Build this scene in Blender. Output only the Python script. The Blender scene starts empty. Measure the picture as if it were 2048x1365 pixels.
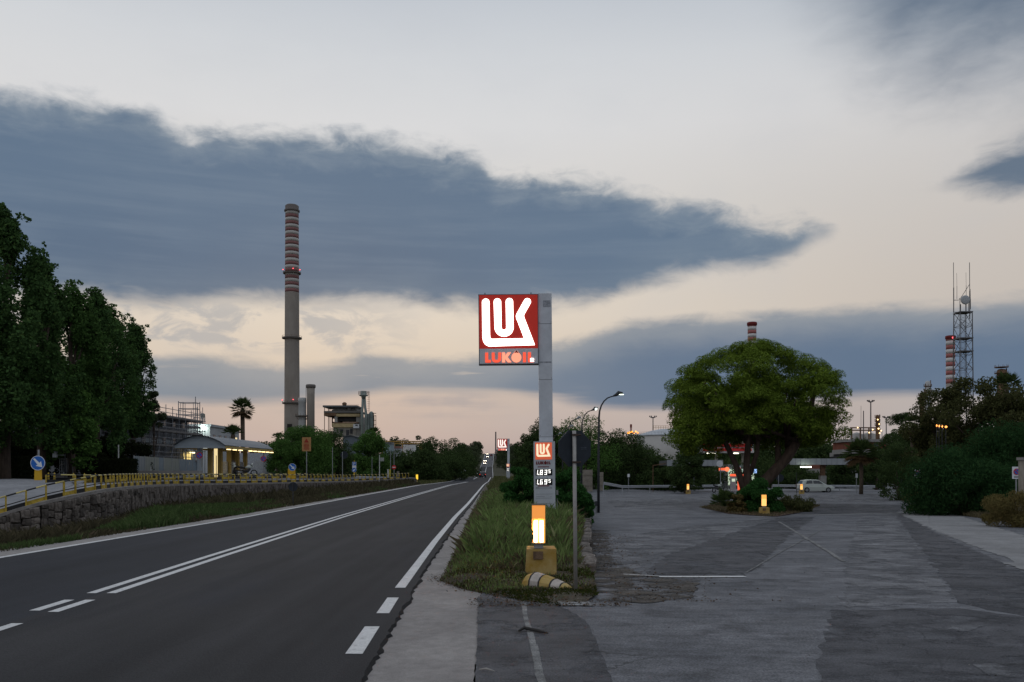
import bpy, bmesh, math, random
import numpy as np
from mathutils import Vector, Matrix

S = bpy.context.scene
COL = S.collection
rnd = random.Random(7)
nrg = np.random.default_rng(11)
PI = math.pi

# ------------------------------------------------------------------ camera
F, CX, HY, EYE = 1700.0, 1024.0, 940.0, 1.8          # focal length in photo pixels, principal column, horizon row, eye height
cam_d = bpy.data.cameras.new('camera')
cam = bpy.data.objects.new('camera', cam_d)
COL.objects.link(cam)
cam.location = (0, 0, EYE)
cam.rotation_euler = (PI / 2, 0, 0)
cam_d.sensor_width = 36
cam_d.lens = F / 2048 * 36
cam_d.shift_y = (HY - 682.5) / 2048
cam_d.clip_start, cam_d.clip_end = 0.1, 6000
S.camera = cam
S.render.engine = 'CYCLES'
S.view_settings.view_transform = 'Standard'
S.view_settings.look = 'None'
S.view_settings.exposure = 0.0
S.view_settings.gamma = 1.0
S.view_settings.use_curve_mapping = False
S.cycles.max_bounces = 5
S.cycles.diffuse_bounces = 3
S.cycles.glossy_bounces = 2
S.cycles.transparent_max_bounces = 6
S.cycles.caustics_reflective = False
S.cycles.caustics_refractive = False
S.cycles.sample_clamp_indirect = 4.0
try:
    S.cycles.use_denoising = True
except Exception:
    pass

def lin(r, g, b):
    f = lambda c: (c / 255 / 12.92) if c / 255 <= 0.04045 else ((c / 255 + 0.055) / 1.055) ** 2.4
    return (f(r), f(g), f(b), 1.0)

# ------------------------------------------------------------------ world: dusk sky with cloud banks
W = bpy.data.worlds.new('World')
S.world = W
W.use_nodes = True
NT = W.node_tree
NT.nodes.clear()
def nn(t, tree=None):
    return (tree or NT).nodes.new(t)
def M(op, a, b=None, c=None, clamp=False):
    n = nn('ShaderNodeMath'); n.operation = op; n.use_clamp = clamp
    for i, v in enumerate((a, b, c)):
        if v is None: continue
        if isinstance(v, (int, float)): n.inputs[i].default_value = v
        else: NT.links.new(v, n.inputs[i])
    return n.outputs[0]
def SS(x, lo, hi):                                     # smooth step
    n = nn('ShaderNodeMapRange'); n.interpolation_type = 'SMOOTHSTEP'
    NT.links.new(x, n.inputs[0])
    for i, v in ((1, lo), (2, hi)):
        if isinstance(v, (int, float)): n.inputs[i].default_value = v
        else: NT.links.new(v, n.inputs[i])
    n.inputs[3].default_value = 0; n.inputs[4].default_value = 1
    return n.outputs[0]
def MIXC(f, a, b):
    n = nn('ShaderNodeMix'); n.data_type = 'RGBA'
    if isinstance(f, (int, float)): n.inputs[0].default_value = f
    else: NT.links.new(f, n.inputs[0])
    for i, v in ((6, a), (7, b)):
        if isinstance(v, tuple): n.inputs[i].default_value = v
        else: NT.links.new(v, n.inputs[i])
    return n.outputs[2]
def NOISE(x, y, z=0.0, detail=5, rough=0.55, scale=1.0, dist=0.0):
    c = nn('ShaderNodeCombineXYZ')
    for i, v in enumerate((x, y, z)):
        if isinstance(v, (int, float)): c.inputs[i].default_value = v
        else: NT.links.new(v, c.inputs[i])
    n = nn('ShaderNodeTexNoise'); n.inputs['Scale'].default_value = scale
    n.inputs['Detail'].default_value = detail; n.inputs['Roughness'].default_value = rough
    n.inputs['Distortion'].default_value = dist
    NT.links.new(c.outputs[0], n.inputs['Vector'])
    return M('SUBTRACT', n.outputs['Fac'], 0.5)
tc = nn('ShaderNodeTexCoord')
sp = nn('ShaderNodeSeparateXYZ'); NT.links.new(tc.outputs['Generated'], sp.inputs[0])
dx, dy, dz = sp.outputs
AZ = M('ARCTAN2', dx, dy)                              # azimuth, 0 straight down the road
HYP = M('SQRT', M('ADD', M('MULTIPLY', dx, dx), M('MULTIPLY', dy, dy)))
EL = M('DIVIDE', dz, M('MAXIMUM', HYP, 0.02))          # tangent of the elevation
def ae(px, py):
    u, v = (px - CX) / F, (HY - py) / F
    a = math.atan(u)
    return a, v * math.cos(a)
AT = M('DIVIDE', M('ADD', AZ, 0.7), 1.4, clamp=True)
def curve(pts, ext=None):
    """elevation of a cloud edge as a function of azimuth"""
    q = sorted(ae(*p) for p in pts)
    n = nn('ShaderNodeFloatCurve')
    cm = n.mapping; cv = cm.curves[0]
    xy = [((a + 0.7) / 1.4, e / 0.7) for a, e in q]
    xy = [(0.0, xy[0][1])] + xy + [(1.0, xy[-1][1])]
    while len(cv.points) < len(xy): cv.points.new(0.5, 0.5)
    for p, (x, y) in zip(cv.points, xy):
        p.location = (x, min(max(y, 0), 1))
        p.handle_type = 'AUTO_CLAMPED'
    cm.update()
    NT.links.new(AT, n.inputs['Value'])
    return M('MULTIPLY', n.outputs[0], 0.7)
n_big = NOISE(M('MULTIPLY', AZ, 7), M('MULTIPLY', EL, 13), 0.3, 4)
n_mid = NOISE(M('MULTIPLY', AZ, 20), M('MULTIPLY', EL, 42), 2.1, 5, 0.58, dist=0.4)
n_str = NOISE(M('MULTIPLY', AZ, 5), M('MULTIPLY', EL, 75), 5.7, 4)
n_fin = NOISE(M('MULTIPLY', AZ, 55), M('MULTIPLY', EL, 80), 8.2, 4, 0.62, dist=0.6)
# clear sky gradient by elevation
rmp = nn('ShaderNodeValToRGB'); cr = rmp.color_ramp
stops = [(0.0, (162, 150, 150)), (0.035, (183, 168, 164)), (0.085, (196, 180, 170)), (0.125, (216, 201, 184)), (0.18, (223, 211, 196)),
         (0.30, (217, 213, 208)), (0.40, (219, 219, 220)), (0.48, (211, 214, 218)), (0.56, (195, 201, 209)), (0.9, (196, 204, 215)), (1.0, (192, 202, 214))]
while len(cr.elements) < len(stops): cr.elements.new(0.5)
for e, (p, c) in zip(cr.elements, stops):
    e.position = p; e.color = lin(*c)
NT.links.new(M('MAXIMUM', EL, 0.0), rmp.inputs[0])
clear = rmp.outputs[0]
side = M('MULTIPLY', SS(AZ, -0.05, 0.6), SS(EL, 0.6, 0.06))
clear = MIXC(M('MULTIPLY', side, 0.68), clear, lin(178, 172, 170))
clear = MIXC(M('MULTIPLY', SS(AZ, 0.0, 0.5), M('MULTIPLY', SS(EL, 0.42, 0.58), 0.5)), clear, lin(180, 188, 198))
away = SS(M('ABSOLUTE', AZ), 0.9, 2.2)                 # the sky behind the camera is duller and bluer
clear = MIXC(M('MULTIPLY', away, 0.5), clear, lin(176, 186, 200))
clear = MIXC(M('MULTIPLY', SS(n_big, -0.1, 0.35), 0.14), clear, lin(188, 192, 200))
# main cloud bank
topA = curve([(-200, 165), (0, 172), (100, 186), (200, 196), (300, 216), (365, 256), (450, 256), (540, 262), (640, 262), (740, 266), (860, 292),
              (955, 308), (1000, 342), (1100, 352), (1190, 356), (1290, 382), (1400, 404), (1480, 428), (1560, 448), (1620, 446), (1660, 452), (1700, 500), (1900, 560)])
botA = curve([(-200, 590), (0, 598), (200, 606), (300, 616), (500, 606), (600, 612), (700, 618), (900, 618), (1100, 616), (1200, 604), (1300, 578),
              (1400, 556), (1480, 548), (1540, 540), (1580, 522), (1620, 488), (1660, 472), (1700, 450), (1900, 440)])
tA = M('ADD', topA, M('ADD', M('MULTIPLY', n_mid, 0.050), M('MULTIPLY', n_fin, 0.014)))
bA = M('ADD', botA, M('ADD', M('MULTIPLY', n_big, 0.03), M('MULTIPLY', n_mid, 0.03)))
depA = M('SUBTRACT', tA, EL)
mA = M('MULTIPLY', SS(depA, -0.010, 0.022), SS(M('SUBTRACT', EL, bA), -0.010, 0.022))
mA = M('MULTIPLY', mA, SS(M('ABSOLUTE', AZ), 1.9, 0.9))
cA = MIXC(SS(M('ADD', depA, M('MULTIPLY', n_mid, 0.03)), -0.005, 0.05), lin(134, 147, 160), lin(98, 118, 141))
cA = MIXC(SS(M('ADD', depA, M('MULTIPLY', n_big, 0.08)), 0.06, 0.20), cA, lin(90, 110, 134))
cA = MIXC(M('MULTIPLY', SS(M('ADD', n_str, M('MULTIPLY', n_big, 0.8)), -0.15, 0.35), 0.40), cA, lin(120, 136, 154))
cA = MIXC(M('MULTIPLY', SS(M('SUBTRACT', EL, bA), 0.06, 0.0), 0.35), cA, lin(124, 138, 152))
# lower band
topB = curve([(-200, 690), (280, 704), (400, 700), (500, 716), (620, 726), (760, 700), (850, 712), (900, 712), (1000, 706), (1090, 686), (1180, 664), (1260, 638), (1330, 632),
              (1500, 622), (1700, 606), (1900, 604), (2048, 586), (2300, 560)])
botB = curve([(-200, 806), (300, 806), (450, 812), (600, 808), (700, 798), (800, 788), (1000, 790), (1080, 802), (1180, 820), (1300, 826), (1500, 820), (1690, 800),
              (1850, 800), (2048, 806), (2300, 815)])
tB = M('ADD', topB, M('ADD', M('MULTIPLY', n_mid, 0.022), M('MULTIPLY', n_str, 0.010)))
bB = M('ADD', botB, M('ADD', M('MULTIPLY', n_big, 0.010), M('MULTIPLY', n_str, 0.016)))
mB = M('MULTIPLY', SS(M('SUBTRACT', tB, EL), -0.004, 0.014), SS(M('SUBTRACT', EL, bB), -0.004, 0.014))
leftB = SS(AZ, 0.12, -0.1)
gap = M('MULTIPLY', M('MULTIPLY', leftB, SS(M('ADD', n_str, M('MULTIPLY', n_big, 0.5)), 0.12, 0.26)), 0.75)
mB = M('MULTIPLY', mB, M('SUBTRACT', 1.0, gap))
cB = MIXC(SS(AZ, -0.15, 0.22), lin(120, 135, 151), lin(98, 117, 141))
cB = MIXC(M('MULTIPLY', SS(M('SUBTRACT', tB, EL), 0.055, 0.0), 0.75), cB, lin(160, 163, 166))
cB = MIXC(M('MULTIPLY', SS(n_big, -0.2, 0.3), 0.2), cB, lin(120, 133, 150))
# upper right bank and the small wedge under it
topD = curve([(1700, 420), (1850, 372), (1940, 312), (2048, 262), (2300, 210)])
botD = curve([(1700, 370), (1850, 372), (1930, 382), (2048, 392), (2300, 410)])
tD = M('ADD', topD, M('MULTIPLY', n_mid, 0.05)); bD = M('ADD', botD, M('MULTIPLY', n_mid, 0.03))
mD = M('MULTIPLY', SS(M('SUBTRACT', tD, EL), -0.006, 0.03), SS(M('SUBTRACT', EL, bD), -0.010, 0.02))
botC = curve([(1500, 60), (1640, 130), (1760, 190), (1900, 225), (2048, 235), (2300, 260)])
bC = M('ADD', botC, M('ADD', M('MULTIPLY', n_big, 0.10), M('MULTIPLY', n_mid, 0.06)))
mC = M('MULTIPLY', SS(M('SUBTRACT', EL, bC), -0.06, 0.15), SS(AZ, 0.25, 0.44))
mC = M('MULTIPLY', mC, M('MULTIPLY', SS(M('ADD', EL, M('MULTIPLY', n_big, 0.3)), 1.3, 0.7), SS(M('ABSOLUTE', AZ), 1.9, 0.9)))
# scattered small clouds in the bright gap and near the horizon
win1 = M('MULTIPLY', M('MULTIPLY', SS(EL, 0.125, 0.145), SS(EL, 0.205, 0.175)), SS(AZ, -0.06, -0.24))
s1 = M('MULTIPLY', win1, SS(M('ADD', n_mid, M('MULTIPLY', n_big, 0.5)), -0.04, 0.12))
win2 = M('MULTIPLY', M('MULTIPLY', SS(EL, 0.055, 0.068), SS(EL, 0.10, 0.085)), SS(M('ABSOLUTE', M('ADD', AZ, 0.14)), 0.16, 0.08))
s2 = M('MULTIPLY', win2, SS(M('ADD', n_big, M('MULTIPLY', n_str, 0.6)), -0.02, 0.16))
sky = MIXC(mC, clear, MIXC(SS(n_big, -0.2, 0.3), lin(98, 114, 134), lin(118, 132, 148)))
sky = MIXC(mD, sky, lin(104, 119, 137))
sky = MIXC(M('MULTIPLY', s1, 0.62), sky, lin(158, 163, 170))
sky = MIXC(M('MULTIPLY', s2, 0.6), sky, lin(158, 155, 160))
sky = MIXC(mB, sky, cB)
sky = MIXC(mA, sky, cA)
# thin veil towards the zenith
sky = MIXC(M('MULTIPLY', SS(EL, 0.9, 2.5), 0.7), sky, lin(196, 204, 216))
sky = MIXC(SS(EL, -0.01, -0.06), sky, lin(70, 68, 66))
SUN_AZ, SUN_EL = math.radians(-12), math.radians(5)
nis = nn('ShaderNodeTexSky'); nis.sky_type = 'NISHITA'; nis.sun_disc = False
nis.sun_elevation = SUN_EL; nis.sun_rotation = SUN_AZ
nis.air_density = 1.0; nis.dust_density = 2.0
bg1 = nn('ShaderNodeBackground'); bg1.inputs[1].default_value = 0.05
NT.links.new(nis.outputs[0], bg1.inputs[0])
bg2 = nn('ShaderNodeBackground'); bg2.inputs[1].default_value = 1.0
NT.links.new(sky, bg2.inputs[0])
mx = nn('ShaderNodeMixShader'); mx.inputs[0].default_value = 0.97
NT.links.new(bg1.outputs[0], mx.inputs[1]); NT.links.new(bg2.outputs[0], mx.inputs[2])
wo = nn('ShaderNodeOutputWorld'); NT.links.new(mx.outputs[0], wo.inputs[0])

sun_d = bpy.data.lights.new('sun', 'SUN'); sun_d.energy = 0.12; sun_d.angle = math.radians(20); sun_d.color = (1.0, 0.82, 0.66)
sun = bpy.data.objects.new('sun', sun_d); COL.objects.link(sun)
sd = Vector((math.sin(SUN_AZ) * math.cos(SUN_EL), math.cos(SUN_AZ) * math.cos(SUN_EL), math.sin(SUN_EL)))
sun.rotation_euler = (-sd).to_track_quat('-Z', 'Y').to_euler()

# ------------------------------------------------------------------ helpers: materials
MATS = {}
def mat(name, col, rough=0.8, var=0.25, scale=6.0, bump=0.0, bscale=40.0, metal=0.0, col2=None, emit=None, es=0.0, spec=0.3, stretch=(1, 1, 1)):
    if name in MATS: return MATS[name]
    m = bpy.data.materials.new(name); m.use_nodes = True
    nt = m.node_tree; b = nt.nodes['Principled BSDF']
    L = nt.links.new
    c1 = tuple(c * (1 - var) for c in col[:3]) + (1,)
    c2 = tuple(min(1, c * (1 + var)) for c in (col2 or col)[:3]) + (1,)
    t = nt.nodes.new('ShaderNodeTexCoord'); mp = nt.nodes.new('ShaderNodeMapping'); mp.inputs['Scale'].default_value = stretch
    L(t.outputs['Object'], mp.inputs[0])
    n = nt.nodes.new('ShaderNodeTexNoise'); n.inputs['Scale'].default_value = scale; n.inputs['Detail'].default_value = 6; n.inputs['Roughness'].default_value = 0.65
    L(mp.outputs[0], n.inputs['Vector'])
    r = nt.nodes.new('ShaderNodeValToRGB'); r.color_ramp.elements[0].position = 0.3; r.color_ramp.elements[1].position = 0.7
    r.color_ramp.elements[0].color = c1; r.color_ramp.elements[1].color = c2
    L(n.outputs['Fac'], r.inputs[0]); L(r.outputs[0], b.inputs['Base Color'])
    b.inputs['Roughness'].default_value = rough; b.inputs['Metallic'].default_value = metal
    b.inputs['Specular IOR Level'].default_value = spec
    if bump:
        n2 = nt.nodes.new('ShaderNodeTexNoise'); n2.inputs['Scale'].default_value = bscale; n2.inputs['Detail'].default_value = 4
        L(mp.outputs[0], n2.inputs['Vector'])
        bp = nt.nodes.new('ShaderNodeBump'); bp.inputs['Strength'].default_value = bump; bp.inputs['Distance'].default_value = 0.02
        L(n2.outputs['Fac'], bp.inputs['Height']); L(bp.outputs[0], b.inputs['Normal'])
    if emit:
        b.inputs['Emission Color'].default_value = tuple(emit[:3]) + (1,); b.inputs['Emission Strength'].default_value = es
    MATS[name] = m
    return m
def glow(name, col, s):
    if name in MATS: return MATS[name]
    m = bpy.data.materials.new(name); m.use_nodes = True
    nt = m.node_tree; b = nt.nodes['Principled BSDF']
    b.inputs['Base Color'].default_value = tuple(col[:3]) + (1,); b.inputs['Roughness'].default_value = 0.5
    b.inputs['Emission Color'].default_value = tuple(col[:3]) + (1,); b.inputs['Emission Strength'].default_value = s
    MATS[name] = m
    return m
def leafmat(name, a, b2, c=None, trans=0.3):
    """foliage: every leaf its own tone between the given colours"""
    if name in MATS: return MATS[name]
    m = bpy.data.materials.new(name); m.use_nodes = True
    nt = m.node_tree; L = nt.links.new
    nt.nodes.clear()
    g = nt.nodes.new('ShaderNodeNewGeometry'); r = nt.nodes.new('ShaderNodeValToRGB')
    r.color_ramp.elements[0].color = tuple(a) + (1,); r.color_ramp.elements[1].color = tuple(b2) + (1,)
    if c: e = r.color_ramp.elements.new(0.93); e.color = tuple(b2) + (1,); r.color_ramp.elements[-1].color = tuple(c) + (1,)
    L(g.outputs['Random Per Island'], r.inputs[0])
    d = nt.nodes.new('ShaderNodeBsdfDiffuse'); t = nt.nodes.new('ShaderNodeBsdfTranslucent'); x = nt.nodes.new('ShaderNodeMixShader')
    x.inputs[0].default_value = trans
    L(r.outputs[0], d.inputs[0]); L(r.outputs[0], t.inputs[0]); L(d.outputs[0], x.inputs[1]); L(t.outputs[0], x.inputs[2])
    o = nt.nodes.new('ShaderNodeOutputMaterial'); L(x.outputs[0], o.inputs[0])
    MATS[name] = m
    return m

# ------------------------------------------------------------------ helpers: geometry
class MB:
    """collects shapes, builds ONE mesh object"""
    def __init__(s): s.v, s.f, s.m, s.mats = [], [], [], []
    def mi(s, m):
        if m is None: return 0
        if m not in s.mats: s.mats.append(m)
        return s.mats.index(m)
    def add(s, vs, fs, m=None):
        o = len(s.v); s.v += [tuple(v) for v in vs]
        i = s.mi(m)
        for f in fs: s.f.append(tuple(o + k for k in f)); s.m.append(i)
    def box(s, c, d, m=None, rz=0.0, jit=0.0, taper=1.0):
        x, y, z = d[0] / 2, d[1] / 2, d[2] / 2
        vs = []
        for k, (a, b, e) in enumerate(((-1, -1, -1), (1, -1, -1), (1, 1, -1), (-1, 1, -1), (-1, -1, 1), (1, -1, 1), (1, 1, 1), (-1, 1, 1))):
            tt = taper if e > 0 else 1.0
            px, py, pz = a * x * tt + rnd.uniform(-jit, jit), b * y * tt + rnd.uniform(-jit, jit), e * z + rnd.uniform(-jit, jit)
            if rz: px, py = px * math.cos(rz) - py * math.sin(rz), px * math.sin(rz) + py * math.cos(rz)
            vs.append((c[0] + px, c[1] + py, c[2] + pz))
        s.add(vs, ((3, 2, 1, 0), (4, 5, 6, 7), (0, 1, 5, 4), (1, 2, 6, 5), (2, 3, 7, 6), (3, 0, 4, 7)), m)
    def tube(s, p0, p1, r0, r1=None, n=8, m=None, caps=True):
        p0, p1 = Vector(p0), Vector(p1); r1 = r0 if r1 is None else r1
        d = (p1 - p0).normalized() if (p1 - p0).length else Vector((0, 0, 1))
        u = d.orthogonal().normalized(); w = d.cross(u)
        vs = []
        for p, r in ((p0, r0), (p1, r1)):
            for k in range(n):
                a = 2 * PI * k / n
                vs.append(p + u * math.cos(a) * r + w * math.sin(a) * r)
        fs = [(k, (k + 1) % n, n + (k + 1) % n, n + k) for k in range(n)]
        if caps: fs += [tuple(range(n - 1, -1, -1)), tuple(range(n, 2 * n))]
        s.add(vs, fs, m)
    def path(s, pts, rs, n=8, m=None):
        pts = [Vector(p) for p in pts]
        if not isinstance(rs, (list, tuple)): rs = [rs] * len(pts)
        vs, fs = [], []
        u = None
        for i, p in enumerate(pts):
            d = (pts[min(i + 1, len(pts) - 1)] - pts[max(i - 1, 0)]).normalized()
            u = d.orthogonal().normalized() if u is None else (u - d * u.dot(d)).normalized()
            w = d.cross(u)
            for k in range(n):
                a = 2 * PI * k / n
                vs.append(p + u * math.cos(a) * rs[i] + w * math.sin(a) * rs[i])
        for i in range(len(pts) - 1):
            for k in range(n):
                fs.append((i * n + k, i * n + (k + 1) % n, (i + 1) * n + (k + 1) % n, (i + 1) * n + k))
        fs += [tuple(range(n - 1, -1, -1)), tuple(range((len(pts) - 1) * n, len(pts) * n))]
        s.add(vs, fs, m)
    def lathe(s, prof, n=16, c=(0, 0, 0), m=None):
        vs, fs = [], []
        for r, z in prof:
            for k in range(n):
                a = 2 * PI * k / n
                vs.append((c[0] + r * math.cos(a), c[1] + r * math.sin(a), c[2] + z))
        for i in range(len(prof) - 1):
            for k in range(n):
                fs.append((i * n + k, i * n + (k + 1) % n, (i + 1) * n + (k + 1) % n, (i + 1) * n + k))
        fs += [tuple(range(n - 1, -1, -1)), tuple(range((len(prof) - 1) * n, len(prof) * n))]
        s.add(vs, fs, m)
    def prism(s, poly, y0, y1, m=None, ax='y'):
        """polygon in x,z drawn facing -Y, extruded from y0 (front) to y1; ax='x': polygon in y,z extruded along x"""
        n = len(poly)
        if ax == 'y': vs = [(x, y0, z) for x, z in poly] + [(x, y1, z) for x, z in poly]
        elif ax == 'x': vs = [(y0, x, z) for x, z in poly] + [(y1, x, z) for x, z in poly]
        else: vs = [(x, z, y0) for x, z in poly] + [(x, z, y1) for x, z in poly]
        fs = [tuple(range(n)), tuple(range(2 * n - 1, n - 1, -1))] + [((k + 1) % n, k, n + k, n + (k + 1) % n) for k in range(n)]
        s.add(vs, fs, m)
    def quad(s, a, b, c, d, m=None): s.add((a, b, c, d), ((0, 1, 2, 3),), m)
    def build(s, name, m=None, parent=None, smooth=False, loc=None):
        me = bpy.data.meshes.new(name)
        me.from_pydata(s.v, [], s.f)
        if m is not None and not s.mats: s.mats = [m]
        elif m is not None and s.mats and m not in s.mats: pass
        for x in s.mats: me.materials.append(x)
        if len(s.mats) > 1: me.polygons.foreach_set('material_index', s.m)
        if smooth: me.polygons.foreach_set('use_smooth', [True] * len(s.f))
        bm = bmesh.new(); bm.from_mesh(me); bmesh.ops.recalc_face_normals(bm, faces=bm.faces); bm.to_mesh(me); bm.free()
        me.update()
        o = bpy.data.objects.new(name, me); COL.objects.link(o)
        if parent: o.parent = parent
        if loc is not None: o.location = loc
        return o
def thing(name, label, cat, loc=(0, 0, 0), rz=0.0, group=None):
    o = bpy.data.objects.new(name, None); COL.objects.link(o)
    o.empty_display_size = 0.2
    o.location = loc; o.rotation_euler = (0, 0, rz); o['label'] = label; o['category'] = cat
    if group: o['group'] = group
    return o
def tag(o, label, cat, group=None):
    o['label'] = label; o['category'] = cat
    if group: o['group'] = group
    return o
def setting(o, kind='structure', label=None):
    o['kind'] = kind
    if label: o['label'] = label
    return o
def dup(root, loc, rz=0.0, label=None, group=None, sc=None):
    r = root.copy(); COL.objects.link(r); r.location = loc; r.rotation_euler = (0, 0, rz)
    if label: r['label'] = label
    if group: r['group'] = group
    if sc: r.scale = (sc, sc, sc) if isinstance(sc, (int, float)) else sc
    def rec(src, dst, lev):
        for ch in list(src.children):
            c = ch.copy(); COL.objects.link(c); c.parent = dst
            if lev < 2: rec(ch, c, lev + 1)
    rec(root, r, 0)
    return r
def inst(src, parent, loc, rot=(0, 0, 0), sc=(1, 1, 1)):
    o = src.copy(); COL.objects.link(o); o.parent = parent; o.location = loc; o.rotation_euler = rot; o.scale = sc
    return o
def P(px, py, d): return Vector(((px - CX) / F * d, d, EYE + (HY - py) / F * d))
def PX(px, d): return (px - CX) / F * d
def PZ(py, d): return EYE + (HY - py) / F * d
def ip(pts):
    xs = [p[0] for p in pts]; ys = [p[1] for p in pts]
    return lambda t: float(np.interp(t, xs, ys))
def arc(cx, cz, r, a0, a1, n=8):
    return [(cx + r * math.cos(math.radians(a0 + (a1 - a0) * k / n)), cz + r * math.sin(math.radians(a0 + (a1 - a0) * k / n))) for k in range(n + 1)]
def np_mesh(name, verts, nv, m, parent=None):
    """many separate polygons of nv corners each from one array"""
    n = len(verts) // nv
    me = bpy.data.meshes.new(name)
    me.vertices.add(len(verts)); me.vertices.foreach_set('co', np.asarray(verts, np.float32).ravel())
    me.loops.add(n * nv); me.loops.foreach_set('vertex_index', np.arange(n * nv, dtype=np.int32))
    me.polygons.add(n); me.polygons.foreach_set('loop_start', np.arange(0, n * nv, nv, dtype=np.int32))
    me.update(calc_edges=True)
    me.materials.append(m)
    o = bpy.data.objects.new(name, me); COL.objects.link(o)
    if parent: o.parent = parent
    return o
def leaves(cent, norm, size, aspect=0.5, jit=0.9, up=0.0):
    """one rhombic leaf at each centre, tilted off the outward normal"""
    n = len(cent)
    nm = norm + nrg.normal(0, jit, (n, 3)); nm /= np.linalg.norm(nm, axis=1, keepdims=True) + 1e-9
    t = nrg.normal(0, 1, (n, 3)); t[:, 2] += up
    t -= nm * (t * nm).sum(1, keepdims=True); t /= np.linalg.norm(t, axis=1, keepdims=True) + 1e-9
    b = np.cross(nm, t)
    s = size * nrg.uniform(0.65, 1.3, (n, 1))
    out = np.empty((n, 4, 3))
    out[:, 0] = cent - t * s * 0.5; out[:, 1] = cent + b * s * aspect * 0.5
    out[:, 2] = cent + t * s * 0.5; out[:, 3] = cent - b * s * aspect * 0.5
    return out.reshape(-1, 3)
def clump_pts(clumps, n_per, inner=0.35):
    """points spread through the shells of many leaf clumps; clumps = rows of x, y, z, radius"""
    c = np.asarray(clumps); k = len(c)
    w = c[:, 3] ** 2; w = w / w.sum()
    idx = nrg.choice(k, n_per, p=w)
    d = nrg.normal(0, 1, (n_per, 3)); d /= np.linalg.norm(d, axis=1, keepdims=True)
    r = c[idx, 3:4] * (inner + (1.08 - inner) * nrg.uniform(0, 1, (n_per, 1)) ** 0.45)
    dd = d * r; dd[:, 2] *= 0.8
    return c[idx, :3] + dd, d
# ================================================================== SETTING: profiles of the land
ROADZ = ip([(-20, 0), (100, 0), (160, -0.4), (227, -0.2), (290, -1.0), (355, -1.2), (430, 0.6), (513, 3.1), (620, 8.5), (730, 15.6), (900, 19), (3000, 22)])
LOTZ = ip([(-20, 0), (12, 0), (20, -0.12), (47, -0.7), (105, -1.0), (220, -1.0)])
RR = ip([(-10, -1.0), (7.2, -1.5), (12.4, -1.71), (21.4, -1.96), (32.4, -2.19), (45, -2.35), (80, -3.0), (127, -3.9), (154, -4.35), (355, -7.9), (513, -11.8), (730, -15.5), (900, -19)])
RC = ip([(-10, -5.5), (12.4, -5.97), (17.5, -6.15), (32.4, -6.55), (60, -6.9), (127, -7.5), (154, -7.95), (355, -11.7), (513, -15.5), (730, -19.2), (900, -22.7)])
RL = ip([(-10, -10.9), (17.5, -10.5), (32.4, -10.15), (62, -10.5), (127, -10.95), (154, -11.5), (355, -15.4), (513, -19.2), (730, -23), (900, -26.4)])
VL = ip([(11.2, 0.75), (11.6, 0.1), (12.5, -0.45), (12.9, -0.75), (13.9, -1.2), (18, -1.26), (25.5, -1.49), (40.8, -1.9), (102, -3.1), (140, -3.9), (154, -4.15), (355, -7.7), (730, -15.2)])
VR = ip([(11.2, 0.85), (11.6, 1.05), (12, 1.2), (14, 1.35), (16.4, 1.3), (25, 2.1), (60, 5.2), (75, 6.3), (100, 7.6), (140, 9), (730, 0)])
VH = ip([(11.2, 0.03), (14, 0.10), (20, 0.12), (60, 0.1), (140, -0.3)])
def verge_z(x, y):
    a, b = VL(y), VR(y)
    t = min(1, max(0, (x - a) / max(b - a, 0.05)))
    edge = min(1, t * 5) * min(1, (y - 11.15) / 2.2)
    return (1 - t) * 0.0 + t * (LOTZ(y) * (0 if y > 15 else 1)) + max(0, VH(y)) * edge + 0.012 - (.06 * max(0, 1 - edge * 3) if y < 60 and (t < .5 or y < 15) else 0) + (ROADZ(y) if y > 100 else 0)

# the retaining wall: x, y, top
WALLP = []
for px, py, d in [(-420, 1075, 33), (-200, 1062, 33), (-60, 1043, 33.5), (0, 1028, 34), (31, 1018, 34.3), (90, 1002, 34.8), (138, 992, 35.5), (205, 979, 38), (230, 976, 40), (264, 972.5, 44), (300, 970, 49),
                  (350, 968, 54), (420, 967, 60), (500, 966, 66), (600, 964, 76), (700, 962, 92), (775, 959, 104), (830, 955.5, 115)]:
    WALLP.append(P(px, py, d))
WALLB = [-1.3, -1.3, -1.25, -1.2, -1.15, -1.1, -1.05, -0.95, -0.9, -0.8, -0.7, -0.6, -0.5, -0.4, -0.25, -0.1, 0.0, 0.1]
ROADY = [2, 6, 10.5, 14, 15, 17, 18.5, 21, 22, 23.5, 25, 27, 30, 33, 43, 58, 80, 118]
DIRS = [(-.25, .97)] * 4 + [(-.3, .95), (-.35, .93), (-.42, .9), (-.55, .83), (-.62, .78), (-.7, .71), (-.76, .65), (-.82, .57), (-.87, .5), (-.9, .43), (-.94, .34), (-.97, .25), (-.98, .2), (-.99, .15)]
PLAT = 1.2
def plaza_z(x, y):
    best = None
    for i in range(len(WALLP) - 1):
        a, b = WALLP[i], WALLP[i + 1]
        ex, ey = b.x - a.x, b.y - a.y
        t = min(1, max(0, ((x - a.x) * ex + (y - a.y) * ey) / (ex * ex + ey * ey)))
        qx, qy = a.x + t * ex, a.y + t * ey
        dd = math.hypot(x - qx, y - qy)
        if best is None or dd < best[0]: best = (dd, a.z + (b.z - a.z) * t)
    t = min(1, best[0] / 15)
    return best[1] + (PLAT - best[1]) * t

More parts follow.
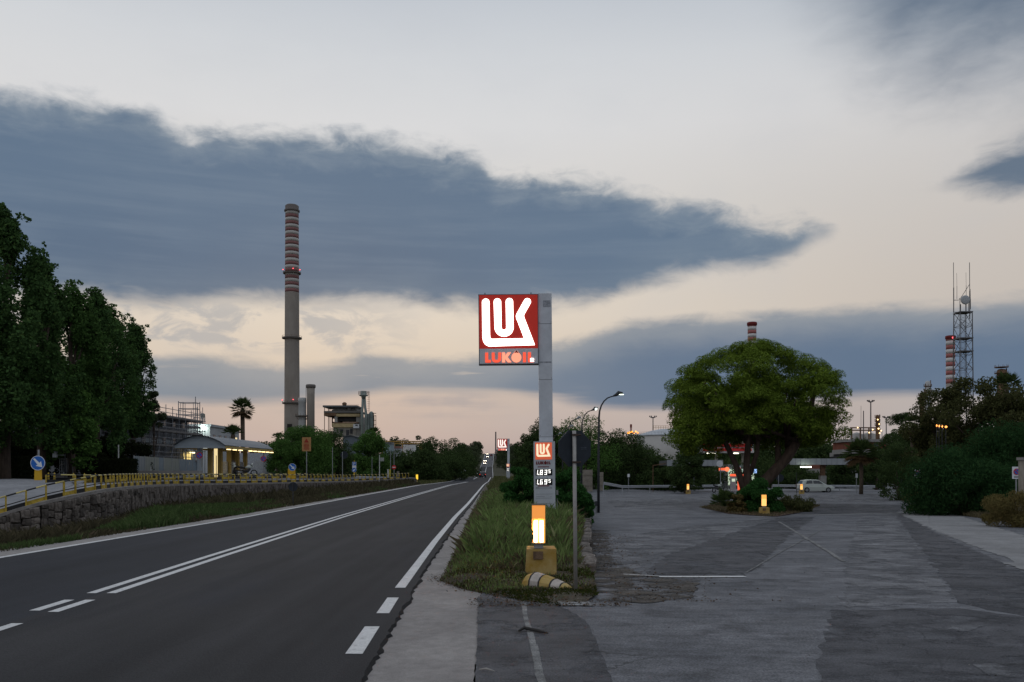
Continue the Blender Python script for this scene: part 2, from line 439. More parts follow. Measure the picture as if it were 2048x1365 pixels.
# ------------------------------------------------------------------ ground materials
def ground_mat(name, c1, c2, scale=0.6, fine=70, cracks=0.0, bump=0.35, rough=0.85, c3=None, spots=0.0, stretch=(1, 1, 1), finevar=0.22, crack_scale=0.33, spec=0.25, streak=0.0, patchy=0.0):
    """worn ground: broad blotches, fine grain, optional cracks and stains, all in metres"""
    m = bpy.data.materials.new(name); m.use_nodes = True
    nt = m.node_tree; b = nt.nodes['Principled BSDF']; L = nt.links.new
    t = nt.nodes.new('ShaderNodeTexCoord'); mp = nt.nodes.new('ShaderNodeMapping'); mp.inputs['Scale'].default_value = stretch
    L(t.outputs['Object'], mp.inputs[0]); v = mp.outputs[0]
    def noise(s, det=6, r=0.6, vec=v):
        n = nt.nodes.new('ShaderNodeTexNoise'); n.inputs['Scale'].default_value = s; n.inputs['Detail'].default_value = det; n.inputs['Roughness'].default_value = r
        L(vec, n.inputs['Vector']); return n.outputs['Fac']
    def rng(x, lo, hi, a=0, bb=1):
        n = nt.nodes.new('ShaderNodeMapRange'); n.inputs[1].default_value = lo; n.inputs[2].default_value = hi; n.inputs[3].default_value = a; n.inputs[4].default_value = bb
        L(x, n.inputs[0]); return n.outputs[0]
    def mix(f, a, c, mode='MIX'):
        n = nt.nodes.new('ShaderNodeMix'); n.data_type = 'RGBA'; n.blend_type = mode
        if isinstance(f, float): n.inputs[0].default_value = f
        else: L(f, n.inputs[0])
        for i, q in ((6, a), (7, c)):
            if isinstance(q, tuple): n.inputs[i].default_value = q if len(q) == 4 else q + (1,)
            else: L(q, n.inputs[i])
        return n.outputs[2]
    col = mix(rng(noise(scale, 7, 0.62), 0.36, 0.64), c1, c2)
    if c3: col = mix(rng(noise(scale * 2.7 + 0.11, 5), 0.55, 0.68), col, c3)
    f1 = noise(fine, 3, 0.7)
    g = rng(f1, 0.3, 0.7, 1 - finevar, 1 + finevar)
    cb = nt.nodes.new('ShaderNodeCombineColor'); [L(g, cb.inputs[i]) for i in range(3)]
    col = mix(1.0, col, cb.outputs[0], 'MULTIPLY')
    g2 = rng(noise(scale * 9, 4), 0.3, 0.7, 0.86, 1.14)
    cb = nt.nodes.new('ShaderNodeCombineColor'); [L(g2, cb.inputs[i]) for i in range(3)]
    col = mix(1.0, col, cb.outputs[0], 'MULTIPLY')
    if streak:
        ms = nt.nodes.new('ShaderNodeMapping'); ms.inputs['Scale'].default_value = (1.5, .02, 1); L(t.outputs['Object'], ms.inputs[0])
        g3 = rng(noise(1.0, 3, .5, ms.outputs[0]), .3, .7, 1 - streak, 1 + streak)
        cb = nt.nodes.new('ShaderNodeCombineColor'); [L(g3, cb.inputs[i]) for i in range(3)]
        col = mix(1.0, col, cb.outputs[0], 'MULTIPLY')
    if patchy:
        ms = nt.nodes.new('ShaderNodeMapping'); ms.inputs['Scale'].default_value = (.8, 2.2, 1); ms.inputs['Rotation'].default_value = (0, 0, .3); L(t.outputs['Object'], ms.inputs[0])
        g3 = rng(noise(1.6, 8, .72, ms.outputs[0]), .36, .64, 1 - patchy, 1 + patchy)
        cb = nt.nodes.new('ShaderNodeCombineColor'); [L(g3, cb.inputs[i]) for i in range(3)]
        col = mix(1.0, col, cb.outputs[0], 'MULTIPLY')
    if spots:
        col = mix(rng(noise(scale * 1.3 + 0.4, 4, 0.5), 0.62, 0.75, 0, spots), col, tuple(c * 0.45 for c in c1[:3]))
    if cracks:
        nz = nt.nodes.new('ShaderNodeTexNoise'); nz.inputs['Scale'].default_value = 1.4; nz.inputs['Detail'].default_value = 5
        L(v, nz.inputs['Vector'])
        ad = nt.nodes.new('ShaderNodeMix'); ad.data_type = 'RGBA'; ad.blend_type = 'LINEAR_LIGHT'; ad.inputs[0].default_value = 0.5
        L(v, ad.inputs[6]); L(nz.outputs['Color'], ad.inputs[7])
        vo = nt.nodes.new('ShaderNodeTexVoronoi'); vo.feature = 'DISTANCE_TO_EDGE'; vo.inputs['Scale'].default_value = crack_scale
        L(ad.outputs[2], vo.inputs['Vector'])
        k = rng(vo.outputs['Distance'], 0.0, 0.008, cracks, 0)
        gate = rng(noise(0.35, 2), 0.48, 0.6)
        mu = nt.nodes.new('ShaderNodeMath'); mu.operation = 'MULTIPLY'; L(k, mu.inputs[0]); L(gate, mu.inputs[1])
        col = mix(mu.outputs[0], col, tuple(c * 0.3 for c in c1[:3]))
    L(col, b.inputs['Base Color'])
    b.inputs['Roughness'].default_value = rough; b.inputs['Specular IOR Level'].default_value = spec
    bp = nt.nodes.new('ShaderNodeBump'); bp.inputs['Strength'].default_value = bump; bp.inputs['Distance'].default_value = 0.012
    L(f1, bp.inputs['Height']); L(bp.outputs[0], b.inputs['Normal'])
    MATS[name] = m
    return m
A_ROAD = ground_mat('road_asphalt', (.024, .0238, .0262), (.040, .0388, .0405), 0.16, 90, 0.15, 0.3, 0.82, c3=(.031, .0315, .0365), stretch=(1, .25, 1), finevar=.36, streak=.26, spec=.14)
A_LANE = ground_mat('far_lane_asphalt', (.019, .0208, .0265), (.030, .0315, .0375), 0.14, 90, 0.0, 0.3, 0.82, stretch=(1, .25, 1), finevar=.34, streak=.22, spec=.16)
A_OLD = ground_mat('old_asphalt', (.088, .090, .100), (.165, .165, .176), 0.45, 48, 0.9, 0.7, 0.75, c3=(.068, .068, .075), spots=.6, finevar=.62, patchy=.30, crack_scale=.45)
A_DARK = ground_mat('dark_patch_asphalt', (.050, .050, .056), (.092, .091, .099), 0.5, 48, 0.8, 0.7, 0.75, finevar=.6, patchy=.28, crack_scale=.5)
A_PALE = ground_mat('pale_worn_asphalt_and_light', (.108, .108, .117), (.185, .184, .192), 0.55, 48, 0.9, 0.6, 0.8, c3=(.095, .095, .10), finevar=.5, patchy=.28, crack_scale=.5)  # also paints the pool of light across the far forecourt
def worn(m, lo, hi, scale, keep=.25):
    """lets the surface underneath show through where the patch has worn away"""
    nt = m.node_tree; b = nt.nodes['Principled BSDF']
    t = nt.nodes.new('ShaderNodeTexCoord'); n = nt.nodes.new('ShaderNodeTexNoise'); n.inputs['Scale'].default_value = scale; n.inputs['Detail'].default_value = 9; n.inputs['Roughness'].default_value = .68
    nt.links.new(t.outputs['Object'], n.inputs['Vector'])
    r = nt.nodes.new('ShaderNodeMapRange'); r.interpolation_type = 'SMOOTHSTEP'; r.inputs[1].default_value = lo; r.inputs[2].default_value = hi; r.inputs[3].default_value = keep; r.inputs[4].default_value = 1
    nt.links.new(n.outputs['Fac'], r.inputs[0]); nt.links.new(r.outputs[0], b.inputs['Alpha'])
worn(A_DARK, .40, .52, .9, .15); worn(A_PALE, .40, .54, .9, .1)
A_DIRT = ground_mat('brown_dirt_drift', (.060, .051, .043), (.115, .102, .09), 1.6, 60, 0.0, 0.8, 0.95, finevar=.5, patchy=.3); worn(A_DIRT, .42, .56, 1.3, 0.0)
A_SHOULDER = ground_mat('dusty_shoulder', (.225, .205, .195), (.30, .275, .26), 0.8, 80, 0.25, 0.35, 0.9, finevar=.25, crack_scale=.5)
A_SLAB = ground_mat('pale_concrete', (.19, .185, .185), (.27, .265, .265), 0.7, 50, 0.8, 0.4, 0.88, spots=.4, crack_scale=.4)
A_SIDE = ground_mat('side_road_asphalt', (.20, .20, .21), (.28, .28, .29), 0.4, 60, 0.3, 0.3, 0.85)
A_SOIL = ground_mat('verge_soil', (.055, .046, .034), (.115, .095, .07), 1.3, 60, 0.0, 0.9, 0.95, c3=(.050, .052, .022))
A_SOIL2 = ground_mat('red_island_soil', (.055, .032, .022), (.10, .062, .042), 1.3, 60, 0.0, 0.9, 0.95)
A_FIELD = ground_mat('field_ground', (.030, .034, .014), (.06, .055, .028), 0.15, 9, 0.0, 0.5, 0.95)
A_SEAM = ground_mat('dark_seam', (.010, .010, .011), (.018, .017, .018), 2, 60, 0.0, 0.4, 0.9)
A_TAR = ground_mat('pale_joint', (.10, .10, .10), (.25, .245, .24), 3.5, 60, 0.0, 0.3, 0.9, finevar=.6, patchy=.3)
def paint_mat(name, col, wear=0.45):
    m = ground_mat(name, tuple(c * .88 for c in col), col, 3.0, 80, 0.0, 0.25, 0.7, finevar=.12)
    nt = m.node_tree; b = nt.nodes['Principled BSDF']
    src = b.inputs['Base Color'].links[0].from_socket
    n = nt.nodes.new('ShaderNodeTexNoise'); n.inputs['Scale'].default_value = 9; n.inputs['Detail'].default_value = 8; n.inputs['Roughness'].default_value = .75
    t = nt.nodes.new('ShaderNodeTexCoord'); nt.links.new(t.outputs['Object'], n.inputs['Vector'])
    r = nt.nodes.new('ShaderNodeMapRange'); r.inputs[1].default_value = .54; r.inputs[2].default_value = .70; r.inputs[3].default_value = 0; r.inputs[4].default_value = wear
    nt.links.new(n.outputs['Fac'], r.inputs[0])
    x = nt.nodes.new('ShaderNodeMix'); x.data_type = 'RGBA'; nt.links.new(r.outputs[0], x.inputs[0]); nt.links.new(src, x.inputs[6]); x.inputs[7].default_value = (.09, .09, .09, 1)
    nt.links.new(x.outputs[2], b.inputs['Base Color'])
    return m
PAINT = paint_mat('road_paint', (.66, .65, .64), .55)
PAINT_OLD = paint_mat('worn_road_paint', (.42, .41, .40), .9)

def sheet(name, rows, m, kind='structure', label=None, smooth=True):
    """grid of points rows[i][j] as one sheet"""
    nr, nc = len(rows), len(rows[0])
    me = bpy.data.meshes.new(name)
    me.from_pydata([p for r in rows for p in r], [], [(i * nc + j, i * nc + j + 1, (i + 1) * nc + j + 1, (i + 1) * nc + j) for i in range(nr - 1) for j in range(nc - 1)])
    me.materials.append(m)
    if smooth: me.polygons.foreach_set('use_smooth', [True] * len(me.polygons))
    o = bpy.data.objects.new(name, me); COL.objects.link(o)
    return setting(o, kind, label)
def ygrid(a, b, n0=0.25, k=0.02):
    ys = [a]
    while ys[-1] < b: ys.append(ys[-1] + max(n0, abs(ys[-1]) * k))
    ys[-1] = b
    return ys
_N1 = np.random.default_rng(5).uniform(-.8, .8, 40000); _NX = np.arange(40000)
def wob(y, a, s, seed):                                # a smooth wandering offset
    return a * 2.2 * (float(np.interp((y + 40) * s * 1.2 + seed * 37, _NX, _N1)) + .55 * float(np.interp((y + 40) * s * 4.1 + seed * 91, _NX, _N1)) + .3 * float(np.interp((y + 40) * s * 11.3 + seed * 53, _NX, _N1)))
    return a * (math.sin(y * s + seed) + 0.6 * math.sin(y * s * 2.7 + seed * 2.3) + 0.45 * math.sin(y * s * 6.1 + seed * 3.1) + .3 * math.sin(y * s * 13.7 + seed * 1.7))

# the wide ground under and beyond everything
def base_z(x, y):
    sm = lambda t: max(0, min(1, t)) ** 2 * (3 - 2 * max(0, min(1, t)))
    z = ROADZ(y) - 0.06
    z -= 1.1 * sm((x - 6) / 15) * (1 - sm((y - 200) / 200))
    z -= 1.7 * (1 - sm((y - 112) / 14))
    return z
gx = [-2500, -1200, -700, -400, -250, -160, -110, -80, -60, -45, -35, -28, -22, -18, -14, -11, -8, -5, -2, 1, 4, 7, 10, 14, 20, 28, 40, 60, 85, 120, 170, 250, 400, 700, 1200, 2500]
gy = [-120, -40, 0, 40, 80, 100, 108, 112, 116, 120, 124, 128, 134, 142, 150, 160, 180, 200, 227, 255, 290, 320, 355, 390, 430, 470, 513, 565, 620, 675, 730, 815, 900, 1300, 2000, 3500]
sheet('ground', [[(x, y, base_z(x, y)) for x in gx] for y in gy], A_FIELD)

# main road: worn near lane and darker far lane
def redge(y): return RR(y) + 0.17 + abs(wob(y, .035, 1.9, 1.0)) * (1 if y < 60 else .6) + .03
ys = ygrid(-6, 860, 0.12, 0.012)
sheet('road', [[(RC(y) + (redge(y) - RC(y)) * t, y, ROADZ(y)) for t in (0, .25, .5, .75, 1)] for y in ys], A_ROAD)
sheet('road_far_lane', [[(RL(y) - .12 + (RC(y) - RL(y) + .12) * t, y, ROADZ(y)) for t in (0, .5, 1)] for y in ys], A_LANE)
# broken edge of the tarmac: a step down to the old shoulder
ysn = [y for y in ys if y < 140]
sheet('road_edge', [[(redge(y) - .001, y, ROADZ(y) - .0005), (redge(y) + .016 + abs(wob(y, .016, 2.3, 4.0)), y, ROADZ(y) - .034), (redge(y) + .024 + abs(wob(y, .016, 2.3, 4.0)), y, ROADZ(y) - .04)] for y in ysn], A_SEAM)
def sh_r(y):
    return ip([(-6, -0.15), (7.2, -0.29), (12, -0.45), (12.5, -.45), (12.9, -.72), (13.9, -1.16), (18, -1.24), (25.5, -1.47), (40.8, -1.88), (102, -3.0), (140, -3.8)])(y) + wob(y, .02, 2.3, 2.0)
sheet('shoulder', [[(RR(y) + .16 + (sh_r(y) + (.5 if y > 14 else 0.0) - RR(y) - .16) * t, y, ROADZ(y) - .036 + .018 * t) for t in (0, .33, .66, 1)] for y in ysn], A_SHOULDER)
sheet('left_shoulder', [[(RL(y) - ip([(-6, 1.3), (17, 1.05), (32, .8), (60, .6), (120, .5)])(y) + wob(y, .05, 1.3, 3) * .8, y, ROADZ(y) - .012), (RL(y) + .05, y, ROADZ(y) - .004)] for y in ysn], A_SHOULDER)

# painted lines, 4 mm above the tarmac
def line(name, fx, y0, y1, w, m=PAINT, k=0.02, slant=0.0):
    ysl = ygrid(y0, y1, .3, k)
    return sheet(name, [[(fx(y) - w / 2, y, ROADZ(y) + .004), (fx(y) + w / 2, y, ROADZ(y) + .004)] for y in ysl], m)
line('edge_line', lambda y: RR(y) + .02, 12.95, 170, .16)
line('edge_line', lambda y: RR(y) + .02, 10.65, 11.95, .16)
line('edge_line', lambda y: RR(y) + .0, 8.3, 9.75, .17)
line('edge_line', lambda y: RL(y), -6, 170, .17)
line('edge_line', lambda y: RR(y), 170, 860, .2)
line('edge_line', lambda y: RL(y), 170, 860, .22)
for off in (-.16, .13):
    o = .35 if off > 0 else 0
    line('centre_line', lambda y: RC(y) + off, 12.38, 150, .14)
    line('centre_line', lambda y: RC(y) + off, 10.85 - .1 * (off > 0), 11.75, .14)
    line('centre_line', lambda y: RC(y) + off, 8.4, 9.95, .14)
line('centre_line', lambda y: RC(y), 190, 850, .26)
# pale resurfaced stretch on the far slope
sheet('road_far_slope', [[(RL(y) + .2, y, ROADZ(y) + .012), (RR(y) - .2, y, ROADZ(y) + .012)] for y in ygrid(520, 760, 8, .01)], A_PALE)

# forecourt
LL = ip([(-6, -.18), (7.2, -.31), (12.2, -.47), (12.8, -.4), (13.6, -.2), (14.5, .3), (16.4, .9), (25, 1.6), (60, 4.6), (75, 5.8), (100, 7.2), (135, 9)])
LX = [0, .02, .05, .1, .16, .24, .34, .46, .6, .8, 1]
sheet('forecourt', [[(LL(y) + (75 - LL(y)) * t, y, LOTZ(y) - .006) for t in LX] for y in ygrid(-6, 135, .4, .03)], A_OLD)
def lotp(px, py):
    """point of the forecourt seen at this pixel"""
    dy = py - HY
    d = 20.0
    for _ in range(60): d = F * (EYE - LOTZ(d)) / dy
    return (PX(px, d), d)
def patch(name, pix, m, dz, jag=.05):
    pts = [lotp(*p) for p in pix]
    out = []
    for i, a in enumerate(pts):                        # ragged outline
        b = pts[(i + 1) % len(pts)]
        ln = math.hypot(b[0] - a[0], b[1] - a[1]); k = max(1, min(90, int(ln / .16)))
        for j in range(k):
            t = j / k
            jj = jag * min(2.5, (a[1] + (b[1] - a[1]) * t) / 12)
            out.append((a[0] + (b[0] - a[0]) * t + rnd.uniform(-jj, jj) * .9, a[1] + (b[1] - a[1]) * t + rnd.uniform(-jj, jj) * 1.5))
    bm = bmesh.new()
    f = bm.faces.new([bm.verts.new((x, y, 0)) for x, y in out])
    bmesh.ops.triangulate(bm, faces=[f])
    ymin, ymax = min(p[1] for p in out), max(p[1] for p in out)
    y = math.floor(ymin) + 1.0
    while y < ymax:                                    # cut so that the sheet follows the fall of the forecourt
        bmesh.ops.bisect_plane(bm, geom=bm.verts[:] + bm.edges[:] + bm.faces[:], plane_co=(0, y, 0), plane_no=(0, 1, 0))
        y += max(1.0, y * .05)
    for v in bm.verts: v.co.z = LOTZ(v.co.y) - .006 + dz
    me = bpy.data.meshes.new(name); bm.to_mesh(me); bm.free(); me.materials.append(m)
    for p in me.polygons:
        if p.normal.z < 0: p.flip()
    o = bpy.data.objects.new(name, me); COL.objects.link(o)
    return setting(o)
patch('asphalt_or_light_patch', [(1790, 1029), (1812, 1028), (1868, 1065), (1960, 1105), (2070, 1155), (2120, 1240), (2048, 1232), (1960, 1216), (1920, 1206), (1880, 1150), (1840, 1095)], A_DARK, .004)
patch('asphalt_or_light_patch', [(1722, 1031), (1788, 1030), (1838, 1098), (1915, 1205), (1690, 1214), (1690, 1150), (1705, 1080)], A_PALE, .004)
patch('asphalt_or_light_patch', [(1668, 1219), (1925, 1217), (2090, 1240), (2200, 1365), (2100, 1420), (1640, 1420), (1640, 1300)], A_DARK, .004)
patch('asphalt_or_light_patch', [(1330, 1112), (1440, 1075), (1556, 1036), (1630, 1034), (1575, 1075), (1515, 1138), (1480, 1150), (1290, 1150)], A_DARK, .004)
patch('asphalt_or_light_patch', [(955, 1192), (1040, 1204), (1120, 1211), (1172, 1240), (1200, 1300), (1228, 1372), (1260, 1440), (950, 1440)], A_DARK, .004, .02)
patch('asphalt_or_light_patch', [(1210, 1085), (1320, 1060), (1500, 1040), (1556, 1036), (1440, 1074), (1330, 1110), (1250, 1148), (1205, 1140)], A_PALE, .004)
patch('asphalt_or_light_patch', [(1440, 1024), (1470, 1008), (1640, 1008), (1810, 1010), (1795, 1026), (1620, 1030)], A_DARK, .008)
patch('asphalt_or_light_patch', [(1215, 1002), (1430, 992), (1700, 990), (1830, 994), (1800, 1004), (1600, 1005), (1420, 1006), (1230, 1016)], A_PALE, .004)  # pool of light on the ground, painted as a pale sheet
patch('asphalt_or_light_patch', [(1890, 1258), (1935, 1248), (1972, 1252), (1935, 1262), (1830, 1268)], A_PALE, .008, .03)
patch('asphalt_or_light_patch', [(1945, 1330), (2048, 1322), (2120, 1322), (2120, 1362), (1990, 1356)], A_PALE, .008, .03)
patch('concrete_strip', [(1802, 1029), (1898, 1022), (1990, 1054), (2060, 1076), (2300, 1160), (2300, 1200), (2048, 1130), (1960, 1098), (1872, 1063)], A_SLAB, .008)
patch('concrete_strip', [(2005, 1126), (2060, 1124), (2200, 1160), (2060, 1146)], A_SLAB, .012)
def strip_line(name, p0, p1, w, m, dz):
    a, b = lotp(*p0), lotp(*p1)
    n = max(2, int(math.hypot(b[0] - a[0], b[1] - a[1]) / .4))
    tx, ty = b[0] - a[0], b[1] - a[1]; l = math.hypot(tx, ty); nx, ny = -ty / l, tx / l
    rows = []
    for i in range(n + 1):
        t = i / n; o = rnd.uniform(-.15, .15) * w; ww = w * rnd.uniform(.75, 1.1)
        x, y = a[0] + tx * t + nx * o, a[1] + ty * t + ny * o
        rows.append([(x - nx * ww / 2, y - ny * ww / 2, LOTZ(y) - .006 + dz), (x + nx * ww / 2, y + ny * ww / 2, LOTZ(y) - .006 + dz)])
    return sheet(name, rows, m)
patch('dirt_drift', [(1185, 1060), (1215, 1062), (1222, 1120), (1290, 1150), (1400, 1160), (1390, 1195), (1300, 1206), (1180, 1206), (1150, 1200), (1165, 1130)], A_DIRT, .0100)
strip_line('stop_line', (1318, 1154), (1491, 1154), .16, PAINT, .012)
strip_line('stop_line', (1245, 1149), (1318, 1153), .10, PAINT_OLD, .012)
strip_line('lot_line', (1585, 1031), (1815, 1026), .22, PAINT_OLD, .016)
strip_line('pavement_joint', (1558, 1044), (1688, 1124), .10, A_TAR, .012)
strip_line('pavement_joint', (1640, 1062), (1492, 1146), .03, A_TAR, .012)
strip_line('pavement_joint', (1045, 1206), (1066, 1290), .075, A_TAR, .008)
strip_line('pavement_joint', (1066, 1290), (1094, 1400), .085, A_TAR, .008)
strip_line('pavement_joint', (1120, 1209), (1182, 1208), .35, A_SLAB, .012)

# the raised plaza on the left, from the top of the retaining wall backwards
Ws = []
for i in range(len(WALLP) - 1):
    for k in range(3):
        t = k / 3
        a, b = WALLP[i], WALLP[i + 1]; da, db = DIRS[i], DIRS[i + 1]
        Ws.append((a.lerp(b, t), (da[0] + (db[0] - da[0]) * t, da[1] + (db[1] - da[1]) * t)))
Ws.append((WALLP[-1], DIRS[-1]))
rows = []
for p, d in Ws:
    rows.append([(p.x + d[0] * k, p.y + d[1] * k, p.z - .02 + (PLAT - p.z) * min(1, k / 15)) for k in (0, .5, 2, 5, 9, 15, 25, 45, 80, 130)])
sheet('plaza', rows, A_SIDE)
# grassy bank between road and wall
rows = []
for i in range(len(WALLP) - 1):
    for k in range(4):
        t = k / 4
        a = WALLP[i].lerp(WALLP[i + 1], t); zb = WALLB[i] + (WALLB[i + 1] - WALLB[i]) * t; y = ROADY[i] + (ROADY[i + 1] - ROADY[i]) * t
        x0 = RL(y) - .75
        r = []
        for j in range(9):
            s = j / 8
            x, yy = x0 + (a.x - x0) * s, y + (a.y - y) * s
            r.append((x, yy, -.02 + (zb + .02) * min(1, s * 1.3) + .06 * math.sin(x * 2.1 + yy * 1.3) * math.sin(s * PI)))
        rows.append(r)
BANK = rows
sheet('bank', rows, A_SOIL)
# verge between the road and the forecourt
rows = []
for y in ygrid(11.2, 139, .14, .02):
    a, b = VL(y), VR(y)
    rows.append([(a + (b - a) * t + (wob(y, .06, 2.9, 5) if t == 0 else wob(y, .03, 2, 2) if t == 1 and y < 17 else 0), y, verge_z(a + (b - a) * t, y) + (rnd.uniform(-.015, .015) if 0 < t < 1 else 0)) for t in (0, .06, .15, .3, .45, .6, .75, .9, 1)])
sheet('verge', rows, A_SOIL)
# ================================================================== LARGE STRUCTURES: stone walls
STONE = mat('rough_stone', (.080, .063, .050), .92, .45, 2.2, .8, 18, col2=(.15, .13, .115))
_nt = STONE.node_tree; _oi = _nt.nodes.new('ShaderNodeObjectInfo'); _mr = _nt.nodes.new('ShaderNodeMapRange'); _mr.inputs[3].default_value = .55; _mr.inputs[4].default_value = 1.55
_nt.links.new(_oi.outputs['Random'], _mr.inputs[0]); _b = _nt.nodes['Principled BSDF']; _src = _b.inputs['Base Color'].links[0].from_socket
_vm = _nt.nodes.new('ShaderNodeVectorMath'); _vm.operation = 'SCALE'; _nt.links.new(_src, _vm.inputs[0]); _nt.links.new(_mr.outputs[0], _vm.inputs['Scale']); _nt.links.new(_vm.outputs[0], _b.inputs['Base Color'])
STONE_D = mat('wall_core_stone', (.05, .042, .035), .95, .4, 3, .5, 20)
COPING = mat('concrete_coping', (.25, .23, .215), .9, .3, 3, .4, 30)
def stone_mesh():
    bm = bmesh.new(); bmesh.ops.create_cube(bm, size=1)
    bmesh.ops.bevel(bm, geom=bm.edges[:], offset=.12, segments=1, affect='EDGES')
    for v in bm.verts: v.co += Vector((rnd.uniform(-.07, .07), rnd.uniform(-.07, .07), rnd.uniform(-.07, .07)))
    me = bpy.data.meshes.new('stone'); bm.to_mesh(me); bm.free(); me.materials.append(STONE)
    return me
STONES = [stone_mesh() for _ in range(10)]
def stone_obj(parent, loc, rz, sc, name='stone'):
    o = bpy.data.objects.new(name, rnd.choice(STONES)); COL.objects.link(o)
    o.parent = parent; o.location = loc; o.scale = sc; o.rotation_euler = (rnd.uniform(-.08, .08), rnd.uniform(-.1, .1), rz + rnd.uniform(-.08, .08))
    return o
class Poly:
    def __init__(s, pts):
        s.p = [Vector(p) for p in pts]; s.c = [0]
        for a, b in zip(s.p, s.p[1:]): s.c.append(s.c[-1] + (b.xy - a.xy).length)
        s.len = s.c[-1]
    def at(s, t):
        t = max(0, min(s.len, t))
        for i in range(len(s.p) - 1):
            if t <= s.c[i + 1] + 1e-9:
                k = (t - s.c[i]) / max(1e-9, s.c[i + 1] - s.c[i])
                a, b = s.p[i], s.p[i + 1]
                return a.lerp(b, k), math.atan2(b.y - a.y, b.x - a.x), i, k
WP = Poly(WALLP)
def wall_b(i, k): return WALLB[i] + (WALLB[i + 1] - WALLB[i]) * k
base = WALLP[2].copy(); base.z = -0.45
wall = thing('stone_retaining_wall', 'long rubble stone retaining wall under the yellow and black railing', 'wall', base)
core, cop = MB(), MB()
t = 0.0
prev = None
while t <= WP.len:
    p, a, i, k = WP.at(t)
    nx, ny = math.sin(a), -math.cos(a)                 # towards the road
    zb = wall_b(i, k) - .3
    q = p - base
    ring = [(q.x + nx * .02, q.y + ny * .02, zb - base.z), (q.x, q.y, q.z - .12), (q.x - nx * .4, q.y - ny * .4, q.z - .12), (q.x - nx * .4, q.y - ny * .4, zb - base.z)]
    rc = [(q.x + nx * .07, q.y + ny * .07, q.z - .13), (q.x + nx * .07, q.y + ny * .07, q.z + .0), (q.x - nx * .42, q.y - ny * .42, q.z), (q.x - nx * .42, q.y - ny * .42, q.z - .13)]
    if prev:
        for mb, r0, r1 in ((core, prev[0], ring), (cop, prev[1], rc)):
            for j in range(4): mb.quad(r0[j], r0[(j + 1) % 4], r1[(j + 1) % 4], r1[j])
    prev = (ring, rc)
    t += .5 + t * .006
core.build('wall_core', STONE_D, wall)
cop.build('coping', COPING, wall)
spots = []
t = 0.0
while t < WP.len:                                      # courses of rubble
    p, a, i, k = WP.at(t)
    w = rnd.uniform(.16, .40) * (1 + max(0, t - 60) * .006)
    zb = wall_b(i, k) - .1; z = p.z - .14
    nx, ny = math.sin(a), -math.cos(a)
    while z > zb:
        h = min(rnd.uniform(.16, .46), z - zb + .1)
        spots.append((p.x + nx * rnd.uniform(-.02, .09) - base.x + rnd.uniform(-.03, .03), p.y + ny * .03 - base.y + rnd.uniform(-.03, .03), z - h / 2 - base.z, a, w * rnd.uniform(.9, 1.08), h * .97, t))
        z -= h
    t += w * .96
vis = [s for s in spots if base.x + s[0] > -24]
vis.sort(key=lambda s: s[1])
near, far = vis[:300], vis[300:]
for s in near: stone_obj(wall, s[:3], s[3], (s[4], rnd.uniform(.22, .34), s[5]))
fm = MB()
for s in far + [s for s in spots if base.x + s[0] <= -24]:
    fm.box(s[:3], (s[4], .26, s[5]), None, s[3], .02)
setting(fm.build('stone', STONE, wall), 'stuff')

# low stone edging between the verge and the forecourt
EP = Poly([(VR(y) + .05, y, max(.02, .10 - .002 * y)) for y in (15.4, 18, 22, 28, 36, 45, 60)])
e0 = EP.p[0].copy(); e0.z = LOTZ(15)
edging = thing('stone_edging_wall', 'low crumbling stone edging wall beside the grass verge and forecourt', 'wall', e0)
t = 0.0
n = 0
while t < EP.len and n < 290:
    p, a, i, k = EP.at(t)
    w = rnd.uniform(.35, .6) * (1 + t * .012)
    z = p.z + .08; zb = LOTZ(p.y) - .05
    while z > zb:
        h = rnd.uniform(.16, .3)
        stone_obj(edging, (p.x - e0.x + rnd.uniform(-.02, .05), p.y - e0.y, z - h / 2 - e0.z), a, (w, .3, h)); z -= h * .95; n += 1
    t += w * .95

# ================================================================== VEGETATION
BARK = mat('grey_brown_bark', (.075, .055, .042), .95, .45, 5, .8, 18, stretch=(1, 1, .25))
BARK_P = mat('pine_bark', (.085, .060, .046), .95, .5, 4, .9, 14, stretch=(1, 1, .3))
L_POP = leafmat('poplar_leaf', (0.038, 0.073, 0.027), (0.086, 0.164, 0.051), (0.125, 0.195, 0.057))
L_PINE = leafmat('umbrella_pine_needle', (.070, .112, .016), (.180, .255, .036), (.25, .31, .055), .25)
L_DARK = leafmat('dark_evergreen_leaf', (0.032, 0.054, 0.022), (0.072, 0.108, 0.036), (0.090, 0.130, 0.047))
L_MID = leafmat('bush_leaf', (0.051, 0.108, 0.027), (0.113, 0.211, 0.051), (0.146, 0.244, 0.066))
L_BUSH = leafmat('roadside_bush_leaf', (0.022, 0.068, 0.018), (0.049, 0.132, 0.035), (0.070, 0.162, 0.046))
L_OLIVE = leafmat('olive_brown_leaf', (.052, .060, .024), (.100, .104, .040), (.12, .11, .05))
L_TAM = leafmat('feathery_green_leaf', (.020, .050, .020), (.040, .090, .030), (.055, .105, .038))
L_DRY = leafmat('dry_shrub_leaf', (0.098, 0.086, 0.034), (0.195, 0.150, 0.058), (0.234, 0.169, 0.078))
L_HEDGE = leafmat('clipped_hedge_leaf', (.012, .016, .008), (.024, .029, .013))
L_FAR = leafmat('far_tree_leaf', (0.045, 0.060, 0.033), (0.090, 0.111, 0.057), (0.108, 0.123, 0.066))
L_PALM = leafmat('palm_leaflet', (0.031, 0.053, 0.017), (0.077, 0.109, 0.036))
L_PALMD = leafmat('dead_palm_leaflet', (.085, .055, .030), (.16, .105, .055))
GRASS_G = leafmat('green_grass_blade', (0.102, 0.145, 0.048), (0.218, 0.302, 0.102), (0.363, 0.338, 0.181))
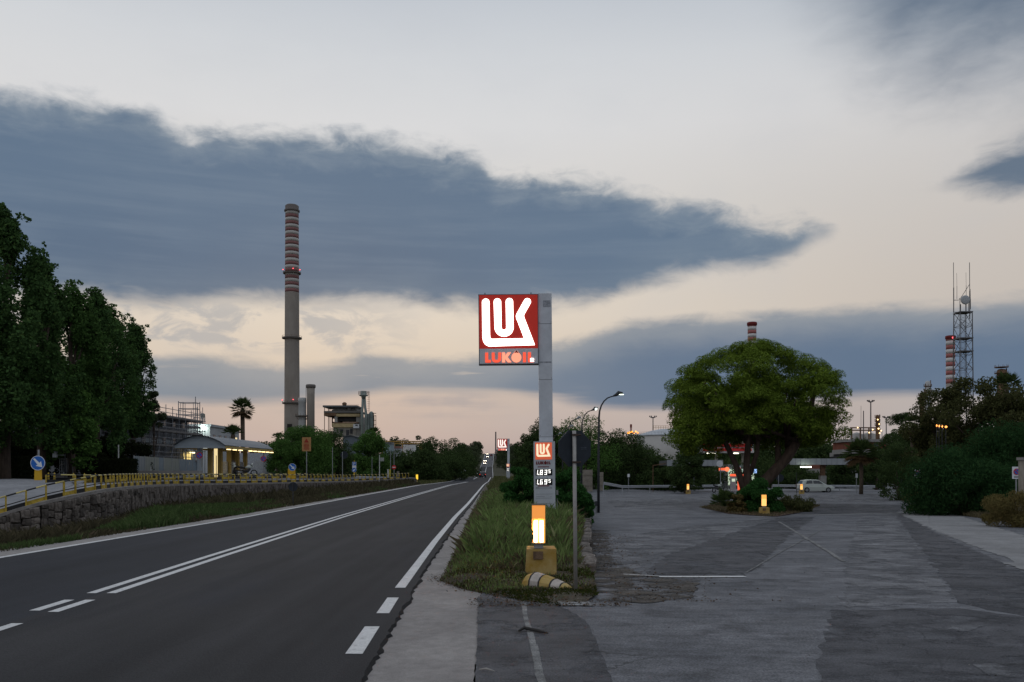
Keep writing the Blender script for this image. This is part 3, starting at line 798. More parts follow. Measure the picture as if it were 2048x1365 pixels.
GRASS_L = leafmat('lush_grass_blade', (.046, .070, .026), (.095, .145, .052), (.15, .17, .08))
GRASS_D = leafmat('dry_grass_blade', (0.083, 0.069, 0.042), (0.173, 0.143, 0.083), (0.210, 0.173, 0.112))

def crown_mesh(name, clumps, n, size, m, parent, aspect=.5, jit=.8, inner=.35, up=0.0):
    p, d = clump_pts(clumps, n, inner)
    return np_mesh(name, leaves(p, d, size, aspect, jit, up), 4, m, parent)
def tree(name, label, loc, h, clumps, n, size, m, trunk=.25, cat='tree', group=None, limbs=6, bark=None, aspect=.5, jit=.8, lean=0, up=0.0, inner=.35, trunk_top=.7):
    t = thing(name, label, cat, loc, 0, group)
    mb = MB()
    top = Vector((lean, 0, h * trunk_top))
    pts = [Vector((0, 0, -.3)), Vector((.02, 0, h * .12)), top * .5 + Vector((rnd.uniform(-.15, .15), 0, 0)), top]
    mb.path(pts, [trunk * 1.25, trunk, trunk * .75, trunk * .3], 8)
    cs = sorted(clumps, key=lambda c: -c[3])[:limbs]
    for c in cs:
        b = top * rnd.uniform(.35, .85); e = Vector(c[:3])
        mb.path([b, b.lerp(e, .5) + Vector((0, 0, .2)), e], [trunk * .45, trunk * .3, trunk * .1], 5)
    mb.build('trunk', bark or BARK, t, True)
    crown_mesh('crown', clumps, n, size, m, t, aspect, jit, inner, up)
    return t
def column_clumps(h, z0, prof, n, r0, r1):
    """clumps filling a crown whose radius at height fraction f is prof(f)"""
    out = []
    for k in range(n):
        f = rnd.random() ** .9
        a = rnd.uniform(0, 2 * PI); R = prof(f); q = R * math.sqrt(rnd.uniform(.25, 1))
        out.append((q * math.cos(a), q * math.sin(a), z0 + (h - z0) * f, rnd.uniform(r0, r1) * (.65 + .35 * min(1, R))))
    return out
def dome_clumps(rx, rz, zc, n, r0, r1, flat=.35, fill=.3, ry=None):
    out = []
    for k in range(n):
        a = rnd.uniform(0, 2 * PI); s = rnd.uniform(-flat, 1); c = math.sqrt(max(0, 1 - s * s)) if s > 0 else math.sqrt(1 - (s / max(flat, .01) * .6) ** 2)
        f = 1 if rnd.random() > fill else rnd.uniform(.4, .9)
        j = rnd.uniform(.88, 1.08)
        out.append((rx * c * math.cos(a) * f * j, (ry or rx) * c * math.sin(a) * f * j, zc + rz * s * f * j, rnd.uniform(r0, r1)))
    return out

# --- the row of tall trees on the left
POPS = [(-70, 54, 500, 3.4, 30000, 'tall dark leafy tree cut off by the picture edge, tallest of the row', 0),
        (10, 58, 437, 3.1, 36000, 'tallest fully dark leafy tree above the round blue arrow sign', 0),
        (82, 64, 534, 2.3, 28000, 'dark leafy tree with ragged spire, second in the tall row', 0),
        (142, 71, 580, 2.6, 28000, 'dense green leafy tree in the middle of the tall row above clipped hedge', 1),
        (192, 79, 598, 2.6, 26000, 'rounded dark tree in the tall row above the iron gate and hedge', 0),
        (228, 87, 628, 2.2, 22000, 'tall dark tree behind the hedge, next to last of the tall row', 1),
        (266, 94, 646, 2.0, 24000, 'last tree of the tall row, drooping beside the scaffolded building', 0)]
L_POP2 = leafmat('lighter_poplar_leaf', (0.038, 0.074, 0.023), (0.088, 0.169, 0.047), (0.127, 0.203, 0.057))
for i, (px, d, py, R, n, lab, mk_) in enumerate(POPS):
    x = PX(px, d); top = PZ(py, d) - PLAT
    prof = lambda f, R=R: R * (.78 + .30 * math.sin(f * 2.4)) * (1 if f < .55 else max(.12, 1 - ((f - .55) / .47) ** 1.5))
    cl = []
    for k in range(44):                                # upright boughs: stacked clumps rising outwards to a pointed end
        f = rnd.random() ** .85; a = rnd.uniform(0, 2 * PI); q = prof(f) * math.sqrt(rnd.uniform(.2, 1)); z0_ = 2.0 if i < 5 else 4.6; z = z0_ + (top - 1.0 - z0_) * f
        for j in range(4): cl.append((q * math.cos(a) * (1 + .04 * j) + rnd.gauss(0, .15), q * math.sin(a) + rnd.gauss(0, .15), z + j * .62, (.86 - .15 * j) * rnd.uniform(.8, 1.1)))
    cl += [(rnd.gauss(0, .25), rnd.gauss(0, .3), top - q, .22 + q * .14) for q in (.25, .5, .8, 1.1, 1.5, 1.9, 2.3)]
    cl += [(c[0] * 1.0 + rnd.gauss(0, .6), c[1] + rnd.gauss(0, .6), c[2] + rnd.uniform(.2, 1.0), rnd.uniform(.18, .34)) for c in rnd.sample(cl, 50)]
    tree('tall_tree', lab, (x, d, PLAT - .1), top, cl, n, .26, L_POP2 if mk_ else L_POP, .32, group='row of tall trees beside the side road', limbs=9, aspect=.62, jit=1.2, trunk_top=.85, inner=.2)
# lighter low tree in front of the row
cl = column_clumps(6.6, 1.0, lambda f: 2.3 * (1 - .6 * f), 40, .5, .9)
tree('small_leafy_tree', 'lower yellow-green leafy tree in front of the tall dark row', (PX(140, 66), 66, PLAT - .1), 7, cl, 9000, .26, L_MID, .15, aspect=.7, jit=1.2)
# pale bush at the foot of the last tall tree, by the scaffold
cl = column_clumps(9.6, 5.5, lambda f: 1.0 * (1 - .4 * f), 16, .4, .7)
tree('slender_tree', 'slender pale tree top showing between last tall tree and scaffolding', (PX(309, 97), 97, PLAT - .1), 9.8, cl, 4000, .22, L_FAR, .12)

# --- clipped hedges
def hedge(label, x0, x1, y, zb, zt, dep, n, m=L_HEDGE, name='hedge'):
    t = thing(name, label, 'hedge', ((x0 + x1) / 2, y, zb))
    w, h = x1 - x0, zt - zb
    mb = MB(); mb.box((0, 0, h / 2 - .03), (w - .15, dep - .15, h - .12), None, 0, .03); mb.build('shade_core', mat('hedge_shade', (.012, .013, .008), .95), t)  # dark box standing in for the shade inside the hedge
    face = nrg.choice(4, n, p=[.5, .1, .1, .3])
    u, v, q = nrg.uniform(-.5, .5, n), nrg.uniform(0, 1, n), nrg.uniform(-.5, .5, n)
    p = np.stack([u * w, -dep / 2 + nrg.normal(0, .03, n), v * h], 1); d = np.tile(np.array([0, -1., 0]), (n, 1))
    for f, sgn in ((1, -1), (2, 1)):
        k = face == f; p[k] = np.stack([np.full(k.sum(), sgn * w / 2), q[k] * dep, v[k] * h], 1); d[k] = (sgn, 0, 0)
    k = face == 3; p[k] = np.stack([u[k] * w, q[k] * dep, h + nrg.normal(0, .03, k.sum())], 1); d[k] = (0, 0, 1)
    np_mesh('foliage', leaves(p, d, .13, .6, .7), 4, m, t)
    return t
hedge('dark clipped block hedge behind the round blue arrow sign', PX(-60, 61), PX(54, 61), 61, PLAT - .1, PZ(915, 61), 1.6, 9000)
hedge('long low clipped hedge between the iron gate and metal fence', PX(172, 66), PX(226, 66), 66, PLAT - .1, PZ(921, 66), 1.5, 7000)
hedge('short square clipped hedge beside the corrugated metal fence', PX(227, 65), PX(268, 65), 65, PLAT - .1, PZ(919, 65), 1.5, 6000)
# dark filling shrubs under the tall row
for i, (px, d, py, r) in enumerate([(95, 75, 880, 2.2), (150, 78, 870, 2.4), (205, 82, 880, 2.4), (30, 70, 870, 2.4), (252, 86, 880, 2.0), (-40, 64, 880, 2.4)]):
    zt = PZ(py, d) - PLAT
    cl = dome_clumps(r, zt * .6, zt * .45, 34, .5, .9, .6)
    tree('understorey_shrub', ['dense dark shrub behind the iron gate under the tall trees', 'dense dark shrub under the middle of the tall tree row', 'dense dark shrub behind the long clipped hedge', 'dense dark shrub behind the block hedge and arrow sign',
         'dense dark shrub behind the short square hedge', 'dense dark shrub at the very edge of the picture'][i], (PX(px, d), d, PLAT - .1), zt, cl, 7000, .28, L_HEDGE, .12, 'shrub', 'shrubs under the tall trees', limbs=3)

# --- umbrella pine on the island
UP = (PX(1508, 62), 62, LOTZ(62) + .05)
u = thing('umbrella_pine', 'huge spreading umbrella pine with several leaning trunks on the island', 'tree', UP)
def ul(px, py, dy=0.0): v = P(px, py, 62) ; return Vector((v.x - UP[0], dy, v.z - UP[2]))
mb = MB()
mb.path([ul(1500, 1012), ul(1496, 970), ul(1493, 930), ul(1497, 880), ul(1503, 820), ul(1470, 770)], [.42, .33, .24, .22, .2, .1], 10)
mb.path([ul(1500, 950), ul(1512, 905, -.3), ul(1513, 850, -.5), ul(1530, 780, -1)], [.20, .16, .14, .06], 8)
mb.path([ul(1505, 985, -.2), ul(1536, 955, -.2), ul(1572, 915, -.3), ul(1598, 870, -.5), ul(1612, 840, -.5), ul(1625, 770, -.8)], [.44, .42, .38, .30, .24, .1], 10)
mb.path([ul(1555, 935, -.2), ul(1558, 880, .3), ul(1548, 830, .5), ul(1545, 770, .8)], [.24, .2, .18, .08], 8)
mb.path([ul(1572, 915, -.1), ul(1588, 865, 1), ul(1580, 810, 2), ul(1600, 760, 2)], [.2, .17, .14, .06], 8)
mb.path([ul(1490, 985), ul(1474, 930, .3), ul(1452, 880, .5), ul(1430, 840, .8), ul(1400, 800, 1)], [.28, .22, .18, .13, .06], 8)
mb.path([ul(1497, 880), ul(1440, 810, -1.5), ul(1395, 770, -2)], [.16, .12, .05], 7)
for k in range(16):
    a = rnd.uniform(0, 2 * PI); e = Vector((math.cos(a) * rnd.uniform(2.5, 5), math.sin(a) * rnd.uniform(2.5, 5), rnd.uniform(5.5, 8.5)))
    b = Vector((rnd.uniform(-1.5, 3), rnd.uniform(-1, 1), rnd.uniform(4.2, 5.4)))
    mb.path([b, b.lerp(e, .5) + Vector((0, 0, .5)), e], [.13, .1, .04], 6)
mb.build('trunk', BARK_P, u, True)
cl = []
ztop = PZ(683, 62) - UP[2]
z0 = PZ(872, 62) - UP[2]
prof_r = ip([(0, 4.9), (.12, 5.75), (.35, 6.2), (.55, 6.2), (.70, 5.6), (.82, 4.5), (.92, 3.0), (1, 1.0)])
for k in range(74):                                   # cushions of foliage over the outside of the crown
    f = (k + rnd.random()) / 74
    a = k * 2.39996 + rnd.uniform(-.4, .4); r = rnd.uniform(.95, 1.6) * (1 - .22 * f)
    R = prof_r(f) - r * .75 + rnd.uniform(-.55, .45)
    c0 = (R * math.cos(a), R * math.sin(a) * .95, z0 + (ztop - r * .6 - z0) * f, r)
    for j in range(5):                                 # each a heap of smaller tufts
        b = rnd.uniform(0, 2 * PI); q = r * rnd.uniform(.35, .75)
        cl.append((c0[0] + q * math.cos(b), c0[1] + q * math.sin(b), c0[2] + rnd.uniform(-.2, .2) * r, r * rnd.uniform(.40, .56)))
    cl.append((c0[0], c0[1], c0[2] + .25 * r, r * .62))
for k in range(16):
    a = rnd.uniform(0, 2 * PI); q = rnd.uniform(0, 2.6); r = rnd.uniform(.5, .95)
    cl.append((q * math.cos(a), q * math.sin(a), ztop - r * .7 - .10 * q * q + rnd.uniform(-.3, .15), r))
p, d = clump_pts(cl, 210000, .80)
keep = d[:, 2] > -.30
p, d = p[keep], d[keep]
d[:, 2] += .45
np_mesh('crown', leaves(p, d, .19, .24, .34, 1.2), 4, L_PINE, u)
cl = [(rnd.uniform(-1, 1) * 4.4, rnd.uniform(-1, 1) * 4.0, z0 + rnd.uniform(.4, 4.2), rnd.uniform(.8, 1.3)) for _ in range(60)]
crown_mesh('inner_boughs', cl, 26000, .34, L_PINE, u, .3, .8)
# hanging skirt of foliage at both sides and behind the trunks
def hang(x0, x1, y0, y1, dy0, dy1, n, r0, r1): return [(PX(rnd.uniform(x0, x1), 62) - UP[0], rnd.uniform(dy0, dy1), PZ(rnd.uniform(y0, y1), 62) - UP[2], rnd.uniform(r0, r1)) for _ in range(n)]
cl = hang(1440, 1640, 838, 884, .5, 5, 60, .6, 1.0) + hang(1346, 1425, 835, 885, -2.5, 2, 40, .5, .85) + hang(1375, 1440, 870, 905, -1, 2.5, 14, .4, .65) + hang(1600, 1672, 835, 888, -2.5, 2, 40, .5, .85) + hang(1425, 1610, 815, 850, -1, 4, 40, .6, 1.0) + hang(1430, 1640, 850, 872, 2, 5, 34, .6, .9)
crown_mesh('lower_boughs', cl, 66000, .26, L_PINE, u, .24, .55)

# --- bushes
def bush(name, label, px, d, zb, rx, top_py, n, size, m, cat='bush', group=None, nclump=40, aspect=.45, jit=.8, ry=None, up=0.0, flat=.9, r0=.16, r1=.32):
    x = PX(px, d); h = PZ(top_py, d) - zb
    t = thing(name, label, cat, (x, d, zb), 0, group)
    cl = dome_clumps(rx * .85, h * .52, h * .42, nclump, rx * r0 * 1.2, rx * r1 * 1.2, flat, .3, ry and ry * .85)
    cl = [(a, b, max(c, r * .5), r) for a, b, c, r in cl]
    mb = MB()
    for k in range(7):
        c = rnd.choice(cl); mb.path([(rnd.uniform(-.1, .1) * rx, rnd.uniform(-.1, .1) * rx, -.05), (c[0] * .5, c[1] * .5, c[2] * .6), c[:3]], [.035 * rx, .025 * rx, .008 * rx], 5)
    mb.build('stems', BARK, t)
    crown_mesh('foliage', cl, n, size, m, t, aspect, jit, .3, up)
    return t
bush('rounded_bush', 'rounded bright green bush on the verge, road side of price sign', 1040, 32.5, .05, .70, 934, 22000, .10, L_BUSH, ry=1.0, nclump=60)
bush('rounded_bush', 'green bush behind the price sign, forecourt side', 1136, 32, -.05, .85, 941, 22000, .10, L_BUSH, ry=1.0, nclump=60)
bush('low_bush', 'lower green bush between price sign and bare sign post', 1160, 29.5, -.1, .45, 975, 9000, .10, L_BUSH)
bush('small_dark_tree', 'small dark shrub seen under the back of the octagonal sign', 1125, 44, -.3, .9, 928, 7000, .14, L_DARK, 'shrub')
bush('island_bush', 'dense rounded green bush behind the glowing lamp on the island', 1524, 50.5, LOTZ(50) - .0, 1.35, 964, 26000, .13, L_BUSH, nclump=60)
bush('island_shrub', 'low olive shrub on the island, car side of round bush', 1588, 51.5, LOTZ(51), 1.1, 992, 6000, .12, L_OLIVE, 'shrub')
bush('island_shrub', 'dry pale shrub between the fan palm and round bush', 1473, 50, LOTZ(50), .55, 990, 3000, .12, L_DRY, 'shrub')
bush('big_feathery_bush', 'biggest feathery dark green bush beside the pale concrete strip', 1925, 47, LOTZ(47) - .1, 2.9, 908, 42000, .20, L_TAM, ry=2.4, nclump=90, aspect=.25, up=.6)
bush('big_feathery_bush', 'taller feathery bush behind the biggest roadside bush', 1985, 53, LOTZ(53) - .1, 3.2, 852, 36000, .22, L_TAM, ry=2.4, nclump=90, aspect=.25, up=.6)
bush('grey_green_bush', 'grey-green bush behind the small no parking sign', 1800, 74, LOTZ(74), 1.9, 885, 9000, .22, L_DARK, nclump=50, aspect=.3)
bush('dry_shrub', 'large dry yellow-brown shrub near the mossy concrete post', 2030, 33, LOTZ(33) - .05, 1.15, 988, 9000, .14, L_DRY, 'shrub', aspect=.2, up=.9)
bush('dry_shrub', 'small dry grassy shrub at the foot of the no parking sign', 1838, 52, LOTZ(52), .75, 976, 4000, .14, L_DRY, 'shrub', aspect=.2, up=.9)
bush('dry_tuft', 'tiny dry tuft on the pavement before the dry shrub', 1975, 38, LOTZ(38), .25, 1026, 700, .10, L_DRY, 'shrub', aspect=.2, up=.9)
# olive-brown trees on the right
for i, (px, d, py, R, n, lab) in enumerate([(1880, 84, 775, 3.4, 24000, 'olive-brown spreading tree in front of the striped chimney'), (1960, 80, 752, 3.6, 28000, 'tallest olive-brown tree in front of the lattice mast'),
                                            (2040, 78, 762, 3.4, 22000, 'olive-brown tree cut off by the picture edge above feathery bush')]):
    z = LOTZ(d); top = PZ(py, d) - z
    cl = dome_clumps(R, top * .5, top * .48, 90, .6, 1.1, .9, .4)
    tree('broad_tree', lab, (PX(px, d), d, z - .05), top * .9, cl, n, .26, L_OLIVE, .28, group='olive-brown trees by the yard wall', limbs=8, aspect=.6, jit=1.1)
tree('young_pine', 'dark green young pine with level boughs beside olive-brown trees', (PX(1812, 95), 95, -1), 9.5, [(rnd.uniform(-1, 1) * 2.6 * (1 - f * .4), rnd.uniform(-1, 1) * 2, 2 + 6.9 * f, rnd.uniform(.5, .8)) for f in [rnd.random() for _ in range(46)]] + [(-1.4 + .3 * k, 0, 8.6 + .05 * k, .5) for k in range(6)],
     12000, .28, L_DARK, .18, aspect=.25, up=.4)
tree('round_dark_tree', 'round dark green tree beside the brick building', (PX(1788, 122), 122, -1), 8.3, dome_clumps(2.6, 4.2, 4.0, 60, .6, 1.0, .9), 12000, .3, L_DARK, .2)
tree('round_dark_tree', 'dark conifer in front of the brick building with concrete roof', (PX(1752, 118), 118, -1), 5.2, dome_clumps(2.1, 2.6, 2.6, 50, .5, .8, .9), 10000, .26, L_DARK, .2)

# --- palms
def palm(label, loc, h, R, n=34, m=L_PALM, trunk=.24, group=None, skirt=True, name='fan_palm'):
    t = thing(name, label, 'palm tree', loc, 0, group)
    if h > .6:
        mb = MB(); mb.path([(0, 0, -.2), (.05, 0, h * .4), (0, 0, h)], [trunk * 1.15, trunk, trunk * 1.05], 10)
        mb.build('trunk', mat('palm_trunk', (.10, .075, .055), .95, .4, 6, .9, 14), t, True)
    for k in range(n):
        low = k / n
        el = 1.35 - 2.1 * low if skirt else 1.35 - 1.15 * low
        a = k * 2.39996 + rnd.uniform(-.2, .2)
        dv = Vector((math.cos(a) * math.cos(el), math.sin(a) * math.cos(el), math.sin(el)))
        L = R * rnd.uniform(.82, 1.05)
        side = dv.cross(Vector((0, 0, 1))).normalized(); nrm = side.cross(dv)
        st = Vector((0, 0, h))
        mid = st + dv * L * .5
        mb = MB()
        mb.tube(st, mid, .03, .015, 4)
        nl = 13
        for j in range(nl):                            # stiff leaflets of the fan
            b = (j / (nl - 1) - .5) * 2.5
            e = dv * math.cos(b) + side * math.sin(b)
            ll = L * .52 * (1 - .18 * abs(b))
            tip = mid + e * ll + Vector((0, 0, -.22 * ll * (.4 + abs(b) * .4)))
            wv = (nrm * .3 + e.cross(nrm)).normalized() * L * .035
            mm = mid + e * ll * .45
            mb.quad(mid, mm + wv, tip, mm - wv)
        mb.build('frond', L_PALMD if (skirt and low > .74) else m, t)
    return t
palm('tall fan palm with a brown skirt behind the guardhouse', (PX(485, 100), 100, PLAT - .1), PZ(818, 100) - PLAT, 1.75, 46)
palm('shorter fan palm beside the tall one, behind guardhouse roof', (PX(466, 97), 97, PLAT - .1), PZ(868, 97) - PLAT, 1.5, 26, skirt=False)
palm('small palm tip behind the big round pine beside chimney', (PX(556, 112), 112, PLAT - .1), PZ(876, 112) - PLAT, 1.1, 18, skirt=False)
palm('fan palm with dry brown skirt near the brick building', (PX(1722, 96), 96, -1), PZ(908, 96) + 1, 2.25, 60, trunk=.2)
palm('low trunkless fan palm on the island under the pine', (PX(1450, 50.5), 50.5, LOTZ(50)), .35, 1.25, 26, skirt=False, name='dwarf_palm')
palm('fan palm rising from the olive-brown tree behind the mast', (PX(2012, 86), 86, -1), PZ(775, 86) + 1, 1.9, 26, skirt=False)
palm('shaggy fan palm half hidden by the olive-brown trees', (PX(1826, 86), 86, -1), PZ(855, 86) + 1, 1.6, 30)
palm('palm head behind the light green conical tree', (PX(748, 128), 128, PLAT - .1), PZ(868, 128) - PLAT, 1.5, 20, skirt=False)

# --- trees of the middle distance on the left of the road
def blob(name, label, px, d, top_py, rx, n, size, m, group=None, zb=None, nclump=60, fill=.35, aspect=.5, cat='tree', flat=.9):
    z = zb if zb is not None else base_z(PX(px, d), d)
    top = PZ(top_py, d) - z
    cl = dome_clumps(rx * .86, top * .46, top * .46, nclump, rx * .20, rx * .36, flat, fill)
    return tree(name, label, (PX(px, d), d, z - .1), top * .8, cl, n, size, m, .22, cat, group, 6, aspect=aspect, jit=.9)
blob('round_pine', 'broad rounded green pine in front of the tall chimney', 610, 100, 855, 3.6, 30000, .26, L_MID, zb=PLAT, nclump=110, aspect=.3)
blob('round_pine', 'darker rounded pine between chimneys and grey shed', 660, 106, 858, 3.0, 20000, .26, L_DARK, zb=PLAT, nclump=80, aspect=.3)
blob('round_pine', 'low round pine behind the tan road sign', 570, 97, 872, 2.0, 12000, .24, L_MID, zb=PLAT, nclump=60, aspect=.3)
blob('conical_tree', 'light green conical tree in front of the power plant', 740, 118, 860, 2.6, 18000, .26, L_MID, zb=.8, nclump=70)
for i, (px, d, py, rx, lab) in enumerate([(790, 140, 903, 3.4, 'dark bushy tree before the rusty tank'), (835, 150, 900, 3.4, 'dark bushy tree under the yellow pipe rack'), (765, 132, 910, 2.6, 'low dark tree beside the parking sign'),
                                          (868, 190, 878, 4.8, 'large dark roadside tree with level boughs'), (905, 205, 877, 5.0, 'tallest dark roadside tree left of the far road'), (890, 175, 905, 4.6, 'dark tree leaning over the far verge'),
                                          (928, 250, 905, 4.2, 'small rounded tree near the blue and white sign'), (856, 165, 915, 4.0, 'low dark thicket by the yellow marker lamp'), (700, 125, 905, 2.4, 'dark shrub before the grey shed'), (650, 108, 900, 3.2, 'dark undergrowth before the round pines')]):
    blob('roadside_tree', lab, px, d, py, rx, 11000, .36, L_DARK, 'trees on the plant side of the road', nclump=60)
for i, (px, d, py, rx, lab) in enumerate([(782, 260, 873, 6, 'far tree behind the yellow pipe rack'), (812, 265, 877, 6, 'far tree behind the rusty tank'), (836, 270, 868, 3.6, 'slim far tree rising over the pipe rack'), (522, 230, 880, 4, 'far round tree over the guardhouse roof end')]):
    blob('far_tree', lab, px, d, py, rx, 5000, .6, L_FAR, 'far trees behind the tank', nclump=34)
# --- trees lining the far road and the hill beyond
proto = blob('far_roadside_tree', 'dark tree lining the far slope of the road, plant side', 930, 330, 900, 6.0, 5000, .7, L_FAR, 'trees lining the far road', nclump=36)
ph = 330
for i in range(22):
    d = 300 + i * 26 + rnd.uniform(-8, 8)
    for sgn in (-1, 1):
        x = (RL(d) - rnd.uniform(6, 26)) if sgn < 0 else (RR(d) + rnd.uniform(6, 22))
        s = rnd.uniform(.65, 1.15)
        dup(proto, (x, d, base_z(x, d) - .3), rnd.uniform(0, 6), 'dark tree lining the far slope of the road, ' + ('plant side' if sgn < 0 else 'filling station side'), sc=(s, s, s * rnd.uniform(.7, 1.05)))
for i in range(34):
    d = rnd.uniform(430, 1000); x = rnd.uniform(-.30, .62) * d
    if RL(min(d, 900)) - 8 < x < RR(min(d, 900)) + 8: continue
    s = rnd.uniform(.8, 1.4)
    dup(proto, (x, d, base_z(x, d) - .4), rnd.uniform(0, 6), 'distant dark tree on the rising ground at the horizon', 'distant trees at the horizon', sc=s)
# --- trees behind the totem and along the forecourt
for i, (px, d, py, rx, lab, m) in enumerate([(1060, 112, 878, 2.2, 'dark pine behind the far sign and the round verge bush', L_DARK), (1056, 118, 862, 2.1, 'lowest dark conical pine beside far sign', L_DARK), (1080, 120, 826, 3.0, 'tallest dark pine right behind the big sign pole', L_DARK), (1104, 124, 842, 3.2, 'dark pine between big sign pole and octagonal sign', L_DARK),
                                             (1172, 118, 824, 4.2, 'broad green pine behind the second street lamp', L_MID), (1212, 122, 842, 4.0, 'dark pine right of the tallest street lamp', L_DARK), (1256, 124, 858, 3.8, 'dark pine below the gas flare', L_DARK), (1140, 125, 850, 3.4, 'green pine behind the octagonal sign', L_MID),
                                             (1318, 126, 908, 2.0, 'grey-green tree in front of the white storage tank', L_DARK), (1372, 100, 885, 2.0, 'grey-green tree beside the canopy under the pine', L_DARK), (1283, 128, 912, 2.2, 'small tree under the storage tank', L_DARK), (1690, 128, 905, 2.6, 'dark shrubby tree behind the fan palm', L_DARK)]):
    blob('forecourt_tree', lab, px, d, py, rx, 13000, .30, m, 'trees around the forecourt', zb=-1.0 if px > 1120 else -.3, nclump=70, aspect=.35)
for i, (px, d, py, rx, lab) in enumerate([(1330, 116, 935, 2.6, 'dark clipped shrub behind the guard rail'), (1305, 119, 940, 2.4, 'second dark shrub behind the guard rail'), (1365, 120, 935, 2.8, 'dark shrub behind the grey canopy pillar'), (1240, 126, 955, 3.0, 'low dark shrub by the pale stone block'),
                                          (1400, 126, 930, 3, 'dark shrub under the far canopy edge'), (1590, 124, 930, 3.6, 'dark shrub behind the white car'), (1630, 122, 952, 2.2, 'green shrub right behind the white car roof'), (1470, 128, 920, 4, 'dark hedge mass behind the pine trunks'), (1540, 130, 915, 4.4, 'dark shrub mass behind the leaning trunk')]):
    blob('dark_shrub', lab, px, d, py, rx, 7000, .3, L_DARK, 'shrubs behind the forecourt', zb=-1.0, nclump=40, cat='shrub')
for i, (px, d, py, rx) in enumerate([(1420, 175, 880, 8), (1480, 180, 875, 9), (1540, 178, 872, 9), (1600, 176, 878, 8), (1660, 180, 880, 8), (1230, 170, 890, 8), (1180, 165, 880, 8), (1290, 200, 905, 8), (1830, 170, 880, 8), (1750, 210, 880, 8), (1700, 215, 870, 7), (1900, 180, 870, 9), (2000, 180, 860, 9), (1960, 185, 870, 8)]):
    blob('belt_tree', 'dark tree of the belt behind the filling station', px, d, py, rx, 7000, .6, L_DARK, 'tree belt behind the filling station', zb=-1.2, nclump=40)

# ------------------------------------------------------------------ grass
def grass(name, pts, hts, m, lean=.35, wid=.010, label=None):
    n = len(pts); pts = np.asarray(pts); hts = np.asarray(hts).reshape(-1, 1)
    a = nrg.uniform(0, 2 * PI, n); dr = np.stack([np.cos(a), np.sin(a), np.zeros(n)], 1)
    b = nrg.uniform(0, 2 * PI, n); ln = np.stack([np.cos(b), np.sin(b), np.zeros(n)], 1) * hts * np.abs(nrg.normal(0, lean, (n, 1)))
    w = wid * np.maximum(1, pts[:, 1:2] / 16) * nrg.uniform(.7, 1.4, (n, 1))
    out = np.empty((n, 4, 3)); up = np.array([0, 0, 1.])
    out[:, 0] = pts - dr * w; out[:, 1] = pts + dr * w
    mid = pts + up * hts * .6 + ln * .35
    out[:, 2] = mid + dr * w * .7; out[:, 3] = pts + up * hts + ln
    return setting(np_mesh(name, out.reshape(-1, 3), 4, m), 'stuff', label)
# verge: tall grass in the middle, short at the edges
pts, hts, pd, hd = [], [], [], []
for k in range(90000):
    y = 12.4 + (70 - 12.4) * rnd.random() ** 2.0
    a, b = VL(y), VR(y)
    t = rnd.random()
    x = a + (b - a) * t
    cl = math.sin(x * 3.1 + y * .9) + math.sin(y * 2.3 - x * 1.7) + .6 * math.sin(x * 7 + y * 5)
    e = min(1, t * 4.5) * min(1, (1 - t) * 5 + .25) * min(1, max(0, (y - 14.2) / 2.2))
    if y < 14.4: e *= .6
    if e < .16 and rnd.random() > .25: continue
    if y < 20 and x > .6 and rnd.random() < .7: continue
    h = (.06 + .34 * e * (1 + .25 * cl)) * rnd.uniform(.6, 1.25)
    z = verge_z(x, y)
    if rnd.random() < .22 + .12 * cl + .5 * (1 - e): pd.append((x, y, z)); hd.append(h * .8)
    else: pts.append((x, y, z)); hts.append(h)
grass('verge_grass', pts, hts, GRASS_G, .35, .0075, 'long green grass growing on the verge around the price sign')
grass('dry_verge_grass', pd, hd, GRASS_D, .6, .007, 'dry straw coloured grass at the edges of the verge')
# moss-like short growth over the nose of the verge
pts, hts = [], []
for k in range(16000):
    y = 11.3 + 3.6 * rnd.random(); a, b = VL(y), VR(y); t = rnd.random(); x = a + (b - a) * t
    if math.sin(x * 4.1 + y * 3.3) + math.sin(x * 1.7 - y * 5.1) + rnd.uniform(-.9, .9) < -.1: continue
    pts.append((x, y, verge_z(x, y) - .005)); hts.append(rnd.uniform(.012, .05))
grass('low_weeds', pts, hts, leafmat('low_weed', (.030, .038, .010), (.062, .075, .020), (.09, .07, .03)), .9, .010, 'short mossy weeds covering the nose of the verge')
# bank between road and wall
pts, hts, pd, hd = [], [], [], []
NB = len(BANK)
for k in range(110000):
    i = rnd.uniform(5, NB - 1.01); i0 = int(i); f = i - i0
    s = rnd.random() * 7.99; j = int(s); g = s - j
    A, B, C, D = BANK[i0][j], BANK[i0][j + 1], BANK[i0 + 1][j], BANK[i0 + 1][j + 1]
    q = [(A[c] * (1 - g) + B[c] * g) * (1 - f) + (C[c] * (1 - g) + D[c] * g) * f for c in range(3)]
    u = i / NB; v = s / 8
    nz = math.sin(q[0] * 1.3 + q[1] * .35) + math.sin(q[0] * .7 - q[1] * .9) + rnd.uniform(-.6, .6)
    lush = max(0, 1 - abs(u - .63) / .16) * max(0, 1 - abs(v - .34) / .42)
    if lush > .12 + .1 * nz:
        pts.append(q); hts.append((.20 + .42 * lush) * rnd.uniform(.5, 1.2))
    elif rnd.random() < .75:
        pd.append(q); hd.append(rnd.uniform(.06, .26) * (1 if v > .06 else .5) * (rnd.uniform(1.5, 3.2) if v > .45 and rnd.random() < .7 else 1))
grass('bank_grass', pts, hts, GRASS_L, .4, .010, 'lush green grass on the bank below the stone wall')
grass('dry_bank_grass', pd, hd, leafmat('dull_bank_blade', (.050, .046, .028), (.105, .092, .055), (.15, .12, .08)), .5, .010, 'dull dry grass on the bank between road and stone wall')
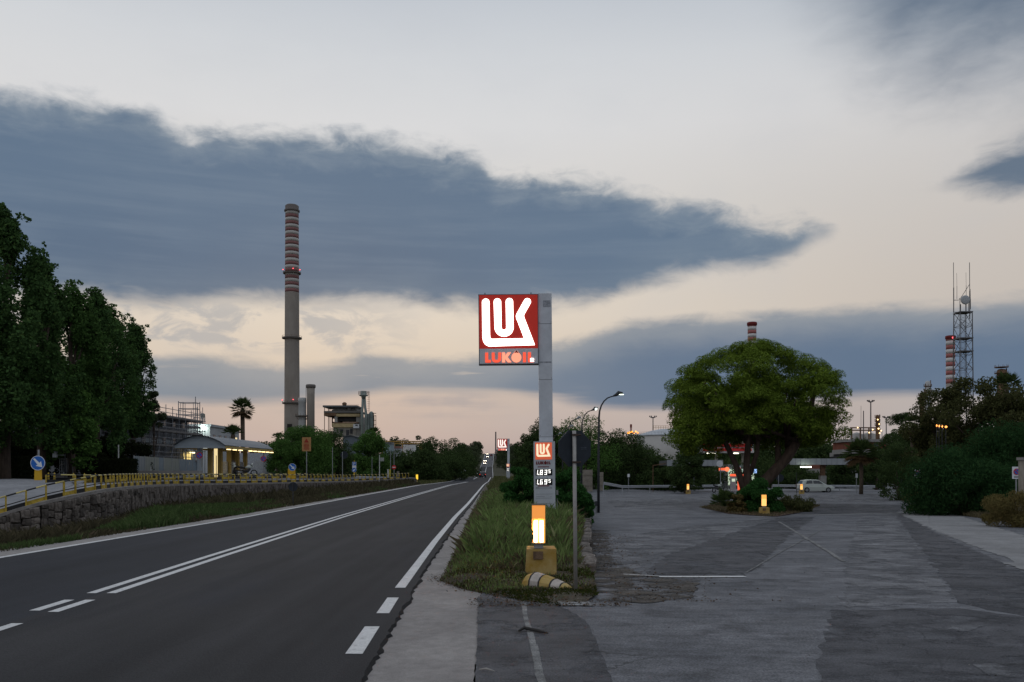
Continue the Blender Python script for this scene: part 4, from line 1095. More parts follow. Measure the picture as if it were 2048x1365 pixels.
# far verges
pts, hts = [], []
for k in range(26000):
    y = 70 + 240 * rnd.random() ** 1.4
    if rnd.random() < .5: x = RR(y) + rnd.uniform(.8, 9)
    else:
        if y < 112: continue
        x = RL(y) - rnd.uniform(.9, 9)
    z = verge_z(x, y) if (y < 138 and x > RR(y)) else base_z(x, y)
    pts.append((x, y, z)); hts.append(rnd.uniform(.2, .55))
grass('far_verge_grass', pts, hts, leafmat('far_grass_blade', (0.077, 0.084, 0.034), (0.154, 0.161, 0.070), (0.210, 0.182, 0.105)), .4, .010, 'pale grass along the verges of the far road')
# island and yard edges
isl = [lotp(*p) for p in [(1398, 1016), (1440, 1006), (1500, 1000), (1580, 1002), (1640, 1012), (1610, 1024), (1545, 1034), (1460, 1028)]]
bm = bmesh.new(); vs = [bm.verts.new((x + rnd.uniform(-.2, .2), y, LOTZ(y) + .015)) for x, y in isl]; bm.faces.new(vs)
bmesh.ops.triangulate(bm, faces=bm.faces[:])
me = bpy.data.meshes.new('island_soil'); bm.to_mesh(me); bm.free(); me.materials.append(A_SOIL2)
for p_ in me.polygons:
    if p_.normal.z < 0: p_.flip()
o = bpy.data.objects.new('island_soil', me); COL.objects.link(o); setting(o)
cx_, cy_ = sum(p[0] for p in isl) / 8, sum(p[1] for p in isl) / 8
pts, hts = [], []
for k in range(9000):
    a = rnd.uniform(0, 2 * PI); q = math.sqrt(rnd.random())
    i = int(a / (2 * PI) * 8) % 8; p0, p1 = isl[i], isl[(i + 1) % 8]; f = rnd.random()
    x = cx_ + (p0[0] + (p1[0] - p0[0]) * f - cx_) * q; y = cy_ + (p0[1] + (p1[1] - p0[1]) * f - cy_) * q
    pts.append((x, y, LOTZ(y) + .01)); hts.append(rnd.uniform(.03, .16) if q > .5 else rnd.uniform(.05, .3))
grass('island_grass', pts, hts, GRASS_D, .6, .008, 'dry low grass on the island round the pine')
pts, hts = [], []
for k in range(9000):
    y = 30 + 40 * rnd.random(); x0 = float(np.interp(y, [26, 33, 49, 70], [17.0, 20.3, 25.3, 33])); x = x0 + abs(rnd.gauss(0, 1.6))
    pts.append((x, y, LOTZ(y) - .006)); hts.append(rnd.uniform(.05, .35))
grass('yard_edge_grass', pts, hts, GRASS_D, .6, .009, 'dry grass along the foot of the yard bushes')

def litter(name, pts, size, m, label):
    pts = np.asarray(pts); n = len(pts)
    d = np.tile(np.array([0, 0, 1.]), (n, 1))
    return setting(np_mesh(name, leaves(pts, d, size, .75, .28), 4, m), 'stuff', label)
pts, pt2 = [], []
for k in range(5200):
    y = 11.2 + 9 * rnd.random() ** 1.5; side = rnd.random()
    x = VL(y) + rnd.gauss(.08, .16) if side < .5 else VL(y) + (VR(y) - VL(y)) * rnd.random()
    if y < 11.9: x = rnd.uniform(-.6, 1.6)
    z = verge_z(x, y) if VL(y) < x < VR(y) else LOTZ(y)
    (pts if rnd.random() < .6 else pt2).append((x, y, max(z, LOTZ(y)) + .012))
for k in range(2400):                                  # drift of dead leaves and grit along the edging wall
    y = 11.6 + 16 * rnd.random() ** 1.3; x = VR(y) + .25 + abs(rnd.gauss(0, .75)) * (1.3 if y < 15 else .8)
    (pts if rnd.random() < .45 else pt2).append((x, y, LOTZ(y) + .006))
for k in range(1500):
    x, y = rnd.uniform(-.2, 9), rnd.uniform(6, 30); pts.append((x, y, LOTZ(y) + .004))
litter('gravel', pts, .022, leafmat('gravel_chip', (.07, .066, .062), (.22, .21, .20), trans=.02), 'loose gravel along the verge edge and forecourt')
litter('dead_leaves', pt2, .038, leafmat('dead_leaf', (.045, .026, .014), (.12, .075, .042), trans=.1), 'brown dead leaves drifted along the edging wall')
# ================================================================== SIGNS, LAMPS AND STREET FURNITURE
STEEL = mat('galvanised_steel', (.30, .31, .32), .5, .15, 8, .1, 60, .3)
DARKPOLE = mat('dark_painted_pole', (.035, .037, .042), .55, .25, 7)
SIGNBACK = mat('silhouette_sign_back', (.018, .024, .032), .55, .3, 5)  # grey back darkened to its silhouette tone in the colour itself
GREYP = mat('grey_white_panel', (.55, .57, .61), .5, .14, 2.2, .05, 30)
GREYP2 = mat('grey_white_board', (.46, .48, .51), .5, .10, 3)
REDF = mat('dark_red_face', (.20, .012, .010), .35, .1, 4, emit=(.60, .030, .015), es=.34)
RIM = mat('dull_metal_trim', (.10, .10, .11), .5, .2, 8)
WHITE_LIT = glow('lit_white_letter', (1.0, .93, .84), 3.4)
RED_LIT = glow('lit_red_letter', (1.0, .10, .045), .85)
RED_HOT = glow('hot_red_letter', (1.0, .30, .18), 1.1)
RED_DULL = mat('dull_red_letter', (.16, .010, .012), .5, .1)
CREAM_LIT = glow('cream_lit_letter', (1.0, .86, .58), .72)
ORANGE_LIT = glow('orange_lit_panel', (.80, .13, .05), .42)
DIGIT = glow('price_digit', (1.0, .98, .93), 1.5)
BLACK = mat('black_display', (.012, .012, .014), .4, .1)

# logo outlines in a 800 x 725 field (x right, y down)
def rnd_cap(cx, cy, r, a0, a1, n=8): return arc(cx, cy, r, a0, a1, n)
def shape_LK():
    p = []
    # outer boundary starting bottom-left of L's top, clockwise, y down
    p += [(50, 560)]
    p += [(48, 84)] + [(98 + 49 * math.cos(math.radians(a)), 84 - 47 * math.sin(math.radians(a))) for a in range(160, -1, -20)]
    p += [(151, 520), (154, 556), (162, 570), (176, 576), (607, 572)]
    p += [(503, 297), (500, 275), (505, 252), (612, 62)]
    p += [(655 + 47 * math.cos(math.radians(a)), 82 - 46 * math.sin(math.radians(a))) for a in range(150, -31, -20)]
    p += [(612, 250), (607, 268), (610, 290), (750, 662), (140, 676), (108, 664), (80, 642), (60, 608)]
    return p
def shape_U():
    p = [(205, 84)] + [(254 + 49 * math.cos(math.radians(a)), 82 - 47 * math.sin(math.radians(a))) for a in range(160, -1, -20)]
    p += [(306, 424)] + [(338 + 31 * math.cos(math.radians(a)), 428 + 28 * math.sin(math.radians(a))) for a in range(160, 19, -20)] + [(369, 424), (366, 84)]
    p += [(414 + 49 * math.cos(math.radians(a)), 80 - 47 * math.sin(math.radians(a))) for a in range(160, -1, -20)]
    p += [(467, 430)] + [(340 + 127 * math.cos(math.radians(a)), 424 + 122 * math.sin(math.radians(a))) for a in range(10, 171, 16)] + [(213, 424)]
    return p
DROP = [(65, -28)] + [(65 + 66 * math.cos(math.radians(a)), 68 + 66 * math.sin(math.radians(a))) for a in range(-48, 229, 18)]
WORD = [('letter', [(0, 0), (38, 0), (38, 98), (75, 98), (75, 132), (0, 132)], 0),
        ('letter', [(0, 0), (38, 0), (38, 84), (46, 98), (62, 102), (78, 98), (86, 84), (86, 0), (123, 0), (123, 90), (110, 118), (86, 132), (40, 132), (12, 118), (0, 90)], 88),
        ('letter', [(0, 0), (38, 0), (38, 48), (74, 0), (120, 0), (72, 62), (124, 132), (76, 132), (38, 80), (38, 132), (0, 132)], 226),
        ('drop', DROP, 352),
        ('letter', [(0, 0), (38, 0), (38, 132), (0, 132)], 505),
        ('letter', [(0, 0), (38, 0), (38, 98), (75, 98), (75, 132), (0, 132)], 572)]
def put(poly, x0, z0, s, y0, y1, m, name, parent, mb=None):
    """outline with y down -> standing plate facing -Y"""
    q = [(x0 + x * s, z0 - y * s) for x, y in poly]
    b = mb or MB(); b.prism(q, y0, y1, m)
    return None if mb else b.build(name, m, parent)
def logo(parent, x0, z0, w, y, ml, name='logo_letter', t=.03):
    s = w / 800
    put(shape_LK(), x0, z0, s, y - t, y, ml, name, parent)
    put(shape_U(), x0, z0, s, y - t, y, ml, name, parent)
SEG = {'1': 'bc', '2': 'abged', '3': 'abgcd', '5': 'afgcd', '6': 'afgedc', '8': 'abcdefg', '9': 'abcdfg', '0': 'abcdef'}
def digit(mb, ch, x, z, w, h, y0, y1, m):
    t = w * .27; sl = .10
    B = {'a': (0, h - t, w, h), 'd': (0, 0, w, t), 'g': (0, h / 2 - t / 2, w, h / 2 + t / 2), 'f': (0, h / 2, t, h), 'b': (w - t, h / 2, w, h), 'e': (0, 0, t, h / 2), 'c': (w - t, 0, w, h / 2)}
    for k in SEG[ch]:
        a, b, c, d = B[k]; g = t * .08
        mb.prism([(x + a + g + b * sl, z + b + g), (x + c - g + b * sl, z + b + g), (x + c - g + d * sl, z + d - g), (x + a + g + d * sl, z + d - g)], y0, y1, m)
def totem(name, label, loc, group, roll=0.0):
    t = thing(name, label, 'sign', loc, 0, group)
    t.rotation_euler = (0, roll, 0)
    H = 7.78
    mb = MB(); mb.box((0, .02, H / 2 - .1), (.46, .22, H + .2)); mb.build('pole', GREYP, t)
    mb = MB(); mb.box((-.02, -.093, H - 2.34), (.44, .004, .05)); mb.box((.06, -.093, H - .35), (.25, .004, .22)); mb.build('grime_patch', mat('grime_on_sign', (.30, .31, .34), .8, .6, 14), t)
    mb = MB()
    for zz in (2.9, 4.85, 6.75): mb.box((0, -.0915, zz), (.462, .004, .012)); [mb.box((sx * .2, -.092, zz + .05), (.02, .008, .02)) for sx in (-1, 1)]
    mb.build('panel_seam', RIM, t)
    x1 = -.23; x0 = x1 - 2.03; zt = H - .04; zr = zt - 1.83; zb = zr - .53
    mb = MB(); mb.box(((x0 + x1) / 2, 0, (zt + zr) / 2), (2.03, .30, zt - zr)); mb.build('red_panel', REDF, t)
    mb = MB(); mb.box(((x0 + x1) / 2, 0, (zr + zb) / 2 - .002), (2.028, .296, zr - zb - .004)); mb.build('name_panel', GREYP, t)
    mb = MB()
    for a in (x0 + .012, x1 - .012): mb.box((a, -.002, (zt + zb) / 2), (.024, .31, zt - zb + .01))
    mb.box(((x0 + x1) / 2, -.003, zb), (2.04, .31, .03)); mb.box(((x0 + x1) / 2, -.002, zt), (2.04, .31, .02)); mb.build('panel_trim', RIM, t)
    mb = MB()
    for a in (x0 + .22, x1 - .24): mb.tube((a, 0, zt), (a, 0, zt + .09), .018, n=6)
    mb.build('lifting_eye', RIM, t)
    logo(t, x0 + .0, zt - .045, 2.03, -.152, WHITE_LIT, t=.03)
    s = 2.03 / 800; xx = x0 + 85 * s
    for i, (kind, poly, off) in enumerate(WORD):
        m = RED_HOT if i in (2, 3) else RED_LIT
        zz = zr - 55 * s
        if kind == 'drop':
            put(poly, xx + off * s, zz, s, -.17, -.148, m, 'drop_emblem', t)
            put([(65, -30), (86, -2), (98, 12), (65, 2), (34, 12), (46, -2)], xx + off * s, zz, s, -.174, -.17, RED_DULL, 'drop_tip', t)
        else: put(poly, xx + off * s, zz, s, -.17, -.148, m, 'name_letter', t)
    mb = MB(); mb.box((xx + 625 * s, -.173, zz - 105 * s), (46 * s, .008, 46 * s)); mb.build('broken_letter_light', WHITE_LIT, t)
    # price board in front of the pole
    bx0, bx1, bt = -.43, .29, 2.74
    pb = MB(); pb.box(((bx0 + bx1) / 2, -.17, bt / 2), (bx1 - bx0, .15, bt)); board = pb.build('price_board', GREYP2, t)
    f = -.246
    px = lambda q: bx0 + (q - 235) / 153 * .72
    pz = lambda q: bt - (q - 78) / 3.59 * .01706
    mb = MB(); mb.box(((px(246) + px(366)) / 2, f, (pz(86) + pz(207)) / 2), (px(366) - px(246), .012, pz(86) - pz(207))); mb.build('logo_panel', ORANGE_LIT, board)
    logo(board, px(247), pz(90), px(364) - px(247), f - .007, CREAM_LIT, t=.010)
    s2 = (px(356) - px(251)) / 650; 
    for kind, poly, off in WORD: put(poly, px(251) + off * s2, pz(220), s2, f - .012, f, RED_DULL, 'name_letter' if kind == 'letter' else 'drop_emblem', board)
    for z_ in (259, 395):
        mb = MB(); mb.box((px(304), f, pz(z_)), (px(345) - px(263), .008, .03)); mb.build('red_bar', RED_DULL, board)
    for zz0, zz1, txt in ((275, 320, '1835'), (344, 388, '1695')):
        mb = MB(); mb.box((px(307), f, (pz(zz0) + pz(zz1)) / 2), (px(367) - px(247), .014, pz(zz0) - pz(zz1))); dsp = mb.build('price_display', BLACK, board)
        hh = (pz(zz0) - pz(zz1)); w = hh * .44
        xs = [px(242), px(277), px(308), px(339)]
        for i, ch in enumerate(txt):
            mb = MB(); big = i < 3
            digit(mb, ch, xs[i], pz(zz1) + hh * (.10 if big else .36), w if big else w * .72, hh * (.78 if big else .56), f - .016, f - .006, DIGIT)
            if i == 0: mb.box((xs[0] + w * 1.32, f - .011, pz(zz1) + hh * .16), (.03, .01, .035), DIGIT)
            mb.build('price_digit', DIGIT, dsp)
    mb = MB()
    for z_, a, b in ((405, 247, 365), (414, 247, 365), (453, 247, 366), (470, 250, 310), (482, 247, 366), (520, 250, 366), (470, 348, 364), (408, 250, 270), (408, 352, 364)):
        mb.box(((px(a) + px(b)) / 2, f, pz(z_)), (px(b) - px(a), .006, .011))
    mb.build('board_line', mat('board_line_grey', (.20, .21, .23), .6), board)
    mb = MB(); mb.box((.36, -.05, .35), (.02, .04, .9)); mb.box((.36, -.08, 1.0), (.07, .08, .16)); mb.build('meter_box', mat('grey_meter', (.25, .25, .24), .6), t)
    return t
totem('price_totem_sign', 'tall lit red fuel brand sign with white letters and price board beside the verge', (PX(1093.5, 29), 29, .02), 'lit red roadside fuel signs', math.radians(-.5))
tt = [o for o in COL.objects if o.name == 'price_totem_sign'][0]
far_sign = dup(tt, (PX(1017, 171), 171, .28), 0, 'smaller looking far red fuel brand sign down the road before the pines')
far_sign.rotation_euler = (0, 0, 0)
for ch in far_sign.children:                           # letter glow turned down so the red panel shows
    if ch.name.startswith('logo_letter'):
        ch.material_slots[0].link = 'OBJECT'; ch.material_slots[0].material = glow('dimmer_lit_letter', (1.0, .86, .78), .95)

# octagonal road sign seen from behind
t = thing('octagonal_road_sign', 'bare pole with octagonal sign seen from its dark back', 'road sign', (PX(1150, 12.4), 12.4, .06))
mb = MB(); mb.tube((.012, 0, -.2), (-.012, 0, 2.31), .029, .029, 12); mb.build('pole', mat('weathered_steel_pole', (.33, .31, .29), .55, .2, 6, .1, 40, .2), t, True)
mb = MB()
mb.prism([(.285 * math.cos(PI / 8 + k * PI / 4) , .285 * math.sin(PI / 8 + k * PI / 4)) for k in range(8)], -.012, .012)
pl = mb.build('sign_plate', SIGNBACK, t, loc=(.0, .062, 2.05)); pl.rotation_euler = (0, math.radians(22.5) * 0, math.radians(24))
mb = MB()
for k in range(6): mb.box((.14 + .0, -.0145, .018 * (1 if k < 3 else -.3) - .0), (.09 - .012 * (k % 3), .001, .008))
mb.build('maker_mark', mat('faded_print', (.13, .15, .18), .6), pl)
for zz in (2.25, 1.85):
    mb = MB(); mb.box((0, .0, zz), (.085, .075, .028)); mb.tube((.05, .03, zz), (.09, .03, zz), .012, n=6); mb.build('clamp', mat('rusty_clamp', (.06, .038, .03), .7), t)

# lit marker lamps on concrete feet
LAMP_SHELL = glow('amber_lamp_shell', (1.0, .42, .085), 1.05)
LAMP_DIM = glow('amber_lamp_upper', (1.0, .36, .07), .62)
LAMP_TUBE = glow('lamp_tube', (1.0, .72, .36), 13.0)
YEL = mat('worn_yellow_concrete', (.46, .265, .03), .85, .30, 4.5, .4, 30, col2=(.36, .265, .11))
WHT = mat('worn_white_paint', (.42, .37, .33), .85, .3, 6, .3, 30)
BLK = mat('worn_black_paint', (.035, .032, .030), .85, .3, 6)
def lamp(label, loc, s=1.0, rz=0.0, broken=False, foot=True, group='amber marker lamps'):
    t = thing('marker_lamp', label, 'lamp', loc, rz, group)
    w, h, b = .105, .62, .50
    if foot:
        mb = MB(); mb.box((.045, .10, .20), (.50, .42, .42), None, 0, .012, .94); base = mb.build('concrete_foot', YEL, t)
        mb = MB(); mb.box((-.01, -.115, .30), (.16, .01, .13)); mb.build('foot_plate', mat('stained_plate', (.16, .10, .06), .8, .5, 12), base)
    mb = MB(); mb.box((0, 0, .455), (.15, .12, .09)); mb.build('stem', STEEL, t)
    mb = MB(); mb.box((0, 0, b + h + .006), (2 * w + .02, 2 * w + .02, .014)); mb.build('cap', mat('lamp_cap', (.12, .09, .05), .6), t)
    mb = MB(); mb.box((0, 0, b - .004), (2 * w + .01, 2 * w + .01, .014)); mb.build('tray', mat('lamp_tray', (.10, .06, .03), .6), t)
    if broken:
        mb = MB()
        k = b + h * .64
        mb.quad((-w, -w, k), (w, -w, k), (w, -w, b + h), (-w, -w, b + h)); mb.quad((w, -w, k), (w, w, k), (w, w, b + h), (w, -w, b + h)); mb.quad((-w, w, k), (-w, -w, k), (-w, -w, b + h), (-w, w, b + h))
        mb.build('upper_shade', LAMP_DIM, t)
        mb = MB()
        # broken lower shade with a jagged hole
        out = [(-w, k), (-w, b + .22), (-w + .03, b + .17), (-w + .012, b + .14), (-w + .035, b + .09), (-w + .02, b + .04), (-w + .012, b), (w, b), (w, k)]
        mb.prism(out, w - .01, w)
        mb.quad((w, -w, b), (w, w, b), (w, w, k), (w, -w, k))
        mb.prism([(-w, k), (-w, b + .23), (-w + .02, b + .33), (-w + .03, k)], -w, -w + .004)
        mb.prism([(w - .03, k), (w - .022, b), (w, b), (w, k)], -w, -w + .004)
        mb.build('lower_shade', LAMP_SHELL, t)
        for sx in (-.045, .05):
            mb = MB(); mb.tube((sx, .0, b + .01), (sx, .0, b + h * .58), .030, n=10); mb.build('lamp_tube', LAMP_TUBE, t, True)
    else:
        mb = MB(); mb.box((0, 0, b + h * .32), (2 * w, 2 * w, h * .64)); mb.build('lower_shade', glow('amber_lamp_lower', (1.0, .50, .14), 1.3), t)
        mb = MB(); mb.box((0, 0, b + h * .82), (2 * w, 2 * w, h * .36)); mb.build('upper_shade', LAMP_SHELL, t)
    if s != 1: t.scale = (s, s, s)
    return t
lamp('nearest amber lit marker lamp with broken shade on a yellow block beside striped kerb', (PX(1077, 14), 14, .10), 1.0, 0, True)
l2 = lamp('amber lit marker lamp on a yellow foot before the round island bush', (PX(1528, 47), 47, LOTZ(47)))
dup(l2, (PX(1376, 97), 97, LOTZ(97)), 0, 'small amber lit marker lamp beside the grey canopy pillar')
dup(l2, (PX(1603, 97), 97, LOTZ(97)), 0, 'small amber lit marker lamp just behind the white car tail')
# yellow marker lamp by the far end of the railing
t = thing('yellow_marker_post', 'glowing yellow marker post at the far end of the plaza railing', 'lamp', (PX(834, 118), 118, .15))
mb = MB(); mb.box((0, 0, .15), (.2, .2, .4)); mb.build('post', YEL, t)
mb = MB(); mb.box((0, 0, .65), (.26, .26, .66)); mb.build('lit_shade', glow('yellow_lit_shade', (1.0, .62, .05), 1.0), t)

# striped kerb nose lying at the tip of the verge
t = thing('striped_kerb_nose', 'worn yellow, white and black striped concrete kerb nose in front of the lamp', 'kerb', (PX(1090, 12.75), 12.75, .06), math.radians(-27))
prof = []
N = 7
st = [(-.34, .13, .09), (-.27, .22, .19), (-.17, .25, .23), (-.145, .25, .225), (-.02, .245, .20), (.005, .24, .195), (.15, .215, .15), (.175, .21, .14), (.29, .155, .10), (.31, .15, .09), (.46, .05, .025)]
cols = [YEL, YEL, BLK, WHT, BLK, YEL, BLK, WHT, BLK, YEL]
parts = {}
for i in range(len(st) - 1):
    (x0, w0, h0), (x1, w1, h1) = st[i], st[i + 1]
    mb = MB(); r0 = [(x0, -w0 * math.cos(PI * k / N), h0 * math.sin(PI * k / N) ** .7 - .03) for k in range(N + 1)]; r1 = [(x1, -w1 * math.cos(PI * k / N), h1 * math.sin(PI * k / N) ** .7 - .03) for k in range(N + 1)]
    for k in range(N): mb.quad(r0[k], r0[k + 1], r1[k + 1], r1[k])
    if i == 0: mb.add(r0, (tuple(range(N + 1)),))
    if i == len(st) - 2: mb.add(r1, (tuple(range(N + 1)),))
    mb.build('stripe', cols[i], t, True)
# sticks and litter on the forecourt
def twig(label, pts, r, m, cat='stick', name='stick'):
    a = lotp(*pts[0]); z = LOTZ(a[1]) + .004
    mb = MB(); mb.path([(lotp(*p)[0] - a[0], lotp(*p)[1] - a[1], r * .9 + h) for p, h in zip(pts, [0, .012, .008, 0, 0, 0])], [r * .6] + [r] * (len(pts) - 2) + [r * .3], 6)
    o = mb.build(name, m, None, True, (a[0], a[1], z)); return tag(o, label, cat)
twig('flat black strip of rubber lying across the pale joint', [(1038, 1266), (1048, 1262), (1060, 1264), (1078, 1266), (1096, 1271)], .02, BLK, 'litter', 'rubber_strip')
twig('short pale stick lying on the dark asphalt strip', [(958, 1343), (972, 1344), (990, 1348)], .012, mat('pale_stick', (.30, .28, .26), .9), 'stick')

# round road signs on poles: kind -> parts
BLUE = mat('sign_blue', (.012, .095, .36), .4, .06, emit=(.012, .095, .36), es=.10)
SWHITE = mat('sign_white', (.72, .74, .76), .45, .05)
SRED = mat('sign_red', (.52, .02, .025), .4, .06)
def disc(mb, r, y0, y1, m, n=28): mb.prism([(r * math.cos(2 * PI * k / n), r * math.sin(2 * PI * k / n)) for k in range(n)], y0, y1, m)
ARROW = [(-.30, .36), (-.36, .30), (-.02, -.12), (-.16, -.22), (.36, -.34), (.26, .14), (.13, .02), (-.22, .36)]
def arrow_disc(parent, z, r, y=-.04, ang=0, rim=True):
    mb = MB(); disc(mb, r, y, y + .02, BLUE); d = mb.build('blue_disc', BLUE, parent, loc=(0, 0, z))
    mb = MB(); a = [(x * r * 1.75, zz * r * 1.75) for x, zz in ARROW]
    if ang: a = [(x * math.cos(ang) - zz * math.sin(ang), x * math.sin(ang) + zz * math.cos(ang)) for x, zz in a]
    mb.prism(a, y - .004, y); mb.build('white_arrow', SWHITE, d)
    mb = MB(); n = 28
    for k in range(n):
        a0, a1 = 2 * PI * k / n, 2 * PI * (k + 1) / n
        mb.quad(*[(q * math.cos(b), y - .003, q * math.sin(b)) for b, q in ((a0, r * .93), (a1, r * .93), (a1, r), (a0, r))])
    mb.build('white_rim', SWHITE, d)
    return d
YPLATE = mat('yellow_plate', (.62, .36, .02), .5, .08)
t = thing('keep_right_sign', 'large round blue arrow sign on a yellow stand in front of the block hedge', 'road sign', (PX(77, 50), 50, PZ(968, 50)))
mb = MB(); mb.tube((0, .02, -.1), (0, .02, 2.0), .055, n=8); mb.build('pole', STEEL, t)
mb = MB(); mb.prism([(-.24, 0), (.24, 0), (.20, .92), (-.20, .92)], -.05, -.02); mb.build('yellow_stand', YPLATE, t)
arrow_disc(t, 1.22, .43, -.08)
t = thing('keep_right_sign', 'smaller round blue arrow sign on yellow blocks amid the far railing', 'road sign', (PX(585, 84), 84, PZ(957, 84)))
mb = MB(); mb.box((0, .05, .35), (.5, .2, .9)); mb.box((-.35, .05, .5), (.2, .2, .9)); mb.build('yellow_stand', YPLATE, t)
arrow_disc(t, 1.1, .37, -.08)
def no_parking(label, loc, r=.33, h=2.1, plate=False):
    t = thing('no_parking_sign', label, 'road sign', loc, 0, 'no parking signs')
    mb = MB(); mb.tube((0, .03, -.2), (0, .03, h + r), .03, n=8); mb.build('pole', STEEL, t)
    if plate:
        mb = MB(); mb.box((0, .0, h), (r * 2.1, .02, r * 3)); mb.build('white_plate', SWHITE, t)
    z = h + (.25 * r if plate else 0); r2 = r * .8 if plate else r
    mb = MB(); disc(mb, r2, -.035, -.015, SRED); d = mb.build('red_ring', SRED, t, loc=(0, 0, z))
    mb = MB(); disc(mb, r2 * .76, -.040, -.035, BLUE); mb.build('blue_field', BLUE, d)
    mb = MB(); q = r2 * .76 * .72; w = r2 * .09
    mb.prism([(-q - w, q - w), (-q + w, q + w), (q + w, -q + w), (q - w, -q - w)], -.044, -.040); mb.build('red_slash', SRED, d)
    if plate:
        mb = MB(); mb.box((0, -.012, h - r * 1.05), (r * 1.4, .004, r * .25)); mb.build('plate_print', BLK, t)
    return t
no_parking('no parking disc in front of the grey guardhouse pillar', (PX(399, 72), 72, PLAT - .05), .27, PZ(910, 72) - PLAT)
no_parking('no parking disc before the pale gate and round pine', (PX(527, 84), 84, PLAT - .05), .28, PZ(917, 84) - PLAT)
no_parking('no parking sign on a white plate beside the forecourt bushes', (PX(1835, 62), 62, LOTZ(62)), .20, PZ(948, 62) - LOTZ(62), True)
no_parking('grey no parking sign before the mossy concrete post', (PX(2033, 40), 40, LOTZ(40)), .19, PZ(946, 40) - LOTZ(40), True)
# tan works sign
t = thing('works_warning_sign', 'tan board sign with red triangle on tall pole beside round pine', 'road sign', (PX(613, 86), 86, PLAT - .2))
zt, zb = PZ(875, 86) - PLAT + .2, PZ(903, 86) - PLAT + .2
mb = MB(); mb.tube((0, .05, -.3), (0, .05, zt), .045, n=8); mb.build('pole', STEEL, t)
mb = MB(); mb.box((0, 0, (zt + zb) / 2), (.90, .05, zt - zb)); mb.build('board', mat('tan_board', (.42, .22, .085), .7, .1), t)
rr = mat('red_brown_print', (.30, .035, .02), .6)
mb = MB(); zc = zt - .36; mb.prism([(-.25, zc - .18), (.25, zc - .18), (0, zc + .25)], -.035, -.026); mb.build('triangle', rr, t)
for zz, w in ((zc - .34, .5), (zc - .50, .56), (zc - .64, .48), (zc - .82, .56)):
    mb = MB(); mb.box((0, -.03, zz), (w, .01, .09)); mb.build('print_bar', rr, t)
# parking sign with arrow
t = thing('parking_sign', 'blue and white parking sign over a round arrow sign by the conical tree', 'road sign', (PX(708.5, 98), 98, PZ(951, 98)))
mb = MB(); mb.tube((0, .05, -.4), (0, .05, 1.7), .04, n=8); mb.build('pole', YPLATE, t)
mb = MB(); mb.box((0, 0, 1.18), (.46, .04, .72)); mb.build('white_plate', SWHITE, t)
mb = MB(); mb.box((0, -.024, 1.33), (.40, .012, .38)); bp_ = mb.build('blue_field', BLUE, t)
mb = MB(); mb.box((-.06, -.034, 1.33), (.06, .008, .28)); mb.box((.02, -.034, 1.44), (.12, .008, .05)); mb.box((.02, -.034, 1.32), (.12, .008, .05)); mb.box((.09, -.034, 1.38), (.05, .008, .16)); mb.build('parking_letter', SWHITE, bp_)
arrow_disc(t, .62, .26, -.06, -PI / 2 * 1.0)
mb = MB(); mb.box((0, 0, .17), (.16, .06, .36)); mb.build('yellow_stand', YPLATE, t)
# no entry
t = thing('no_entry_sign', 'red no entry disc on a thin pole beside pale bollards', 'road sign', (PX(788, 112), 112, .75))
mb = MB(); mb.tube((0, .04, -.4), (0, .04, PZ(887, 112) - .75), .04, n=8); mb.build('pole', STEEL, t)
mb = MB(); disc(mb, .28, -.03, -.01, SRED); d = mb.build('red_disc', SRED, t, loc=(0, 0, PZ(935, 112) - .75))
mb = MB(); mb.box((0, -.034, 0), (.38, .008, .10)); mb.build('white_bar', SWHITE, d)
# round sign back standing before the stone wall
t = thing('round_sign_back', 'round sign seen from its dark back in front of the stone wall', 'road sign', (PX(586, 45), 45, -.1))
mb = MB(); mb.tube((0, 0, -.3), (0, 0, .95 + .25), .03, n=8); mb.build('pole', DARKPOLE, t)
mb = MB(); disc(mb, .24, .02, .04, SIGNBACK); mb.build('sign_plate', SIGNBACK, t, loc=(0, 0, PZ(974, 45) + .1))
# plain poles and bollards of the plaza
def pole(name, label, px, d, z, top_py, r=.045, m=STEEL, cat='pole', extra=None):
    t = thing(name, label, cat, (PX(px, d), d, z)); h = PZ(top_py, d) - z
    mb = MB(); mb.tube((0, 0, -.3), (0, 0, h), r, r * .8, 8); mb.build('shaft', m, t)
    if extra: extra(t, h)
    return t
pole('thin_post', 'plain pale post between the tan sign and round sign back', 665, 90, .7, 895, .04)
def back_disc(t, h):
    mb = MB(); disc(mb, .42, .05, .07, SIGNBACK); mb.build('sign_plate', SIGNBACK, t, loc=(.18, 0, h - .35))
pole('sign_post', 'post carrying a dark round sign back beside the grey shed', 685, 94, .7, 904, .045, STEEL, 'road sign', back_disc)
def dir_plate(t, h):
    mb = MB(); mb.box((.28, 0, h - .55), (.5, .03, .42)); mb.build('direction_plate', mat('faded_plate', (.30, .31, .29), .6), t)
pole('direction_post', 'white post with a small faded direction plate', 759, 100, .6, 910, .06, mat('white_post', (.5, .5, .48), .6), 'road sign', dir_plate)
pole('thin_post', 'thin grey post before the dark trees beside direction post', 744, 104, .6, 915, .04)
pole('thin_post', 'thin post beside the no entry sign', 781, 114, .7, 900, .04)
pole('bollard', 'white bollard at the end of the plaza', 776, 108, .7, 939, .12, mat('white_post', (.5, .5, .48), .6), 'bollard')
pole('bollard', 'pale yellow bollard next to the white bollard', 780, 109, .7, 939, .12, mat('pale_yellow_post', (.50, .42, .06), .6), 'bollard')
pole('stone_stub', 'squat stone stub at the end of the railing', 796, 112, .7, 943, .2, mat('stone_stub', (.20, .17, .14), .9), 'bollard')
pole('dark_post', 'dark pole in front of the pale gate wall', 527.5, 92, PLAT, 900, .05, DARKPOLE)
pole('marker_post', 'thin white marker post at the metal fence', 302, 74, PLAT, 934, .05, mat('white_post', (.5, .5, .48), .6))
